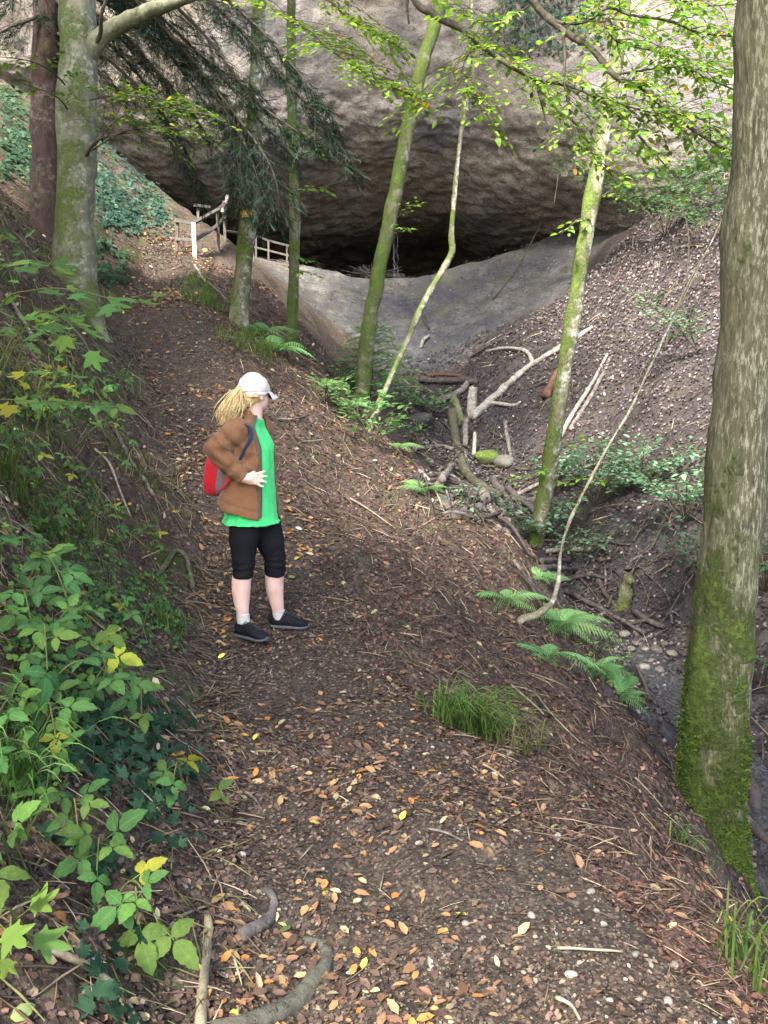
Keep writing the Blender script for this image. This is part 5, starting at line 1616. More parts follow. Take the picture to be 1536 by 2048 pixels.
# hillside between path and gully: crumbs, leaves, straw and twigs lying downhill
hl = lambda y: pr_(y) - 0.15
hr = lambda y: np.interp(y, [1.5, 3.5, 5, 7, 9, 12, 15, 17], [1.7, 2.0, 2.2, 1.9, 1.5, 0.6, -0.6, -1.4])
RUST = [(0.20, 0.105, 0.075), (0.27, 0.15, 0.10), (0.13, 0.072, 0.058), (0.085, 0.055, 0.045), (0.33, 0.22, 0.135), (0.16, 0.09, 0.062)]
x, y, r = scatter_xy(34000, 1.6, 17, hl, hr, 62)
lot = [lay('', None, x, y, r, T_BIT, 0.015, RUST + DARKC, [1.2, 0.8, 2.4, 2, 0.3, 2.4] + [3, 3, 3, 1.3, 0.4, 2.4], M_DRY, 0.006, 0.35, 0.12)]
mass('leaf_crumbs', GROUND['hillside'], T_BIT, lot, M_DRY)
x, y, r = scatter_xy(2600, 1.8, 17, hl, hr, 63)
pos, M, C, idx = lay('', None, x, y, r, T_BEECHC[1], 0.036, DRYC, [4, 3, 4, 2, 0.4, 4, 0.5, 0.2, 0.6], M_DRY, 0.006, 0.35, 0.05)
o1 = np.argsort(y)
for k in o1[:120]:
    sc = np.linalg.norm(M[k][:, 0])
    put('fallen_leaf', dry_meshes[int(rng.integers(0, 4))][idx[k]], M_DRY, GROUND['hillside'], pos[k], M[k] / sc, sc)
q = o1[120:]
tag(MB().inst(T_LEAFLO[0], T_LEAFLO[1], pos[q], M[q], C[q]).build('far_leaves', M_DRY, GROUND['hillside'], origin=(0, 0, 0)), kind='stuff')
STRAWC = [(0.33, 0.25, 0.15), (0.22, 0.155, 0.09), (0.13, 0.085, 0.055), (0.43, 0.35, 0.23), (0.08, 0.055, 0.04)]
x, y, r = scatter_xy(4200, 1.7, 16, hl, hr, 64, 0.8)
lot = [lay('', None, x, y, r, T_STRAW, 0.085, STRAWC, [2, 3, 3, 1, 3], M_DRY, 0.008, 0.2, 0.12, downhill=0.55)]
mass('straw', GROUND['hillside'], T_STRAW, lot, M_DRY)
x, y, r = scatter_xy(700, 1.7, 14, pl, pr_, 65)
lot = [lay('', None, x, y, r, T_STRAW, 0.06, STRAWC, [1, 2, 3, 1, 3], M_DRY, 0.006, 0.1, 0.10)]
mass('straw', GROUND['path'], T_STRAW, lot, M_DRY)

# left bank: straw hanging downhill, crumbs, some leaves
bl = lambda y: pl(y) - np.interp(y, [1.5, 3, 6, 12, 16], [1.1, 1.5, 2.2, 3.6, 4])
br = lambda y: pl(y) + 0.12
x, y, r = scatter_xy(18000, 1.5, 16, bl, br, 66)
lot = [lay('', None, x, y, r, T_BIT, 0.020, DARKC + RUST[:2], [3, 3, 3, 2, 1.2, 2, 0.6, 0.5], M_DRY, 0.006, 0.4, 0.05)]
mass('leaf_crumbs', GROUND['bank_left'], T_BIT, lot, M_DRY)
x, y, r = scatter_xy(3400, 1.5, 13, bl, br, 67, 0.75)
lot = [lay('', None, x, y, r, T_STRAW, 0.10, STRAWC + [(0.20, 0.20, 0.08)], [3, 3, 2, 1, 2, 3], M_DRY, 0.012, 0.25, 0.16, downhill=0.5)]
mass('straw', GROUND['bank_left'], T_STRAW, lot, M_DRY)
x, y, r = scatter_xy(900, 1.6, 16, bl, br, 68)
pos, M, C, idx = lay('', None, x, y, r, T_BEECHC[2], 0.042, DRYC, [4, 3, 3, 3, 0.5, 4, 0.5, 0.3, 0.8], M_DRY, 0.01, 0.4, 0.03)
o1 = np.argsort(y)
for k in o1[:110]:
    sc = np.linalg.norm(M[k][:, 0])
    put('fallen_leaf', dry_meshes[int(rng.integers(0, 4))][idx[k]], M_DRY, GROUND['bank_left'], pos[k], M[k] / sc, sc)
q = o1[110:]
tag(MB().inst(T_LEAFLO[0], T_LEAFLO[1], pos[q], M[q], C[q]).build('far_leaves', M_DRY, GROUND['bank_left'], origin=(0, 0, 0)), kind='stuff')

# right bank and gully
gl = lambda y: creek_x(y) - np.interp(y, [4, 10, 16, 21], [0.7, 1.0, 1.6, 1.0])
gr = lambda y: creek_x(y) + np.interp(y, [4, 8, 12, 18, 22], [2.5, 3.5, 5.0, 6.5, 7.5])
PINK = [(0.17, 0.138, 0.124), (0.23, 0.190, 0.170), (0.100, 0.078, 0.073), (0.050, 0.039, 0.039), (0.31, 0.265, 0.235)]
x, y, r = scatter_xy(74000, 4.5, 22.5, gl, gr, 69, 0.7)
upw = sstep(0.5, 4.0, x - creek_x(y)) * sstep(11, 19, y)  # paler crumbs up here paint the sunlit upper bank into the litter
keep = r.random(len(x)) < 0.45 + 0.55 * upw
x, y, upw = x[keep], y[keep], upw[keep]
hi = r.random(len(x)) < upw
lot = []
for sel, cw in ((hi, [3.2, 2.2, 4, 3.6, 0.8]), (~hi, [0.6, 0.4, 2, 4, 0.3])):
    lot.append(lay('', None, x[sel], y[sel], r, T_BIT, 0.026, PINK, cw, M_DRY, 0.014, 0.40, 0.06))
mass('leaf_crumbs', GROUND['bank_right'], T_BIT, lot, M_DRY)
x, y, r = scatter_xy(800, 6, 22, gl, gr, 70, 0.8)
lot = [lay('', None, x, y, r, T_STRAW, 0.26, STRAWC, [0.6, 2, 4, 0.5, 4], M_DRY, 0.03, 0.2, 0.03, downhill=0.7)]
mass('fallen_twigs', GROUND['bank_right'], T_STRAW, lot, M_DRY)

x, y, r = scatter_xy(2200, 20.5, 27.5, lambda y: -3.2 + 0 * y, lambda y: 5.5 + 0 * y, 74, 1.0)
_rk = masks(x, y)[2]
sel = _rk > 0.5
lot = [lay('', None, x[sel], y[sel], r, T_BIT, 0.03, PINK + [(0.20, 0.18, 0.15)], [1, 0.2, 3, 3, 0, 1.5], M_DRY, 0.006, 0.3, 0.02)]
mass('stone_crumbs', GROUND['cave_ground'], T_BIT, lot, M_DRY)
# ---- pebbles and gravel
def pebble_mesh(seed):
    r = np.random.default_rng(seed)
    bm = bmesh.new()
    bmesh.ops.create_icosphere(bm, subdivisions=2, radius=0.5)
    for v in bm.verts:
        p = np.array(v.co)
        v.co = Vector(p * (1 + 0.16 * noise(p[None] * 1.6 + seed, seed)[0]) * np.array([1.0, 0.75, 0.55]))
    me = bpy.data.meshes.new('pebble')
    bm.to_mesh(me); bm.free()
    me.polygons.foreach_set('use_smooth', np.ones(len(me.polygons), bool))
    me.materials.append(M_PEBBLE)
    return me
_peb = [pebble_mesh(i) for i in range(5)]
x, y, r = scatter_xy(900, 1.65, 6.5, pl, lambda y: pr_(y) + 0.2, 71)
wgt = np.clip(0.12 + 0.9 * sstep(0.0, 0.9, x - 0.05) * (1 - sstep(2.2, 3.4, y)) + 0.15 * (1 - sstep(2, 4, y)), 0, 1)
keep = np.where(r.random(len(x)) < wgt)[0][:120]
for k in keep:
    p = on_ground(x[k], y[k], 0.003)
    s = 0.009 + 0.022 * r.random() ** 3
    a = r.random() * 6.28
    put('pebble', _peb[int(r.integers(0, 5))], None, GROUND['path'], p, np.array(Matrix.Rotation(a, 3, 'Z')), s * 1.25)
octa = (np.array([[0.5, 0, 0], [-0.5, 0.05, 0], [0, 0.42, 0.02], [0, -0.4, 0], [0.05, 0, 0.34], [0, 0, -0.3]]), np.array([[0, 2, 4], [2, 1, 4], [1, 3, 4], [3, 0, 4], [2, 0, 5], [1, 2, 5], [3, 1, 5], [0, 3, 5]]))
x, y, r = scatter_xy(15000, 1.5, 7.0, lambda y: pl(y) - 0.25, lambda y: pr_(y) + 0.25, 72)
dens = np.clip(0.10 + 0.8 * (1 - sstep(1.9, 3.6, y)) * sstep(-0.6, 0.4, noise(np.stack([x * 2.2, y * 2.2, 0 * x], -1), 8) + 0.25), 0, 1)
keep = r.random(len(x)) < dens
x, y = x[keep], y[keep]
GRC = [(0.115, 0.098, 0.072), (0.088, 0.074, 0.056), (0.155, 0.135, 0.102), (0.06, 0.05, 0.041)]
pos, M, C, _ = lay('', None, x, y, r, octa, 0.0095, GRC, [3, 3, 1.3, 2], M_GRAVEL, 0.003, 0.4, 0.03)
k = NT('gravel_bits')
kk = k.attr()
M_GRIT = k.base(kk.outputs['Color'], 0.85, 0.25)
tag(MB().inst(octa[0], octa[1], pos, M, C).build('gravel', M_GRIT, GROUND['path'], origin=(0, 0, 0), smooth=True), kind='stuff')
# ------------------------------------------------------------------ fallen wood
M_ROOT = mat_bark('grey_root', (0.045, 0.038, 0.034), (0.15, 0.13, 0.115), (18, 18, 18), (0.35, 0.33, 0.3), 1.0, 0.02)
def wood(name, label, path, r0, r1, mat, lift=0.0, seed=0, cat='log', group='fallen wood in the gully', sides=12, rough=None, col=(0.1, 0.25, 0, 1), forks=(), n=None, up=()):
    if group == 'fallen wood in the gully' and r0 > 0.05:
        r0, r1 = r0 * 0.64, r1 * 0.64
    pts = np.array([hit(u, v) for u, v in path])
    pts[:, 2] += np.linspace(r0, r1, len(pts)) * 0.75 + lift
    for i, dz in up:
        pts[i, 2] += dz
    L = np.linalg.norm(np.diff(pts, axis=0), axis=1).sum()
    n = n or int(np.clip(L / 0.06, 10, 70))
    c = catmull(pts, n)
    r = np.random.default_rng(seed)
    c = c + fbm(c * 2.2 + seed, 2, seed)[:, None] * r.normal(size=3)[None] * r0 * 0.5
    rad = np.linspace(r0, r1, n) * (1 + 0.12 * fbm(np.stack([np.arange(n) * 0.3, 0 * np.arange(n), 0 * np.arange(n)], -1), 2, seed))
    m = MB().tube(c, rad, sides, col, rough=rough if rough is not None else r0 * 0.16, seed=seed, freq=max(6, 0.8 / r0))
    if not forks:
        o = m.build(name, mat, origin=c[0])
        return tag(o, label, cat, group)
    T = empty(name, c[0])
    tag(T, label, cat, group)
    m.build('stem', mat, T)
    for f, fr, dz in forks:
        q = np.array([hit(u, v) for u, v in f]); q[:, 2] += fr + dz
        q[0] = c[int(np.argmin(np.linalg.norm(c - q[0], axis=1)))]
        MB().tube(catmull(q, 24), np.linspace(fr, fr * 0.5, 24), 9, col, rough=fr * 0.15, seed=seed + 3, freq=9).build('branch', mat, T)
    return T
wood('fallen_log', 'long pale barkless log leaning up the right bank, forked top', [(945, 845), (1000, 792), (1060, 738), (1120, 702), (1185, 660)], 0.15, 0.07, M_DEADPALE, 0.03, 1, forks=[([(1068, 735), (1050, 712), (1010, 706), (972, 712)], 0.055, 0.06), ([(1000, 812), (1025, 815), (1042, 808)], 0.05, 0.0)], col=(0.05, 0.25, 0, 1))
wood('fallen_log', 'dark green-black log lying along the middle of creek', [(903, 835), (912, 890), (928, 950), (962, 985), (1000, 1005)], 0.16, 0.12, M_ROT, 0.06, 2, col=(0.30, 0.2, 0, 1))
wood('fallen_log', 'dark horizontal log across the head of the creek', [(842, 768), (900, 770), (958, 772)], 0.12, 0.11, M_ROT, 0.05, 3)
wood('split_log', 'rusty orange split log lying on the dark horizontal log', [(855, 758), (895, 757), (935, 760)], 0.085, 0.05, M_REDWOOD, 0.05, 4)
wood('curved_log', 'curved grey log below the upright cut post', [(875, 812), (905, 800), (928, 785), (936, 768)], 0.13, 0.11, M_DEAD, 0.05, 5)
wood('fallen_log', 'mossy log end between curved log and upright post', [(905, 800), (915, 825), (922, 850)], 0.13, 0.12, M_DEAD, 0.05, 6, col=(0.4, 0.3, 0, 1))
wood('fallen_pole', 'left of two parallel bare poles on the right bank', [(1120, 880), (1150, 825), (1185, 770), (1215, 712)], 0.075, 0.05, M_DEADPALE, 0.02, 7)
wood('fallen_pole', 'right of two parallel bare poles on the right bank', [(1140, 865), (1175, 808), (1205, 755), (1222, 718)], 0.07, 0.05, M_DEAD, 0.02, 8)
wood('fallen_log', 'short thick red-brown log left of the parallel poles', [(1092, 800), (1103, 778), (1116, 752)], 0.14, 0.12, M_REDWOOD, 0.03, 9)
wood('stick', 'dark straight stick right of the mossy boulder', [(1010, 850), (1016, 885), (1023, 918)], 0.05, 0.035, M_DEAD, 0.02, 10, 'stick')
wood('stick', 'stick slanting beside the dark creek log low end', [(878, 988), (892, 962), (906, 938)], 0.045, 0.03, M_DEAD, 0.05, 11, 'stick')
wood('stick', 'bright orange split stick at the slope lip', [(838, 952), (850, 965), (862, 978)], 0.022, 0.018, M_DEADPALE, 0.05, 12, 'stick')
wood('fallen_branch', 'long thin branch from the pale log end to the creek-bed tree', [(1030, 1002), (1075, 978), (1130, 958), (1190, 938), (1260, 930)], 0.06, 0.035, M_DEAD, 0.06, 13, 'branch')
wood('cut_log', 'short pale cut log with rounded end in lower creek', [(968, 1008), (985, 997), (1003, 985)], 0.12, 0.11, M_DEAD, 0.0, 14, col=(0.15, 0.05, 0, 1))
wood('fallen_log', 'dark log below the short pale cut log', [(985, 965), (1010, 1000), (1022, 1026)], 0.10, 0.08, M_ROT, 0.03, 15)
wood('fallen_log', 'dark log slanting toward the creek-bed tree foot', [(1015, 985), (1045, 1010), (1080, 1040)], 0.09, 0.08, M_ROT, 0.04, 16)
wood('fallen_branch', 'thin dark branch under the dark creek log', [(880, 975), (930, 975), (965, 998)], 0.05, 0.03, M_ROT, 0.03, 17, 'branch')
wood('stick', 'stick crossing the creek above the mossy boulder', [(830, 905), (880, 900), (905, 905)], 0.05, 0.04, M_DEAD, 0.04, 18, 'stick')
wood('stub', 'rotten stub standing left of the mossy boulder', [(930, 900), (932, 880)], 0.09, 0.08, M_DEAD, 0.05, 19, 'stump', up=((1, 0.35),))
wood('stub', 'pale rotten stub below the upright post', [(948, 920), (950, 905)], 0.07, 0.05, M_DEADPALE, 0.05, 20, 'stump', up=((1, 0.3),))
for i, (pth, lab, rr) in enumerate([
  ([(1078, 1132), (1140, 1128), (1212, 1126)], 'uppermost dark branch of the jam behind bent sapling', 0.035), ([(1085, 1148), (1150, 1146), (1215, 1142)], 'thickest dark branch in the jam behind bent sapling', 0.055),
  ([(1090, 1112), (1130, 1106), (1185, 1104)], 'grey branch on top of the jam behind bent sapling', 0.04), ([(1120, 1168), (1170, 1160), (1225, 1165)], 'lowest dark branch of the jam behind bent sapling', 0.035),
  ([(1195, 1172), (1212, 1195), (1232, 1222)], 'short blunt log pointing at the stream pool', 0.06), ([(1130, 1190), (1200, 1225), (1290, 1275)], 'long dark root-like branch above the stream stones', 0.035),
  ([(1268, 1232), (1300, 1252), (1330, 1262)], 'dark branch over the pool behind the stones', 0.04), ([(1250, 1130), (1280, 1165), (1300, 1210)], 'thin arching twig right of the mossy stump', 0.014),
  ([(1272, 1340), (1295, 1390), (1322, 1450)], 'black stick along the left edge of stream', 0.022), ([(1140, 1090), (1200, 1085), (1260, 1095)], 'thin branch crossing above the branch jam', 0.02),
  ([(1150, 1150), (1185, 1190), (1205, 1225)], 'thin branch lying across the jam', 0.018), ([(1290, 1150), (1330, 1190), (1345, 1230)], 'dead twig on dark earth near the big trunk', 0.012)]):
    wood('fallen_branch', lab, pth, rr, rr * 0.7, M_ROT if i != 2 else M_DEAD, 0.03, 60 + i, 'branch', sides=9)
wood('fallen_log', 'thick black wet log right of the big trunk foot', [(1478, 1520), (1505, 1610), (1545, 1720), (1600, 1820)], 0.085, 0.08, M_ROT, 0.05, 21)
wood('fallen_branch', 'thinner black branch beside the wet log, right edge', [(1490, 1655), (1515, 1690), (1560, 1740)], 0.035, 0.03, M_ROT, 0.05, 22, 'branch')
wood('driftwood', 'small dark driftwood stick upper on the grey bank', [(838, 632), (848, 645), (858, 662)], 0.05, 0.03, M_ROT, 0.02, 23, 'stick')
wood('driftwood', 'small pale driftwood stick lower on the grey bank', [(838, 698), (848, 686), (860, 676)], 0.05, 0.035, M_DEADPALE, 0.02, 24, 'stick')
wood('fallen_branch', 'thin dark branch along the edge of grey bank', [(935, 720), (985, 690), (1040, 655)], 0.035, 0.02, M_ROT, 0.02, 25, 'branch')
wood('dead_stick', 'grey dead stick slanting down the left bank', [(95, 690), (135, 740), (180, 800)], 0.020, 0.014, M_DEAD, 0.05, 26, 'stick', 'sticks and roots')
wood('dead_stick', 'thin dead stick below the left beech shoots', [(15, 605), (45, 650), (75, 700)], 0.018, 0.012, M_DEAD, 0.06, 27, 'stick', 'sticks and roots')
wood('fallen_twig', 'pale bare twig on the far path below the fence', [(390, 535), (405, 560), (440, 588)], 0.025, 0.014, M_DEADPALE, 0.02, 28, 'twig', 'sticks and roots')
# roots and twigs near the camera
wood('tree_root', 'thick grey tree root bending out of the path at bottom', [(420, 2075), (510, 2052), (585, 2015), (625, 1965), (648, 1920), (640, 1890), (600, 1880)], 0.036, 0.022, M_ROOT, -0.022, 30, 'root', 'sticks and roots', 16, 0.009, (0.30, 0.05, 0, 1))
wood('tree_root', 'small dark root knuckle left of the bending root', [(480, 1880), (515, 1862), (540, 1838), (548, 1800), (530, 1780)], 0.022, 0.012, M_ROOT, -0.010, 31, 'root', 'sticks and roots', 12, 0.004, (0.12, 0.1, 0, 1))
wood('tree_root', 'pale upright root running to the bottom edge, mossy top', [(405, 2080), (408, 1990), (412, 1930), (420, 1870), (415, 1830)], 0.015, 0.010, M_TWIGPALE, 0.0, 32, 'root', 'sticks and roots', 10, 0.003, (0.25, 0.3, 0, 1))
wood('tree_root', 'long brown root creeping across the bottom left corner', [(60, 1895), (120, 1918), (185, 1945), (230, 1985), (262, 2035), (280, 2080)], 0.010, 0.009, M_TWIGPALE, 0.006, 33, 'root', 'sticks and roots', 8, 0.002)
wood('tree_root', 'forked thin pale root above bottom gravel', [(325, 1880), (350, 1845), (385, 1825), (415, 1815)], 0.006, 0.004, M_TWIGPALE, 0.006, 34, 'root', 'sticks and roots', 7, 0.001)
wood('tree_root', 'curled mossy root hooking out of the bank by hiker', [(318, 1155), (338, 1128), (352, 1112), (372, 1122), (380, 1150), (385, 1185)], 0.020, 0.015, M_DEAD, 0.02, 35, 'root', 'sticks and roots', 9, 0.003, (0.45, 0.2, 0, 1))
wood('tree_root', 'brown root running down the upper bank behind hiker', [(195, 845), (228, 862), (245, 895), (262, 930), (290, 965), (310, 1000)], 0.018, 0.012, M_DEAD, 0.02, 36, 'root', 'sticks and roots', 8, 0.003)
wood('tree_root', 'thin forked root under the upper brown root', [(190, 905), (220, 935), (238, 985), (262, 1040)], 0.009, 0.006, M_TWIGPALE, 0.02, 37, 'root', 'sticks and roots', 7, 0.002)
for i, (pth, lab, rr) in enumerate([
  ([(1115, 1905), (1180, 1908), (1245, 1912)], 'straight pale twig beside pebbles at lower right', 0.005), ([(855, 1665), (890, 1672), (925, 1688)], 'brown curved twig in the middle of the near path', 0.006),
  ([(1020, 1375), (1055, 1405), (1085, 1435)], 'straw coloured twig right of the large grass tuft', 0.007), ([(1070, 1390), (1110, 1440), (1160, 1490)], 'thin long twig lying down the slope by the tuft', 0.005),
  ([(965, 1535), (985, 1545), (1008, 1562)], 'short pale twig below the large tuft', 0.006), ([(490, 1590), (505, 1600), (520, 1618)], 'short brown twig on path by the bank foot', 0.006),
  ([(1110, 2005), (1140, 2020), (1158, 2050)], 'pale twig at the bottom edge right of centre', 0.006), ([(1270, 1560), (1300, 1590), (1330, 1625)], 'bare twig lying left of the big trunk foot', 0.005),
  ([(840, 945), (870, 985), (890, 1030)], 'long thin twig lying along the slope lip', 0.012), ([(700, 1000), (740, 1025), (790, 1060)], 'thin root twig across the slope right of hiker', 0.010),
  ([(575, 870), (610, 885), (650, 882)], 'bare forked twig beside the hiker shoulder', 0.008), ([(555, 842), (600, 838), (650, 815), (680, 790)], 'thin dark branch poking out right of the hiker head', 0.010)]):
    wood('fallen_twig', lab, pth, rr, rr * 0.6, M_TWIGPALE if i not in (5, 1, 11) else M_DEAD, 0.012, 90 + i, 'twig', 'twigs on path and slope', 6, 0.001)

def upright(name, label, u, v, v_top, r, mat, cat, seed, group=None, col=(0.05, 0.3, 0, 1), lean=0.02):
    b = hit(u, v)
    h = P(u, v_top, b[1])[2] - b[2]
    c = catmull([b - [0, 0, 0.1], b + [lean, 0, h * 0.5], b + [lean * 2, 0, h]], 20)
    rad = np.interp(np.linspace(0, 1, 20), [0, 0.6, 0.9, 1], [r * 1.1, r, r * 0.9, r * (0.85 if cat == 'post' else 0.45)])
    o = MB().tube(c, rad, 16, col, rough=r * (0.10 if cat == 'post' else 0.45), seed=seed, freq=9).build(name, mat, origin=b)
    return tag(o, label, cat, group)
upright('cut_post', 'pale upright cut post standing under the horizontal log', 942, 832, 774, 0.10, M_DEADPALE, 'post', 1)
upright('mossy_stump', 'slim moss-topped stump standing by the stream pool', 1243, 1212, 1150, 0.085, M_DEAD, 'stump', 2, col=(0.50, 0, 0, 1), lean=0.05)

def rock(name, label, u, v, size, mat, seed, squash=(1, 0.85, 0.6), cat='stone', group=None, moss=0.0):
    b = hit(u, v)
    bm = bmesh.new()
    bmesh.ops.create_icosphere(bm, subdivisions=3, radius=0.5)
    V = np.array([v_.co for v_ in bm.verts])
    V = V * (1 + 0.22 * fbm(V * 1.8 + seed * 3.1, 3, seed))[:, None] * np.array(squash) * size
    for v_, p in zip(bm.verts, V):
        v_.co = Vector(p)
    me = bpy.data.meshes.new(name)
    bm.to_mesh(me); bm.free()
    me.polygons.foreach_set('use_smooth', np.ones(len(me.polygons), bool))
    at = me.color_attributes.new('Col', 'FLOAT_COLOR', 'POINT')
    nz = V[:, 2] / (np.abs(V[:, 2]).max() + 1e-9)
    at.data.foreach_set('color', np.stack([np.clip(moss * (0.6 + 0.6 * nz), 0, 1), 0 * nz, 0 * nz, 1 + 0 * nz], -1).astype(np.float32).ravel())
    o = link(name, me, mat, None, b + np.array([0, 0, size * squash[2] * 0.22]))
    o.rotation_euler = (0, 0, seed * 1.3)
    return tag(o, label, cat, group)
rock('mossy_boulder', 'moss-capped boulder in the creek right of the dark log', 975, 925, 0.55, M_ROT, 3, moss=0.8)
rock('boulder', 'dark angular boulder beside the moss-capped one', 1008, 930, 0.5, M_STONE, 4)
rock('boulder', 'brown boulder at the creek head left of curved log', 838, 850, 0.6, M_STONE, 5)
_st = [(1250, 1272, 0.16, 'pale rounded stone at the top left of the stream stones'), (1262, 1300, 0.12, 'flat brownish stone left among the stream stones'), (1292, 1302, 0.13, 'round stone in the middle row of stream stones'),
       (1312, 1305, 0.17, 'largest tan stone of the stream stones, centre right'), (1280, 1322, 0.15, 'wide pale stone low left of the stream stones'), (1304, 1325, 0.10, 'small stone between two larger low stream stones'),
       (1318, 1342, 0.14, 'lowest right pale stone at the head of the stream'), (1285, 1340, 0.17, 'lowest left pale stone at the head of the stream'), (1345, 1312, 0.14, 'mossy tan stone nearest the big trunk'),
       (1272, 1290, 0.09, 'small grey stone at the upper rim of stream stones'), (1330, 1290, 0.10, 'small stone behind the largest tan stream stone')]
for i, (u, v, s, lab) in enumerate(_st):
    rock('stream_stone', lab, u, v, s, M_STONE, 10 + i, group='stones in the stream')
def rubble(region, n, seed, name, label, s0, s1):
    r = np.random.default_rng(seed)
    u0, v0, u1, v1 = region
    pos = hits(u0 + (u1 - u0) * r.random(n), v0 + (v1 - v0) * r.random(n))
    M = rot_frames(ground_normal(pos[:, 0], pos[:, 1]) + r.normal(size=pos.shape) * 0.4, r.random(n) * 6.28) * (s0 + (s1 - s0) * r.random(n) ** 2)[:, None, None]
    C, _ = leaf_colors(n, seed, [(0.11, 0.098, 0.08), (0.07, 0.06, 0.052), (0.18, 0.16, 0.135), (0.04, 0.035, 0.031)], [2, 2, 1, 3])
    return pos, M, C
m = MB()
for reg, n in (((980, 980, 1080, 1060), 160), ((840, 830, 1020, 1000), 260), ((1230, 1260, 1360, 1350), 120), ((880, 900, 1060, 1040), 200), ((1080, 1090, 1280, 1260), 200)):
    pos, M, C = rubble(reg, n, n, '', '', 0.04, 0.20 if reg[1] < 1080 else 0.09)
    m.inst(octa[0], octa[1], pos, M, C)
for reg in ():
    pass
tag(m.build('rubble', M_GRIT, GROUND['creek_bed'], origin=(0, 0, 0), smooth=False), kind='stuff')

# small broken branches washed into the gully
def debris():
    r = np.random.default_rng(81)
    m = MB()
    cols = [(0.0, 0.0, 0, 1), (0.25, 0.0, 0, 1), (0.0, 0.6, 0, 1)]
    for (u0, v0, u1, v1, n, L) in ((830, 770, 1030, 1000, 170, 0.5), (900, 900, 1100, 1060, 110, 0.45), (1080, 1080, 1300, 1270, 60, 0.32), (1000, 640, 1250, 820, 30, 0.5), (1330, 980, 1400, 1250, 20, 0.3)):
        A = hits(u0 + (u1 - u0) * r.random(n), v0 + (v1 - v0) * r.random(n))
        for a in A:
            an = r.random() * 6.28
            l = L * (0.4 + 1.0 * r.random())
            e = a + np.array([math.cos(an), math.sin(an), 0]) * l
            mid = (a + e) / 2 + r.normal(size=3) * 0.05 * l
            pts = np.array([a, mid, e])
            pts[:, 2] = G(pts[:, 0], pts[:, 1]) + 0.03 + 0.08 * r.random(3)
            w = 0.008 + 0.022 * r.random() ** 2.5
            m.tube(catmull(pts, 7), np.linspace(w, w * 0.5, 7), 5, cols[int(r.integers(0, 3))])
    tag(m.build('broken_branches', M_ROT, GROUND['creek_bed'], origin=(0, 0, 0)), kind='stuff')
debris()
# ------------------------------------------------------------------ water
def mat_water():
    k = NT('stream_water')
    v = k.coord('Object', (1, 0.6, 1))
    k.bump(k.noise(v, 22, 4, 0.6, 0.6), 1.0, 0.09)
    return k.base((0.035, 0.033, 0.032), 0.08, 0.8)
def stream():
    ys = np.linspace(4.6, 9.3, 90)
    m = MB()
    s = np.linspace(-1, 1, 15)
    X = creek_x(ys)[:, None] + s[None] * (0.34 + 0.08 * noise(np.stack([ys, 0 * ys, 0 * ys], -1), 3))[:, None]
    Y = np.repeat(ys[:, None], 15, 1)
    zc = np.array([G(creek_x(ys) + k_, ys) for k_ in (-0.12, 0, 0.12)]).mean(0)
    zc = np.convolve(np.pad(zc, 6, 'edge'), np.ones(13) / 13, 'valid')
    Z = zc[:, None] + 0.045 - 0.03 * s[None] ** 2 + 0.012 * fbm(np.stack([X * 9, Y * 9, 0 * X], -1), 2, 4)
    V = np.stack([X, Y, Z], -1).reshape(-1, 3)
    i = np.arange(89)[:, None] * 15
    j = np.arange(14)[None]
    m.add(V, np.stack([i + j, i + j + 1, i + 16 + j, i + 15 + j], -1).reshape(-1, 4))
    tag(m.build('stream', mat_water()), kind='structure')
stream()
def waterfall():
    r = np.random.default_rng(3)
    k = NT('falling_water')
    m = MB()
    top, bot = P(789, 425, 27.0), P(791, 566, 27.0)
    for i in range(3):
        o = np.array([r.normal() * 0.035, r.normal() * 0.05, 0])
        t = np.linspace(0, 1, 40)
        c = top + (bot - top) * t[:, None] + o + 0.02 * r.normal(size=(40, 3)) * np.array([1, 1, 0])
        m.tube(c, 0.0015 + 0.0025 * r.random(40), 4, cap=False)
    o = m.build('waterfall', k.base((0.35, 0.36, 0.40), 0.15, 0.6), origin=top)
    tag(o, 'thin trickle of water falling from the cave roof', 'waterfall')
waterfall()

# ------------------------------------------------------------------ wooden fences, steps, bench
def mat_timber(name, a, b):
    k = NT(name)
    v = k.coord('Object', (20, 20, 5))
    k.bump(k.noise(v, 2, 5), 0.3, 0.01)
    return k.base(k.ramp(k.noise(v, 1.2, 6, 0.6, 0.4), [(0.3, a), (0.7, b)]), 0.85, 0.2)
M_TIMBER = mat_timber('grey_timber', (0.05, 0.043, 0.036), (0.115, 0.10, 0.084))
M_PINE = mat_timber('fresh_pale_timber', (0.50, 0.40, 0.29), (0.72, 0.62, 0.48))
def square_post(parent, name, u, v, vt, d, w, mat, lean=0.0, bevel=True):
    a = P(u, v, d); t = P(u + lean, vt, d)
    g = float(G(a[0:1], a[1:2])[0])
    a[2] = min(a[2], g) - 0.25
    c = np.array([a, (a + t) / 2, t])
    m = MB().tube(c, [w * 0.72] * 3, 4, up=(1, 1, 0))
    return m.build(name, mat, parent, smooth=False)
def rail(parent, pts, w, mat):
    m = MB()
    m.tube(catmull(px(pts), 6), [w] * 6, 4, up=(0.2, 1, 1))
    return m.build('rail', mat, parent, smooth=False)
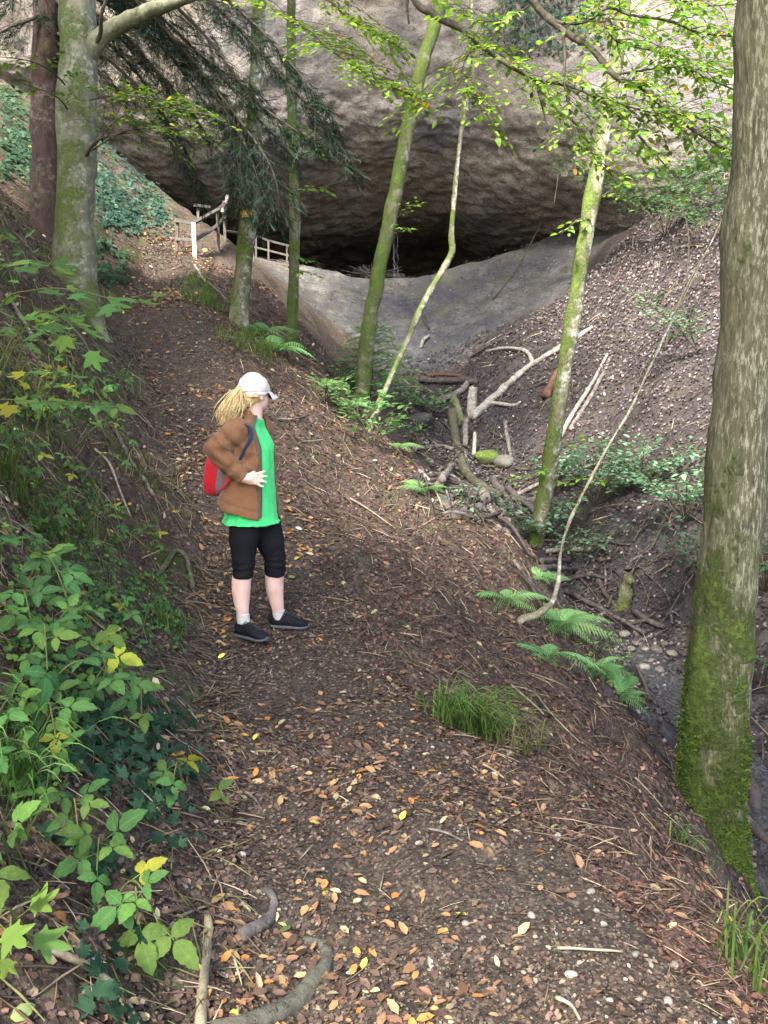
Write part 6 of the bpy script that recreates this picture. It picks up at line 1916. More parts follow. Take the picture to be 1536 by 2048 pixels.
def fences():
    b = hit(390, 512)
    F = empty('wooden_fence', b)
    tag(F, 'grey wooden handrail fence at the top of the far path, with one fresh pale post', 'fence')
    d0 = b[1]
    for (u, v, vt, dd, ln) in ((351, 516, 440, 0.0, 4), (437, 488, 418, 1.0, -2), (450, 462, 402, 1.6, -2), (396, 440, 412, 2.6, 0), (505, 470, 440, 4.5, 0)):
        square_post(F, 'post', u, v, vt, d0 + dd, 0.055, M_TIMBER, ln)
    o = square_post(F, 'post', 391, 514, 446, d0 - 0.15, 0.07, M_PINE, -4)
    o['label'] = 'fresh pale board post of the fence'
    for pts in ([(350, 441, d0 - .05), (388, 447, d0 - .1)], [(386, 447, d0 - .1), (437, 419, d0 + 1.0)], [(352, 478, d0 - .05), (388, 480, d0 - .1)], [(390, 479, d0 - .1), (428, 456, d0 + .9), (450, 432, d0 + 1.6)], [(436, 420, d0 + 1.0), (452, 404, d0 + 1.6)], [(388, 410, d0 + 2.5), (420, 414, d0 + 2.7)]):
        rail(F, pts, 0.042, M_TIMBER)
    m = MB()
    br = branch(m, px([(445, 425, d0 + 1.5), (452, 405, d0 + 1.5), (455, 390, d0 + 1.5)]), 0.05, 0.03, 8, 14, 0.01, (0.1, 0.6, 0, 1), 4)
    m.build('broken_branch', M_DEADPALE, F)
    b2 = P(540, 528, 25.0)
    b2 = on_ground(b2[0], 25.0)
    F2 = empty('wooden_fence', b2)
    tag(F2, 'thin rail fence along the left end of cave ledge', 'fence')
    for (u, v, vt) in ((512, 520, 470), (537, 528, 482), (574, 533, 492)):
        square_post(F2, 'post', u, v, vt, 25.0, 0.05, M_TIMBER)
    for pts in ([(452, 462, 24.2), (512, 471, 25), (537, 481, 25), (580, 492, 25)], [(500, 492, 25), (537, 501, 25), (580, 512, 25)], [(500, 513, 25), (537, 523, 25), (580, 531, 25)]):
        rail(F2, pts, 0.035, M_TIMBER)
    bn = P(765, 560, 28.0)
    bn = on_ground(bn[0], 28.0)
    Bn = empty('bench', bn)
    tag(Bn, 'simple plank bench on the floor of the cave mouth', 'bench')
    s0, s1 = P(722, 551, 28.0), P(809, 552.5, 28.0)
    MB().box((s0 + s1) / 2, (s1[0] - s0[0], 0.34, 0.10)).build('seat', M_TIMBER, Bn, smooth=False)
    for u in (735, 796):
        p = P(u, 555, 28.0)
        g = float(G(p[0:1], p[1:2])[0])
        MB().box((p[0], 28.0, (p[2] + g) / 2 - 0.06), (0.09, 0.26, max(0.1, p[2] - g))).build('leg', M_TIMBER, Bn, smooth=False)
    m = MB()
    r = np.random.default_rng(2)
    c0 = P(735, 552, 27.6)
    for i in range(26):
        d = np.array([r.normal() * 0.6, r.normal() * 0.3, 0.1 + 0.35 * r.random()])
        m.tube(catmull([c0 + r.normal(size=3) * 0.12, c0 + d * 0.4, c0 + d * 0.8 + [0.1 * r.normal(), 0, 0]], 6), np.linspace(0.018, 0.007, 6), 4, (0, 0.2, 0, 1))
    tag(m.build('brush_pile', M_DEADPALE, origin=c0), 'small heap of reddish dry twigs beside the cave bench', 'brush pile', kind='stuff')
fences()
# ------------------------------------------------------------------ the hiker
def remesh(mb, voxel, smooth=4, name='tmp'):
    me = mb.mesh(name)
    o = bpy.data.objects.new(name, me)
    COL.objects.link(o)
    md = o.modifiers.new('r', 'REMESH')
    md.mode = 'VOXEL'
    md.voxel_size = voxel
    if smooth:
        sm = o.modifiers.new('s', 'SMOOTH')
        sm.factor = 0.5
        sm.iterations = smooth
    dg = bpy.context.evaluated_depsgraph_get()
    out = bpy.data.meshes.new_from_object(o.evaluated_get(dg))
    bpy.data.objects.remove(o, do_unlink=True)
    bpy.data.meshes.remove(me)
    out.name = name
    out.polygons.foreach_set('use_smooth', np.ones(len(out.polygons), bool))
    return out
def vco(me):
    a = np.empty(len(me.vertices) * 3, np.float32)
    me.vertices.foreach_get('co', a)
    return a.reshape(-1, 3).astype(float)
def vno(me):
    a = np.empty(len(me.vertices) * 3, np.float32)
    me.vertex_normals.foreach_get('vector', a)
    return a.reshape(-1, 3).astype(float)
def setco(me, V):
    me.vertices.foreach_set('co', V.astype(np.float32).ravel())
    me.update()
def ellips(mb, c, r, R=None, n=20):
    th = np.linspace(0, math.pi, n)
    ph = np.linspace(0, 2 * math.pi, 2 * n, endpoint=False)
    V = np.array([[math.sin(t) * math.cos(p), math.sin(t) * math.sin(p), math.cos(t)] for t in th for p in ph]) * np.array(r)
    if R is not None:
        V = V @ np.asarray(R).T
    k = 2 * n
    F = [[i * k + j, (i + 1) * k + j, (i + 1) * k + (j + 1) % k, i * k + (j + 1) % k] for i in range(n - 1) for j in range(k)]
    mb.add(V + np.asarray(c), F)
def limb(mb, pts, rad, n=26, sides=20):
    c = catmull(pts, n)
    t = np.linspace(0, 1, len(rad))
    mb.tube(c, np.interp(np.linspace(0, 1, n), t, rad), sides)
def hiker():
    foot = hit(505, 1268)
    D = foot[1]
    z0 = foot[2]
    def Q(u, v, dd=0.0):
        return P(u, v, D + dd)
    YAW = RAD(-20)
    f = np.array([math.cos(YAW), math.sin(YAW), 0]); rt = np.array([math.sin(YAW), -math.cos(YAW), 0]); up = np.array([0, 0, 1.0])
    T = empty('person', foot)
    tag(T, 'person in cap, brown jacket and green shirt, hand on hip, looking toward the cave', 'person')
    S = 5.45 / FPX * D / 5.4      # metres per photo pixel at the hiker
    # joints (photo survey + depth offsets)
    hipR, kneR, ankR = Q(492, 1040, -0.05), Q(487, 1118, -0.06), Q(486, 1232, -0.06)
    hipL, kneL, ankL = Q(530, 1040, 0.10), Q(548, 1110, 0.09), Q(557, 1210, 0.14)
    groundR = float(G(ankR[0:1], ankR[1:2])[0]); groundL = float(G(ankL[0:1], ankL[1:2])[0])
    ankR[2] = max(ankR[2], groundR + 0.10); ankL[2] = groundL + 0.10
    hem, wst, chs, shd, nck = Q(500, 1034, 0.03), Q(499, 960, 0.03), Q(496, 893, 0.03), Q(497, 852, 0.03), Q(507, 832, 0.03)
    shR, elR, wrR = shd + rt * 0.155 + [0, 0, -0.015], Q(431, 903, -0.20), Q(489, 957, -0.19)
    shL, elL, wrL = shd - rt * 0.155 + [0, 0, -0.015], chs - rt * 0.30 + f * -0.20 + [0, 0, -0.06], wst - rt * 0.22 - f * 0.06 + [0, 0, -0.02]
    HY = RAD(46)
    hf = np.array([math.cos(HY), math.sin(HY), 0]); hr = np.array([math.sin(HY), -math.cos(HY), 0])
    HR = np.stack([hf, -hr, up], -1)
    hc = Q(509, 781, 0.03)
    # ---- skin: one continuous body
    b = MB()
    limb(b, [hipR, kneR, kneR * 0.45 + ankR * 0.55 - f * 0.015, ankR], [0.095, 0.062, 0.060, 0.036])
    limb(b, [hipL, kneL, kneL * 0.45 + ankL * 0.55 - f * 0.015, ankL], [0.095, 0.062, 0.060, 0.036])
    ftR, ftL = np.array([0.82, -0.57, 0]), np.array([0.985, -0.17, 0])
    for a, d in ((ankR, ftR), (ankL, ftL)):
        limb(b, [a, a + d * 0.005 + [0, 0, -0.040], a + d * 0.06 + [0, 0, -0.072]], [0.034, 0.028, 0.016])
    def ring(mb, stations, n=36, sides=40):
        cs = catmull([s[0] for s in stations], n)
        A = np.interp(np.linspace(0, 1, n), np.linspace(0, 1, len(stations)), [s[1] for s in stations])
        Bw = np.interp(np.linspace(0, 1, n), np.linspace(0, 1, len(stations)), [s[2] for s in stations])
        th = np.linspace(0, 2 * math.pi, sides, endpoint=False)
        V = cs[:, None, :] + (A[:, None] * np.cos(th))[..., None] * f + (Bw[:, None] * np.sin(th))[..., None] * rt
        i = np.arange(n - 1)[:, None] * sides; j = np.arange(sides)[None]; jn = (j + 1) % sides
        mb.add(V.reshape(-1, 3), np.stack([i + j, i + jn, i + sides + jn, i + sides + j], -1).reshape(-1, 4))
        for e in (0, n - 1):
            ids = np.arange(sides) + e * sides
            V0 = V.reshape(-1, 3)
            mb.add(np.vstack([cs[e][None], V0[ids]]), [[0, 1 + k, 1 + (k + 1) % sides] for k in range(sides)])
    ring(b, [(hem, 0.115, 0.15), (wst, 0.10, 0.135), (chs, 0.105, 0.155), (shd, 0.075, 0.15), (nck, 0.05, 0.06)])
    limb(b, [shR, elR, wrR], [0.052, 0.042, 0.029])
    limb(b, [shL, elL, wrL], [0.052, 0.042, 0.029])
    limb(b, [nck + [0, 0, -0.03], nck * 0.5 + hc * 0.5 + [0, 0, -0.02], hc + [0, 0, -0.03]], [0.056, 0.052, 0.054])
    ellips(b, hc + up * 0.012 - hf * 0.01, (0.096, 0.076, 0.102), HR)
    ellips(b, hc + hf * 0.040 - up * 0.050, (0.055, 0.058, 0.072), HR)                 # face and jaw
    ellips(b, hc + hf * 0.066 - up * 0.098, (0.024, 0.030, 0.022), HR)                 # chin
    ellips(b, hc + hf * 0.098 - up * 0.030, (0.022, 0.013, 0.026), HR)                 # nose
    ellips(b, hc + hf * 0.088 - up * 0.066, (0.014, 0.024, 0.010), HR)                 # lips
    for s in (1, -1):
        ellips(b, hc + hr * 0.077 * s - up * 0.035 - hf * 0.006, (0.018, 0.010, 0.030), HR)   # ears
    # hand on the hip: palm, four fingers spread forward, thumb behind
    hd = Q(508, 957, -0.215) - wrR; hd /= np.linalg.norm(hd)
    pc = wrR + hd * 0.045 + [0, 0, -0.002]
    tanv = np.array([0, 0, 1.0])
    limb(b, [wrR - hd * 0.03, wrR, pc, pc + hd * 0.028], [0.027, 0.026, 0.030, 0.026], 16)
    limb(b, [wrR + up * 0.012, pc + up * 0.018, pc + hd * 0.03 + up * 0.02], [0.018, 0.020, 0.015], 12)
    limb(b, [wrR - up * 0.012, pc - up * 0.020, pc + hd * 0.028 - up * 0.024], [0.017, 0.018, 0.014], 12)
    for k, (ang, L) in enumerate(((14, 0.082), (3, 0.090), (-9, 0.084), (-24, 0.066))):
        a = RAD(ang)
        d = hd * math.cos(a) + tanv * math.sin(a)
        p0 = pc + hd * 0.026 + tanv * (0.027 - 0.017 * k)
        inw = np.array([-0.02, 0.35, 0])
        limb(b, [p0, p0 + d * L * 0.45, p0 + d * L * 0.75 + inw * 0.012, p0 + d * L + inw * 0.03], [0.0098, 0.0092, 0.0085, 0.0068], 14, 10)
    limb(b, [pc - hd * 0.02 + up * 0.02 + rt * -0.01, pc - rt * 0.035 + up * 0.035, pc - rt * 0.075 + up * 0.03 - f * 0.01], [0.013, 0.0115, 0.009], 12, 10)
    # far hand, mostly hidden
    limb(b, [wrL, wrL + f * 0.05 + rt * 0.02, wrL + f * 0.09 + rt * 0.03], [0.027, 0.03, 0.02], 12)
    for k in range(4):
        p0 = wrL + f * 0.08 + rt * 0.03 + up * (0.022 - 0.016 * k)
        limb(b, [p0, p0 + f * 0.035 + rt * 0.01, p0 + f * 0.065 + rt * 0.03], [0.0095, 0.009, 0.007], 10, 8)
    me = remesh(b, 0.0065, 3, 'body')
    sk = NT('skin')
    v = sk.coord('Object')
    sk.base(sk.ramp(sk.noise(v, 9, 4, 0.5), [(0.3, (0.62, 0.38, 0.30)), (0.7, (0.74, 0.52, 0.43))]), 0.5, 0.35)
    sk.bsdf.inputs['Subsurface Weight'].default_value = 0.12
    sk.bsdf.inputs['Subsurface Radius'].default_value = (0.01, 0.004, 0.002)
    def fin(me, name, mat, lab=None, parent=T):
        setco(me, vco(me) - np.array(T.location))
        o = link(name, me, mat, parent)
        if lab: o['label'] = lab
        return o
    fin(me, 'body', sk.m)

    # ---- cloth materials
    def cloth(name, c, c2, scale=220, rough=0.9, bump=0.15):
        k = NT(name)
        v = k.coord('Object')
        col = k.ramp(k.noise(v, 14, 5, 0.6), [(0.3, c), (0.7, c2)])
        col = k.mix(0.25, col, k.ramp(k.noise(v, 120, 3, 0.7), [(0.35, 0.45), (0.65, 1.0)]), 'MULTIPLY')
        k.bump(k.noise(v, scale, 3, 0.6), bump, 0.003)
        k.base(col, rough, 0.15)
        k.bsdf.inputs['Sheen Weight'].default_value = 0.12 if sum(c) > 0.06 else 0.0
        return k.m
    M_JKT = cloth('brown_fleece', (0.175, 0.080, 0.036), (0.225, 0.108, 0.050))
    M_JIN = cloth('jacket_facing', (0.10, 0.065, 0.048), (0.13, 0.085, 0.06))
    M_SHIRT = cloth('green_jersey', (0.055, 0.56, 0.155), (0.07, 0.64, 0.19), 300, 0.85, 0.08)
    M_LEG = cloth('black_leggings', (0.006, 0.006, 0.007), (0.010, 0.010, 0.012), 300, 0.8, 0.1)
    M_CAP = cloth('off_white_cotton', (0.52, 0.47, 0.42), (0.62, 0.565, 0.51), 300)
    M_SOCK = cloth('grey_white_sock', (0.45, 0.42, 0.38), (0.56, 0.53, 0.49), 400)

    # ---- leggings
    L = MB()
    hemR = kneR * 0.68 + ankR * 0.32; hemL = kneL * 0.66 + ankL * 0.34
    for hp, kn, hm, s in ((hipR, kneR, hemR, 1), (hipL, kneL, hemL, -1)):
        limb(L, [hp + up * 0.01, hp * 0.5 + kn * 0.5 - f * 0.004, kn, hm + f * 0.0], [0.098, 0.096, 0.073, 0.066], 30, 24)
    ring(L, [(hem + up * -0.06, 0.10, 0.15), (hem + up * 0.02, 0.125, 0.155), (hem + up * 0.12, 0.11, 0.14)], 14)
    me = remesh(L, 0.009, 6, 'leggings')
    V, N = vco(me), vno(me)
    fold = np.exp(-((V[:, 2] - kneR[2] + 0.05) / 0.07) ** 2)
    V = V + N * ((0.004 * fbm(V * np.array([9, 9, 30]), 2, 4) + 0.003 * fold * np.sin(V[:, 2] * 190 + 4 * fbm(V * 12, 2, 3)))[:, None])
    setco(me, V)
    fin(me, 'leggings', M_LEG)

    # ---- shirt
    sh = MB()
    bot = hem - up * 0.035
    ring(sh, [(bot + f * 0.012, 0.186, 0.212), (bot + up * 0.06 + f * 0.012, 0.158, 0.178), (wst + f * 0.012, 0.140, 0.160), (chs + f * 0.010, 0.142, 0.165), (shd + up * -0.012, 0.092, 0.150), (nck + up * -0.012, 0.062, 0.075)], 40)
    me = remesh(sh, 0.009, 5, 'shirt')
    V, N = vco(me), vno(me)
    V = V + N * ((0.010 * fbm(V * np.array([9, 9, 4]), 2, 14) + 0.006 * fbm(V * np.array([26, 26, 7]), 2, 15))[:, None])
    low = sstep(0.05, 0.0, V[:, 2] - (bot[2]))
    setco(me, V)
    fin(me, 'shirt', M_SHIRT)

    # ---- open jacket: shell with a front gap, sleeves fused to it, separate facing strip and collar
    def shell(stations, th0, th1, thick, n=44, k=60, hemslope=None):
        cs = catmull([s[0] for s in stations], n)
        t = np.linspace(0, 1, n); ts = np.linspace(0, 1, len(stations))
        A = np.interp(t, ts, [s[1] for s in stations]); Bw = np.interp(t, ts, [s[2] for s in stations])
        g0 = np.interp(t, ts, th0); g1 = np.interp(t, ts, th1)
        out = []
        for off in (0, -thick):
            V = np.zeros((n, k, 3))
            for i in range(n):
                th = np.linspace(RAD(g0[i]), RAD(360 - g1[i]), k)
                V[i] = cs[i] + np.cos(th)[:, None] * (A[i] + off) * f + np.sin(th)[:, None] * (Bw[i] + off) * rt
                if hemslope is not None:
                    V[i, :, 2] += hemslope(t[i], np.cos(th))
            out.append(V)
        m = MB()
        i = np.arange(n - 1)[:, None] * k; j = np.arange(k - 1)[None]
        Fq = np.stack([i + j, i + j + 1, i + k + j + 1, i + k + j], -1).reshape(-1, 4)
        nv = n * k
        Vall = np.vstack([out[0].reshape(-1, 3), out[1].reshape(-1, 3)])
        F = [Fq, Fq[:, ::-1] + nv]
        def edge(ids):
            ids = np.array(ids)
            F.append(np.stack([ids[:-1], ids[1:], ids[1:] + nv, ids[:-1] + nv], -1))
        edge(np.arange(k)); edge((n - 1) * k + np.arange(k)); edge(np.arange(n) * k); edge(np.arange(n) * k + k - 1)
        m.add(Vall, np.vstack(F))
        return m, out[0]
    st = [(hem + up * 0.042 - f * 0.004, 0.194, 0.220), (hem + up * 0.10, 0.182, 0.212), (wst, 0.166, 0.198), (chs, 0.166, 0.202), (shd + up * -0.005, 0.112, 0.182), (nck + up * 0.0 - f * 0.006, 0.082, 0.092), (nck + up * 0.035 - f * 0.012, 0.078, 0.084)]
    jk, outer = shell(st, [40, 40, 38, 36, 40, 48, 62], [40, 42, 42, 44, 48, 55, 66], 0.014, hemslope=lambda t, c: -0.055 * c * (1 - t) ** 3)
    limb(jk, [shR - rt * 0.05 + up * 0.0, shR + rt * 0.01 - up * 0.02, shR * 0.5 + elR * 0.5 + rt * 0.012, elR, elR * 0.45 + wrR * 0.55, wrR - hd * 0.005], [0.082, 0.082, 0.072, 0.062, 0.057, 0.047], 40, 26)
    limb(jk, [shL + rt * 0.05, shL - rt * 0.01 - up * 0.02, shL * 0.5 + elL * 0.5, elL, elL * 0.45 + wrL * 0.55, wrL], [0.085, 0.086, 0.078, 0.066, 0.060, 0.048], 40, 26)
    # hood folded behind the neck
    limb(jk, [nck - f * 0.05 + rt * 0.085 + up * 0.0, nck - f * 0.10 + rt * 0.03 - up * 0.01, nck - f * 0.10 - rt * 0.03 - up * 0.01, nck - f * 0.05 - rt * 0.085], [0.030, 0.042, 0.042, 0.030], 20, 16)
    me = remesh(jk, 0.008, 4, 'jacket')
    V, N = vco(me), vno(me)
    dEl = np.exp(-(np.linalg.norm(V - elR, axis=1) / 0.13) ** 2)
    dAr = np.exp(-(np.linalg.norm(V - (shR * 0.55 + elR * 0.45 + f * 0.05), axis=1) / 0.12) ** 2)
    dWs = np.exp(-(np.linalg.norm(V - (wrR + up * 0.04), axis=1) / 0.13) ** 2)
    dirA = elR - shR; dirA /= np.linalg.norm(dirA)
    w = fbm(V * 7, 2, 33)
    wr = 0.010 * dEl * np.sin((V @ dirA) * 95 + 5 * w) + 0.008 * dAr * np.sin((V @ f) * 80 + V[:, 2] * 60 + 4 * w) + 0.007 * dWs * np.sin(V[:, 2] * 70 - (V @ f) * 45 + 4 * w)
    fl = ((V - hem) @ f) - 0.10
    pocket = np.exp(-((V[:, 2] - (hem[2] + 0.16) - 0.9 * fl) / 0.004) ** 2) * (np.abs(fl) < 0.05) * (((V - hem) @ rt) > 0.05)
    V = V + N * ((0.006 * fbm(V * 8, 2, 34) + 0.0035 * fbm(V * 24, 2, 35) + wr - 0.004 * pocket)[:, None])
    arm = np.abs(((V - shR) @ rt) + 0.035 - 0.25 * ((V - shR) @ f))
    sa = np.exp(-(arm / 0.005) ** 2) * (V[:, 2] > chs[2] - 0.02) * (((V - shR) @ f) > -0.12)
    V = V - N * (0.004 * sa)[:, None]
    # waistband seam
    seam = np.exp(-((V[:, 2] - (hem[2] + 0.095 - 0.05 * ((V - hem) @ f) / 0.18)) / 0.006) ** 2) * (np.linalg.norm(V - wrR, axis=1) > 0.16)
    V = V - N * (0.005 * seam)[:, None]
    setco(me, V)
    fin(me, 'jacket', M_JKT)
    # dark facing along the near front edge, zip line
    fm = MB()
    e = outer[2:38, 0] + 0.0
    inn = []
    for i in range(len(e)):
        cen = catmull([s[0] for s in st], 44)[2 + i]
        rad = e[i] - cen; rad[2] = 0
        tang = np.cross(up, rad); tang /= np.linalg.norm(tang) + 1e-9
        if tang.dot(f) < 0: tang = -tang
        inn.append((e[i] - tang * 0.012, e[i] + tang * (0.014 + 0.010 * math.sin(math.pi * i / 36)) - rad / (np.linalg.norm(rad) + 1e-9) * 0.003))
    a = np.array([x[0] for x in inn]); c = np.array([x[1] for x in inn])
    nn = len(a)
    rdv = np.array([(a[i] - catmull([s[0] for s in st], 44)[2 + i]) * [1, 1, 0] for i in range(nn)]); rdv /= np.linalg.norm(rdv, axis=1)[:, None]
    V = np.vstack([a + rdv * 0.004, c + rdv * 0.004, c - rdv * 0.004, a - rdv * 0.004])
    F = []
    for q in range(4):
        for i in range(nn - 1):
            F.append([q * nn + i, q * nn + i + 1, ((q + 1) % 4) * nn + i + 1, ((q + 1) % 4) * nn + i])
    fm.add(V, F)
    fm.build('jacket_facing', M_JIN, T)

    # ---- socks and shoes
    M_SHOE = cloth('black_mesh_shoe', (0.006, 0.007, 0.009), (0.011, 0.012, 0.015), 260, 0.75, 0.3)
    kk = NT('grey_rubber_sole')
    M_SOLE = kk.base(kk.ramp(kk.noise(kk.coord(), 30), [(0.3, (0.050, 0.055, 0.062)), (0.7, (0.085, 0.092, 0.10))]), 0.7, 0.3)
    kk = NT('shoe_lace')
    M_LACE = kk.base((0.05, 0.055, 0.06), 0.7)
    for nm, a, d, gz in (('right', ankR, ftR, groundR), ('left', ankL, ftL, groundL)):
        s = MB()
        limb(s, [a + up * 0.022, a - up * 0.01, a - up * 0.045 + d * 0.006], [0.041, 0.041, 0.043], 12, 20)
        me = remesh(s, 0.006, 2, 'sock')
        V, N = vco(me), vno(me)
        setco(me, V + N * (0.0015 * np.sin(V[:, 2] * 500))[:, None])
        fin(me, 'sock', M_SOCK)
        side = np.array([d[1], -d[0], 0])
        heel = np.array([a[0], a[1], gz]) - d * 0.062
        Ls = 0.272
        t = np.linspace(0, 1, 24)
        wv = np.interp(t, [0, 0.05, 0.15, 0.35, 0.55, 0.72, 0.88, 0.96, 1.0], [0.014, 0.034, 0.044, 0.044, 0.047, 0.051, 0.046, 0.030, 0.012])
        hv = np.interp(t, [0, 0.04, 0.12, 0.28, 0.42, 0.55, 0.72, 0.88, 0.97, 1.0], [0.075, 0.098, 0.095, 0.094, 0.106, 0.092, 0.072, 0.058, 0.046, 0.030])
        def slab(z0_, hfun, wfac, kname, mat, vox, sm):
            m = MB()
            k = 22
            th = np.linspace(0, 2 * math.pi, k, endpoint=False)
            V = []
            for i, tt in enumerate(t):
                zz0, zz1 = z0_(tt), hfun(i)
                cz, hz = (zz0 + zz1) / 2, (zz1 - zz0) / 2
                sx = np.sign(np.sin(th)) * np.abs(np.sin(th)) ** 0.75
                cx = np.sign(np.cos(th)) * np.abs(np.cos(th)) ** 0.6
                wid = wv[i] * wfac * np.where(sx > 0, 1 - 0.30 * sx, 1.0)
                V.append(heel + d * tt * Ls + side * (cx * wid)[:, None] + up * (cz + sx * hz)[:, None])
            V = np.array(V).reshape(-1, 3)
            i = np.arange(23)[:, None] * k; j = np.arange(k)[None]; jn = (j + 1) % k
            m.add(V, np.stack([i + j, i + jn, i + k + jn, i + k + j], -1).reshape(-1, 4))
            for e_ in (0, 23):
                ids = np.arange(k) + e_ * k
                m.add(np.vstack([V[ids].mean(0)[None], V[ids]]), [[0, 1 + q, 1 + (q + 1) % k] for q in range(k)])
            me = remesh(m, vox, sm, kname)
            return fin(me, kname, mat)
        so = slab(lambda tt: 0.0 + 0.012 * max(0, tt - 0.85) / 0.15, lambda i: 0.030 + 0.010 * max(0, t[i] - 0.8) / 0.2 + 0.006 * (1 - t[i]), 1.06, 'sole', M_SOLE, 0.005, 2)
        sh_ = slab(lambda tt: 0.014, lambda i: hv[i], 0.98, 'shoe', M_SHOE, 0.005, 3)
        lc = MB()
        for i in range(5):
            tt = 0.42 + 0.075 * i
            zc = float(np.interp(tt, t, hv)) - 0.002
            p = heel + d * tt * Ls + up * zc
            lc.tube(catmull([p - side * 0.026 - up * 0.010 + d * 0.012, p + up * 0.003, p + side * 0.026 - up * 0.010 - d * 0.004], 8), [0.0028] * 8, 6)
        p = heel + d * 0.40 * Ls + up * 0.094
        for sgn in (1, -1):
            lc.tube(catmull([p, p + side * 0.025 * sgn + up * 0.022, p + side * 0.045 * sgn + up * 0.004, p + side * 0.015 * sgn - up * 0.002], 12), [0.0022] * 12, 6)
        lc.build('laces', M_LACE, T)

    # ---- hair: cap of hair, ponytail of many strands
    hk = NT('blond_hair')
    vv = hk.coord('Object', (60, 60, 10))
    M_HAIR = hk.base(hk.ramp(hk.noise(vv, 2.5, 4, 0.6), [(0.28, (0.36, 0.22, 0.08)), (0.5, (0.60, 0.43, 0.19)), (0.72, (0.78, 0.64, 0.36))]), 0.45, 0.4)
    hm = MB()
    ellips(hm, hc + up * 0.000 - hf * 0.020, (0.092, 0.081, 0.094), HR)
    ellips(hm, hc - hf * 0.060 - up * 0.055, (0.045, 0.058, 0.050), HR)
    me = remesh(hm, 0.006, 2, 'hair')
    V, N = vco(me), vno(me)
    q = (V - hc) @ HR
    keep_front = q[:, 0] > 0.03
    V = V + N * (0.0035 * np.sin(np.arctan2(q[:, 2], q[:, 0]) * 30 + 3 * fbm(V * 30, 2, 3)))[:, None]
    V = V - hf[None] * (np.clip(q[:, 0] - 0.02, 0, 1) * 0.75)[:, None]
    setco(me, V)
    fin(me, 'hair', M_HAIR)
    tie = Q(483, 776, -0.03)
    pt = MB()
    r = np.random.default_rng(12)
    back = tie
    for i in range(420):
        o = r.normal(size=3) * np.array([0.013, 0.013, 0.013])
        sp = r.normal()
        sp2 = r.normal()
        endu = 454 + 9 * sp + 3 * r.normal(); endv = 846 + 7 * sp2 - 0.35 * abs(sp) * 6
        if r.random() < 0.15: endu -= 10 * r.random()
        e1 = Q(472 + 6 * sp, 792 + 3 * sp2, -0.05 + 0.025 * r.normal())
        e2 = Q(462 + 9.5 * sp, 818 + 3 * sp2, -0.06 + 0.03 * r.normal())
        e3 = Q(endu, endv, -0.05 + 0.045 * r.normal())
        root = hc - hf * 0.05 + up * (0.02 * r.normal()) + hr * (0.03 * r.normal())
        pt.tube(catmull([root, back + o * 0.5, e1 + o * 0.5, e2 + o, e3], 16), np.interp(np.linspace(0, 1, 16), [0, 0.3, 0.7, 1], [0.003, 0.0036, 0.0032, 0.0008]), 5)
    for i in range(14):   # loose strands by the ear and nape
        s0 = hc + hr * 0.072 + hf * (0.02 - 0.006 * i) - up * 0.02
        pt.tube(catmull([s0, s0 - hf * 0.04 - up * 0.02 + hr * 0.008, back * 0.5 + s0 * 0.5 - up * 0.01 + hr * 0.01, back + r.normal(size=3) * 0.006], 12), [0.0035] * 12, 5)
    pt.build('ponytail', M_HAIR, T)
    te = MB()
    ellips(te, tie + up * 0.002, (0.020, 0.020, 0.014), None, 10)
    te.build('hair_tie', M_HAIR, T)

    # ---- cap with visor, sunglasses
    cp = MB()
    n, k = 22, 48
    V = []
    for i in range(n):
        ph = i / (n - 1) * math.pi / 2
        for j in range(k):
            th = 2 * math.pi * j / k
            rx = 0.106 if math.cos(th) > 0 else 0.108
            x, y = math.cos(ph) ** 0.8 * math.cos(th) * rx, math.cos(ph) ** 0.8 * math.sin(th) * 0.087
            z = math.sin(ph) * 0.098 + (1 - math.sin(ph)) * (-0.012 if math.cos(th) > -0.5 else -0.012 + 0.0)
            V.append(hc + HR @ np.array([x - 0.008, y, z + 0.004 - 0.06 * max(0, -math.cos(th)) * 0.0]))
    F = [[i * k + j, i * k + (j + 1) % k, (i + 1) * k + (j + 1) % k, (i + 1) * k + j] for i in range(n - 1) for j in range(k)]
    V = np.array(V)
    q_ = (V - hc) @ HR
    an_ = np.arctan2(q_[:, 1], q_[:, 0])
    V = V + ((V - hc) / np.linalg.norm(V - hc, axis=1)[:, None]) * (0.005 * fbm(V * 22, 2, 61) - 0.0035 * np.exp(-(np.sin(an_ * 3) / 0.08) ** 2))[:, None]
    cp.add(V, F)
    rim = np.array(V[:k])
    low = rim - up * np.array([0.026 if math.cos(2 * math.pi * j / k) < 0.35 else 0.016 for j in range(k)])[:, None]
    # opening at the back above the ponytail
    for j in range(k):
        c_ = math.cos(2 * math.pi * j / k)
        if c_ < -0.86: low[j] += up * 0.030
    cp.add(np.vstack([rim, low]), [[j, k + j, k + (j + 1) % k, (j + 1) % k] for j in range(k)])
    btn = MB()
    o = cp.build('cap', M_CAP, T)
    md = o.modifiers.new('t', 'SOLIDIFY'); md.thickness = 0.004
    ellips(btn, hc + up * 0.103 - hf * 0.008, (0.010, 0.010, 0.006), None, 8)
    btn.build('cap_button', M_CAP, T)
    vz = MB()
    VV, FF = [], []
    a = np.linspace(RAD(-62), RAD(62), 21)
    for rr_ in np.linspace(0, 1, 8):
        for t_ in a:
            base = np.array([math.cos(t_) * 0.108, math.sin(t_) * 0.088, -0.010])
            ext = 0.072 * math.cos(t_ * 1.1) ** 0.6
            p = base + np.array([math.cos(t_ * 0.5) * ext * rr_, math.sin(t_) * 0.006 * rr_, -0.014 * rr_ - 0.030 * rr_ ** 2 * 0.6 - 0.024 * (math.sin(t_) ** 2) * rr_])
            VV.append(hc + HR @ (p + np.array([-0.008, 0, 0])))
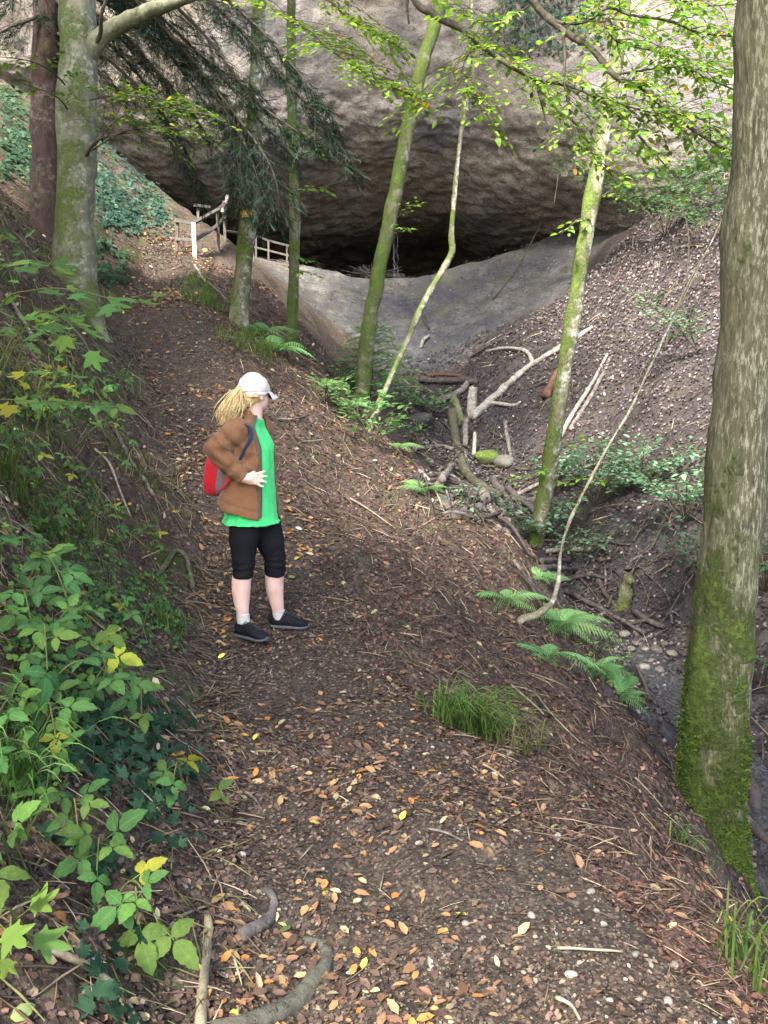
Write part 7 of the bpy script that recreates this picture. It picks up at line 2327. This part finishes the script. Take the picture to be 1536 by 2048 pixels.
    for i in range(7):
        for j in range(20):
            FF.append([i * 21 + j, i * 21 + j + 1, (i + 1) * 21 + j + 1, (i + 1) * 21 + j])
    vz.add(VV, FF)
    o = vz.build('visor', M_CAP, T)
    md = o.modifiers.new('t', 'SOLIDIFY'); md.thickness = 0.005
    sg = MB()
    for s in (1, -1):
        ellips(sg, hc + hf * 0.104 + hr * 0.036 * s - up * 0.028, (0.010, 0.032, 0.025), HR, 12)
        c0 = hc + hf * 0.092 + hr * 0.064 * s - up * 0.020
        sg.tube([c0, c0 - hf * 0.045 + hr * 0.016 * s, c0 - hf * 0.10 + hr * 0.018 * s - up * 0.006], [0.0028] * 3, 6)
    gk = NT('dark_lens')
    sg.build('sunglasses', gk.base((0.012, 0.008, 0.006), 0.12, 0.6), T)

    # ---- backpack (a thing of its own), straps over the near shoulder
    bc = Q(437, 943, 0.06)
    Bp = empty('backpack', bc)
    tag(Bp, 'small red and grey backpack on the back of the hiker', 'backpack')
    kr = cloth('red_nylon', (0.40, 0.010, 0.018), (0.52, 0.018, 0.028), 180, 0.6, 0.2)
    kg = cloth('grey_violet_nylon', (0.13, 0.10, 0.115), (0.18, 0.145, 0.16), 180, 0.7, 0.2)
    kb = cloth('navy_webbing', (0.016, 0.022, 0.045), (0.03, 0.04, 0.075), 300, 0.7, 0.3)
    def sack(c, sz, e, mat, name, taper=0.75):
        m = MB()
        n_, k_ = 24, 36
        V = []
        for i in range(n_):
            ph = -math.pi / 2 + math.pi * i / (n_ - 1)
            for j in range(k_):
                th = 2 * math.pi * j / k_
                g = lambda x: math.copysign(abs(x) ** e, x)
                zz = g(math.sin(ph))
                tp = 1 - (1 - taper) * (zz * 0.5 + 0.5)
                V.append(c + f * g(math.cos(ph)) * g(math.cos(th)) * sz[0] * tp + rt * g(math.cos(ph)) * g(math.sin(th)) * sz[1] * tp + (up + f * 0.18) * zz * sz[2])
        F = [[i * k_ + j, i * k_ + (j + 1) % k_, (i + 1) * k_ + (j + 1) % k_, (i + 1) * k_ + j] for i in range(n_ - 1) for j in range(k_)]
        m.add(V, F)
        me = remesh(m, 0.007, 3, name)
        V, N = vco(me), vno(me)
        setco(me, V + N * (0.006 * fbm(V * 9, 2, 6) + 0.003 * fbm(V * np.array([20, 20, 9]), 2, 8))[:, None] - np.array(Bp.location))
        return link(name, me, mat, Bp)
    sack(Q(440, 940, 0.06), (0.085, 0.125, 0.165), 0.66, kr, 'red_pouch')
    sack(Q(456, 935, 0.06), (0.070, 0.135, 0.175), 0.6, kg, 'main_bag')
    sm = MB()
    def ribbon(pts, w, th_, side_):
        c = catmull(pts, 26)
        Tn = np.gradient(c, axis=0); Tn /= np.linalg.norm(Tn, axis=1)[:, None]
        Nn = np.cross(Tn, side_); Nn /= np.linalg.norm(Nn, axis=1)[:, None]
        Sd = np.cross(Nn, Tn)
        V = np.vstack([c + Sd * w + Nn * th_, c - Sd * w + Nn * th_, c - Sd * w - Nn * th_, c + Sd * w - Nn * th_])
        F = []
        for q in range(4):
            for i in range(25):
                F.append([q * 26 + i, q * 26 + i + 1, ((q + 1) % 4) * 26 + i + 1, ((q + 1) % 4) * 26 + i])
        return V, F
    def surf(th_deg, tt, off=0.012):
        cen = catmull([s[0] for s in st], 44); k_ = int(tt * 43)
        A = np.interp(tt, np.linspace(0, 1, len(st)), [s[1] for s in st]) + off
        Bw = np.interp(tt, np.linspace(0, 1, len(st)), [s[2] for s in st]) + off
        a_ = RAD(th_deg)
        return cen[k_] + f * math.cos(a_) * A + rt * math.sin(a_) * Bw
    V, F = ribbon([surf(150, 0.42, -0.0), surf(110, 0.40, 0.008), surf(80, 0.44, 0.012), surf(58, 0.52, 0.014), surf(46, 0.60, 0.016), surf(48, 0.68, 0.020), surf(75, 0.735, 0.03), surf(130, 0.72, 0.02)], 0.020, 0.004, rt)
    sm.add(V, F)
    sm.build('shoulder_strap', kb, Bp)
    bk = MB()
    bk.box(surf(80, 0.44, 0.018), (0.05, 0.018, 0.032), np.stack([f, rt, up], -1) @ np.array(Matrix.Rotation(RAD(-35), 3, 'Y')))
    bk.build('buckle', M_LEG, Bp)
    V, F = ribbon([surf(140, 0.30, 0.006), surf(105, 0.34, 0.010), surf(82, 0.42, 0.014)], 0.010, 0.003, up)
    MB().add(V, F).build('webbing', kr, Bp)
    # pieces that belong to a garment sit under it
    kids = [o for o in bpy.data.objects if o.parent in (T, Bp)]
    def base(o): return o.name.split('.')[0]
    shoes = [o for o in kids if base(o) == 'shoe']
    for nm in ('sole', 'laces'):
        for s_, o in zip(shoes, [o for o in kids if base(o) == nm]):
            o.parent = s_
    one = {base(o): o for o in kids}
    for child, par in (('visor', 'cap'), ('cap_button', 'cap'), ('hair_tie', 'ponytail'), ('jacket_facing', 'jacket'), ('buckle', 'shoulder_strap')):
        one[child].parent = one[par]
    return T
hiker()
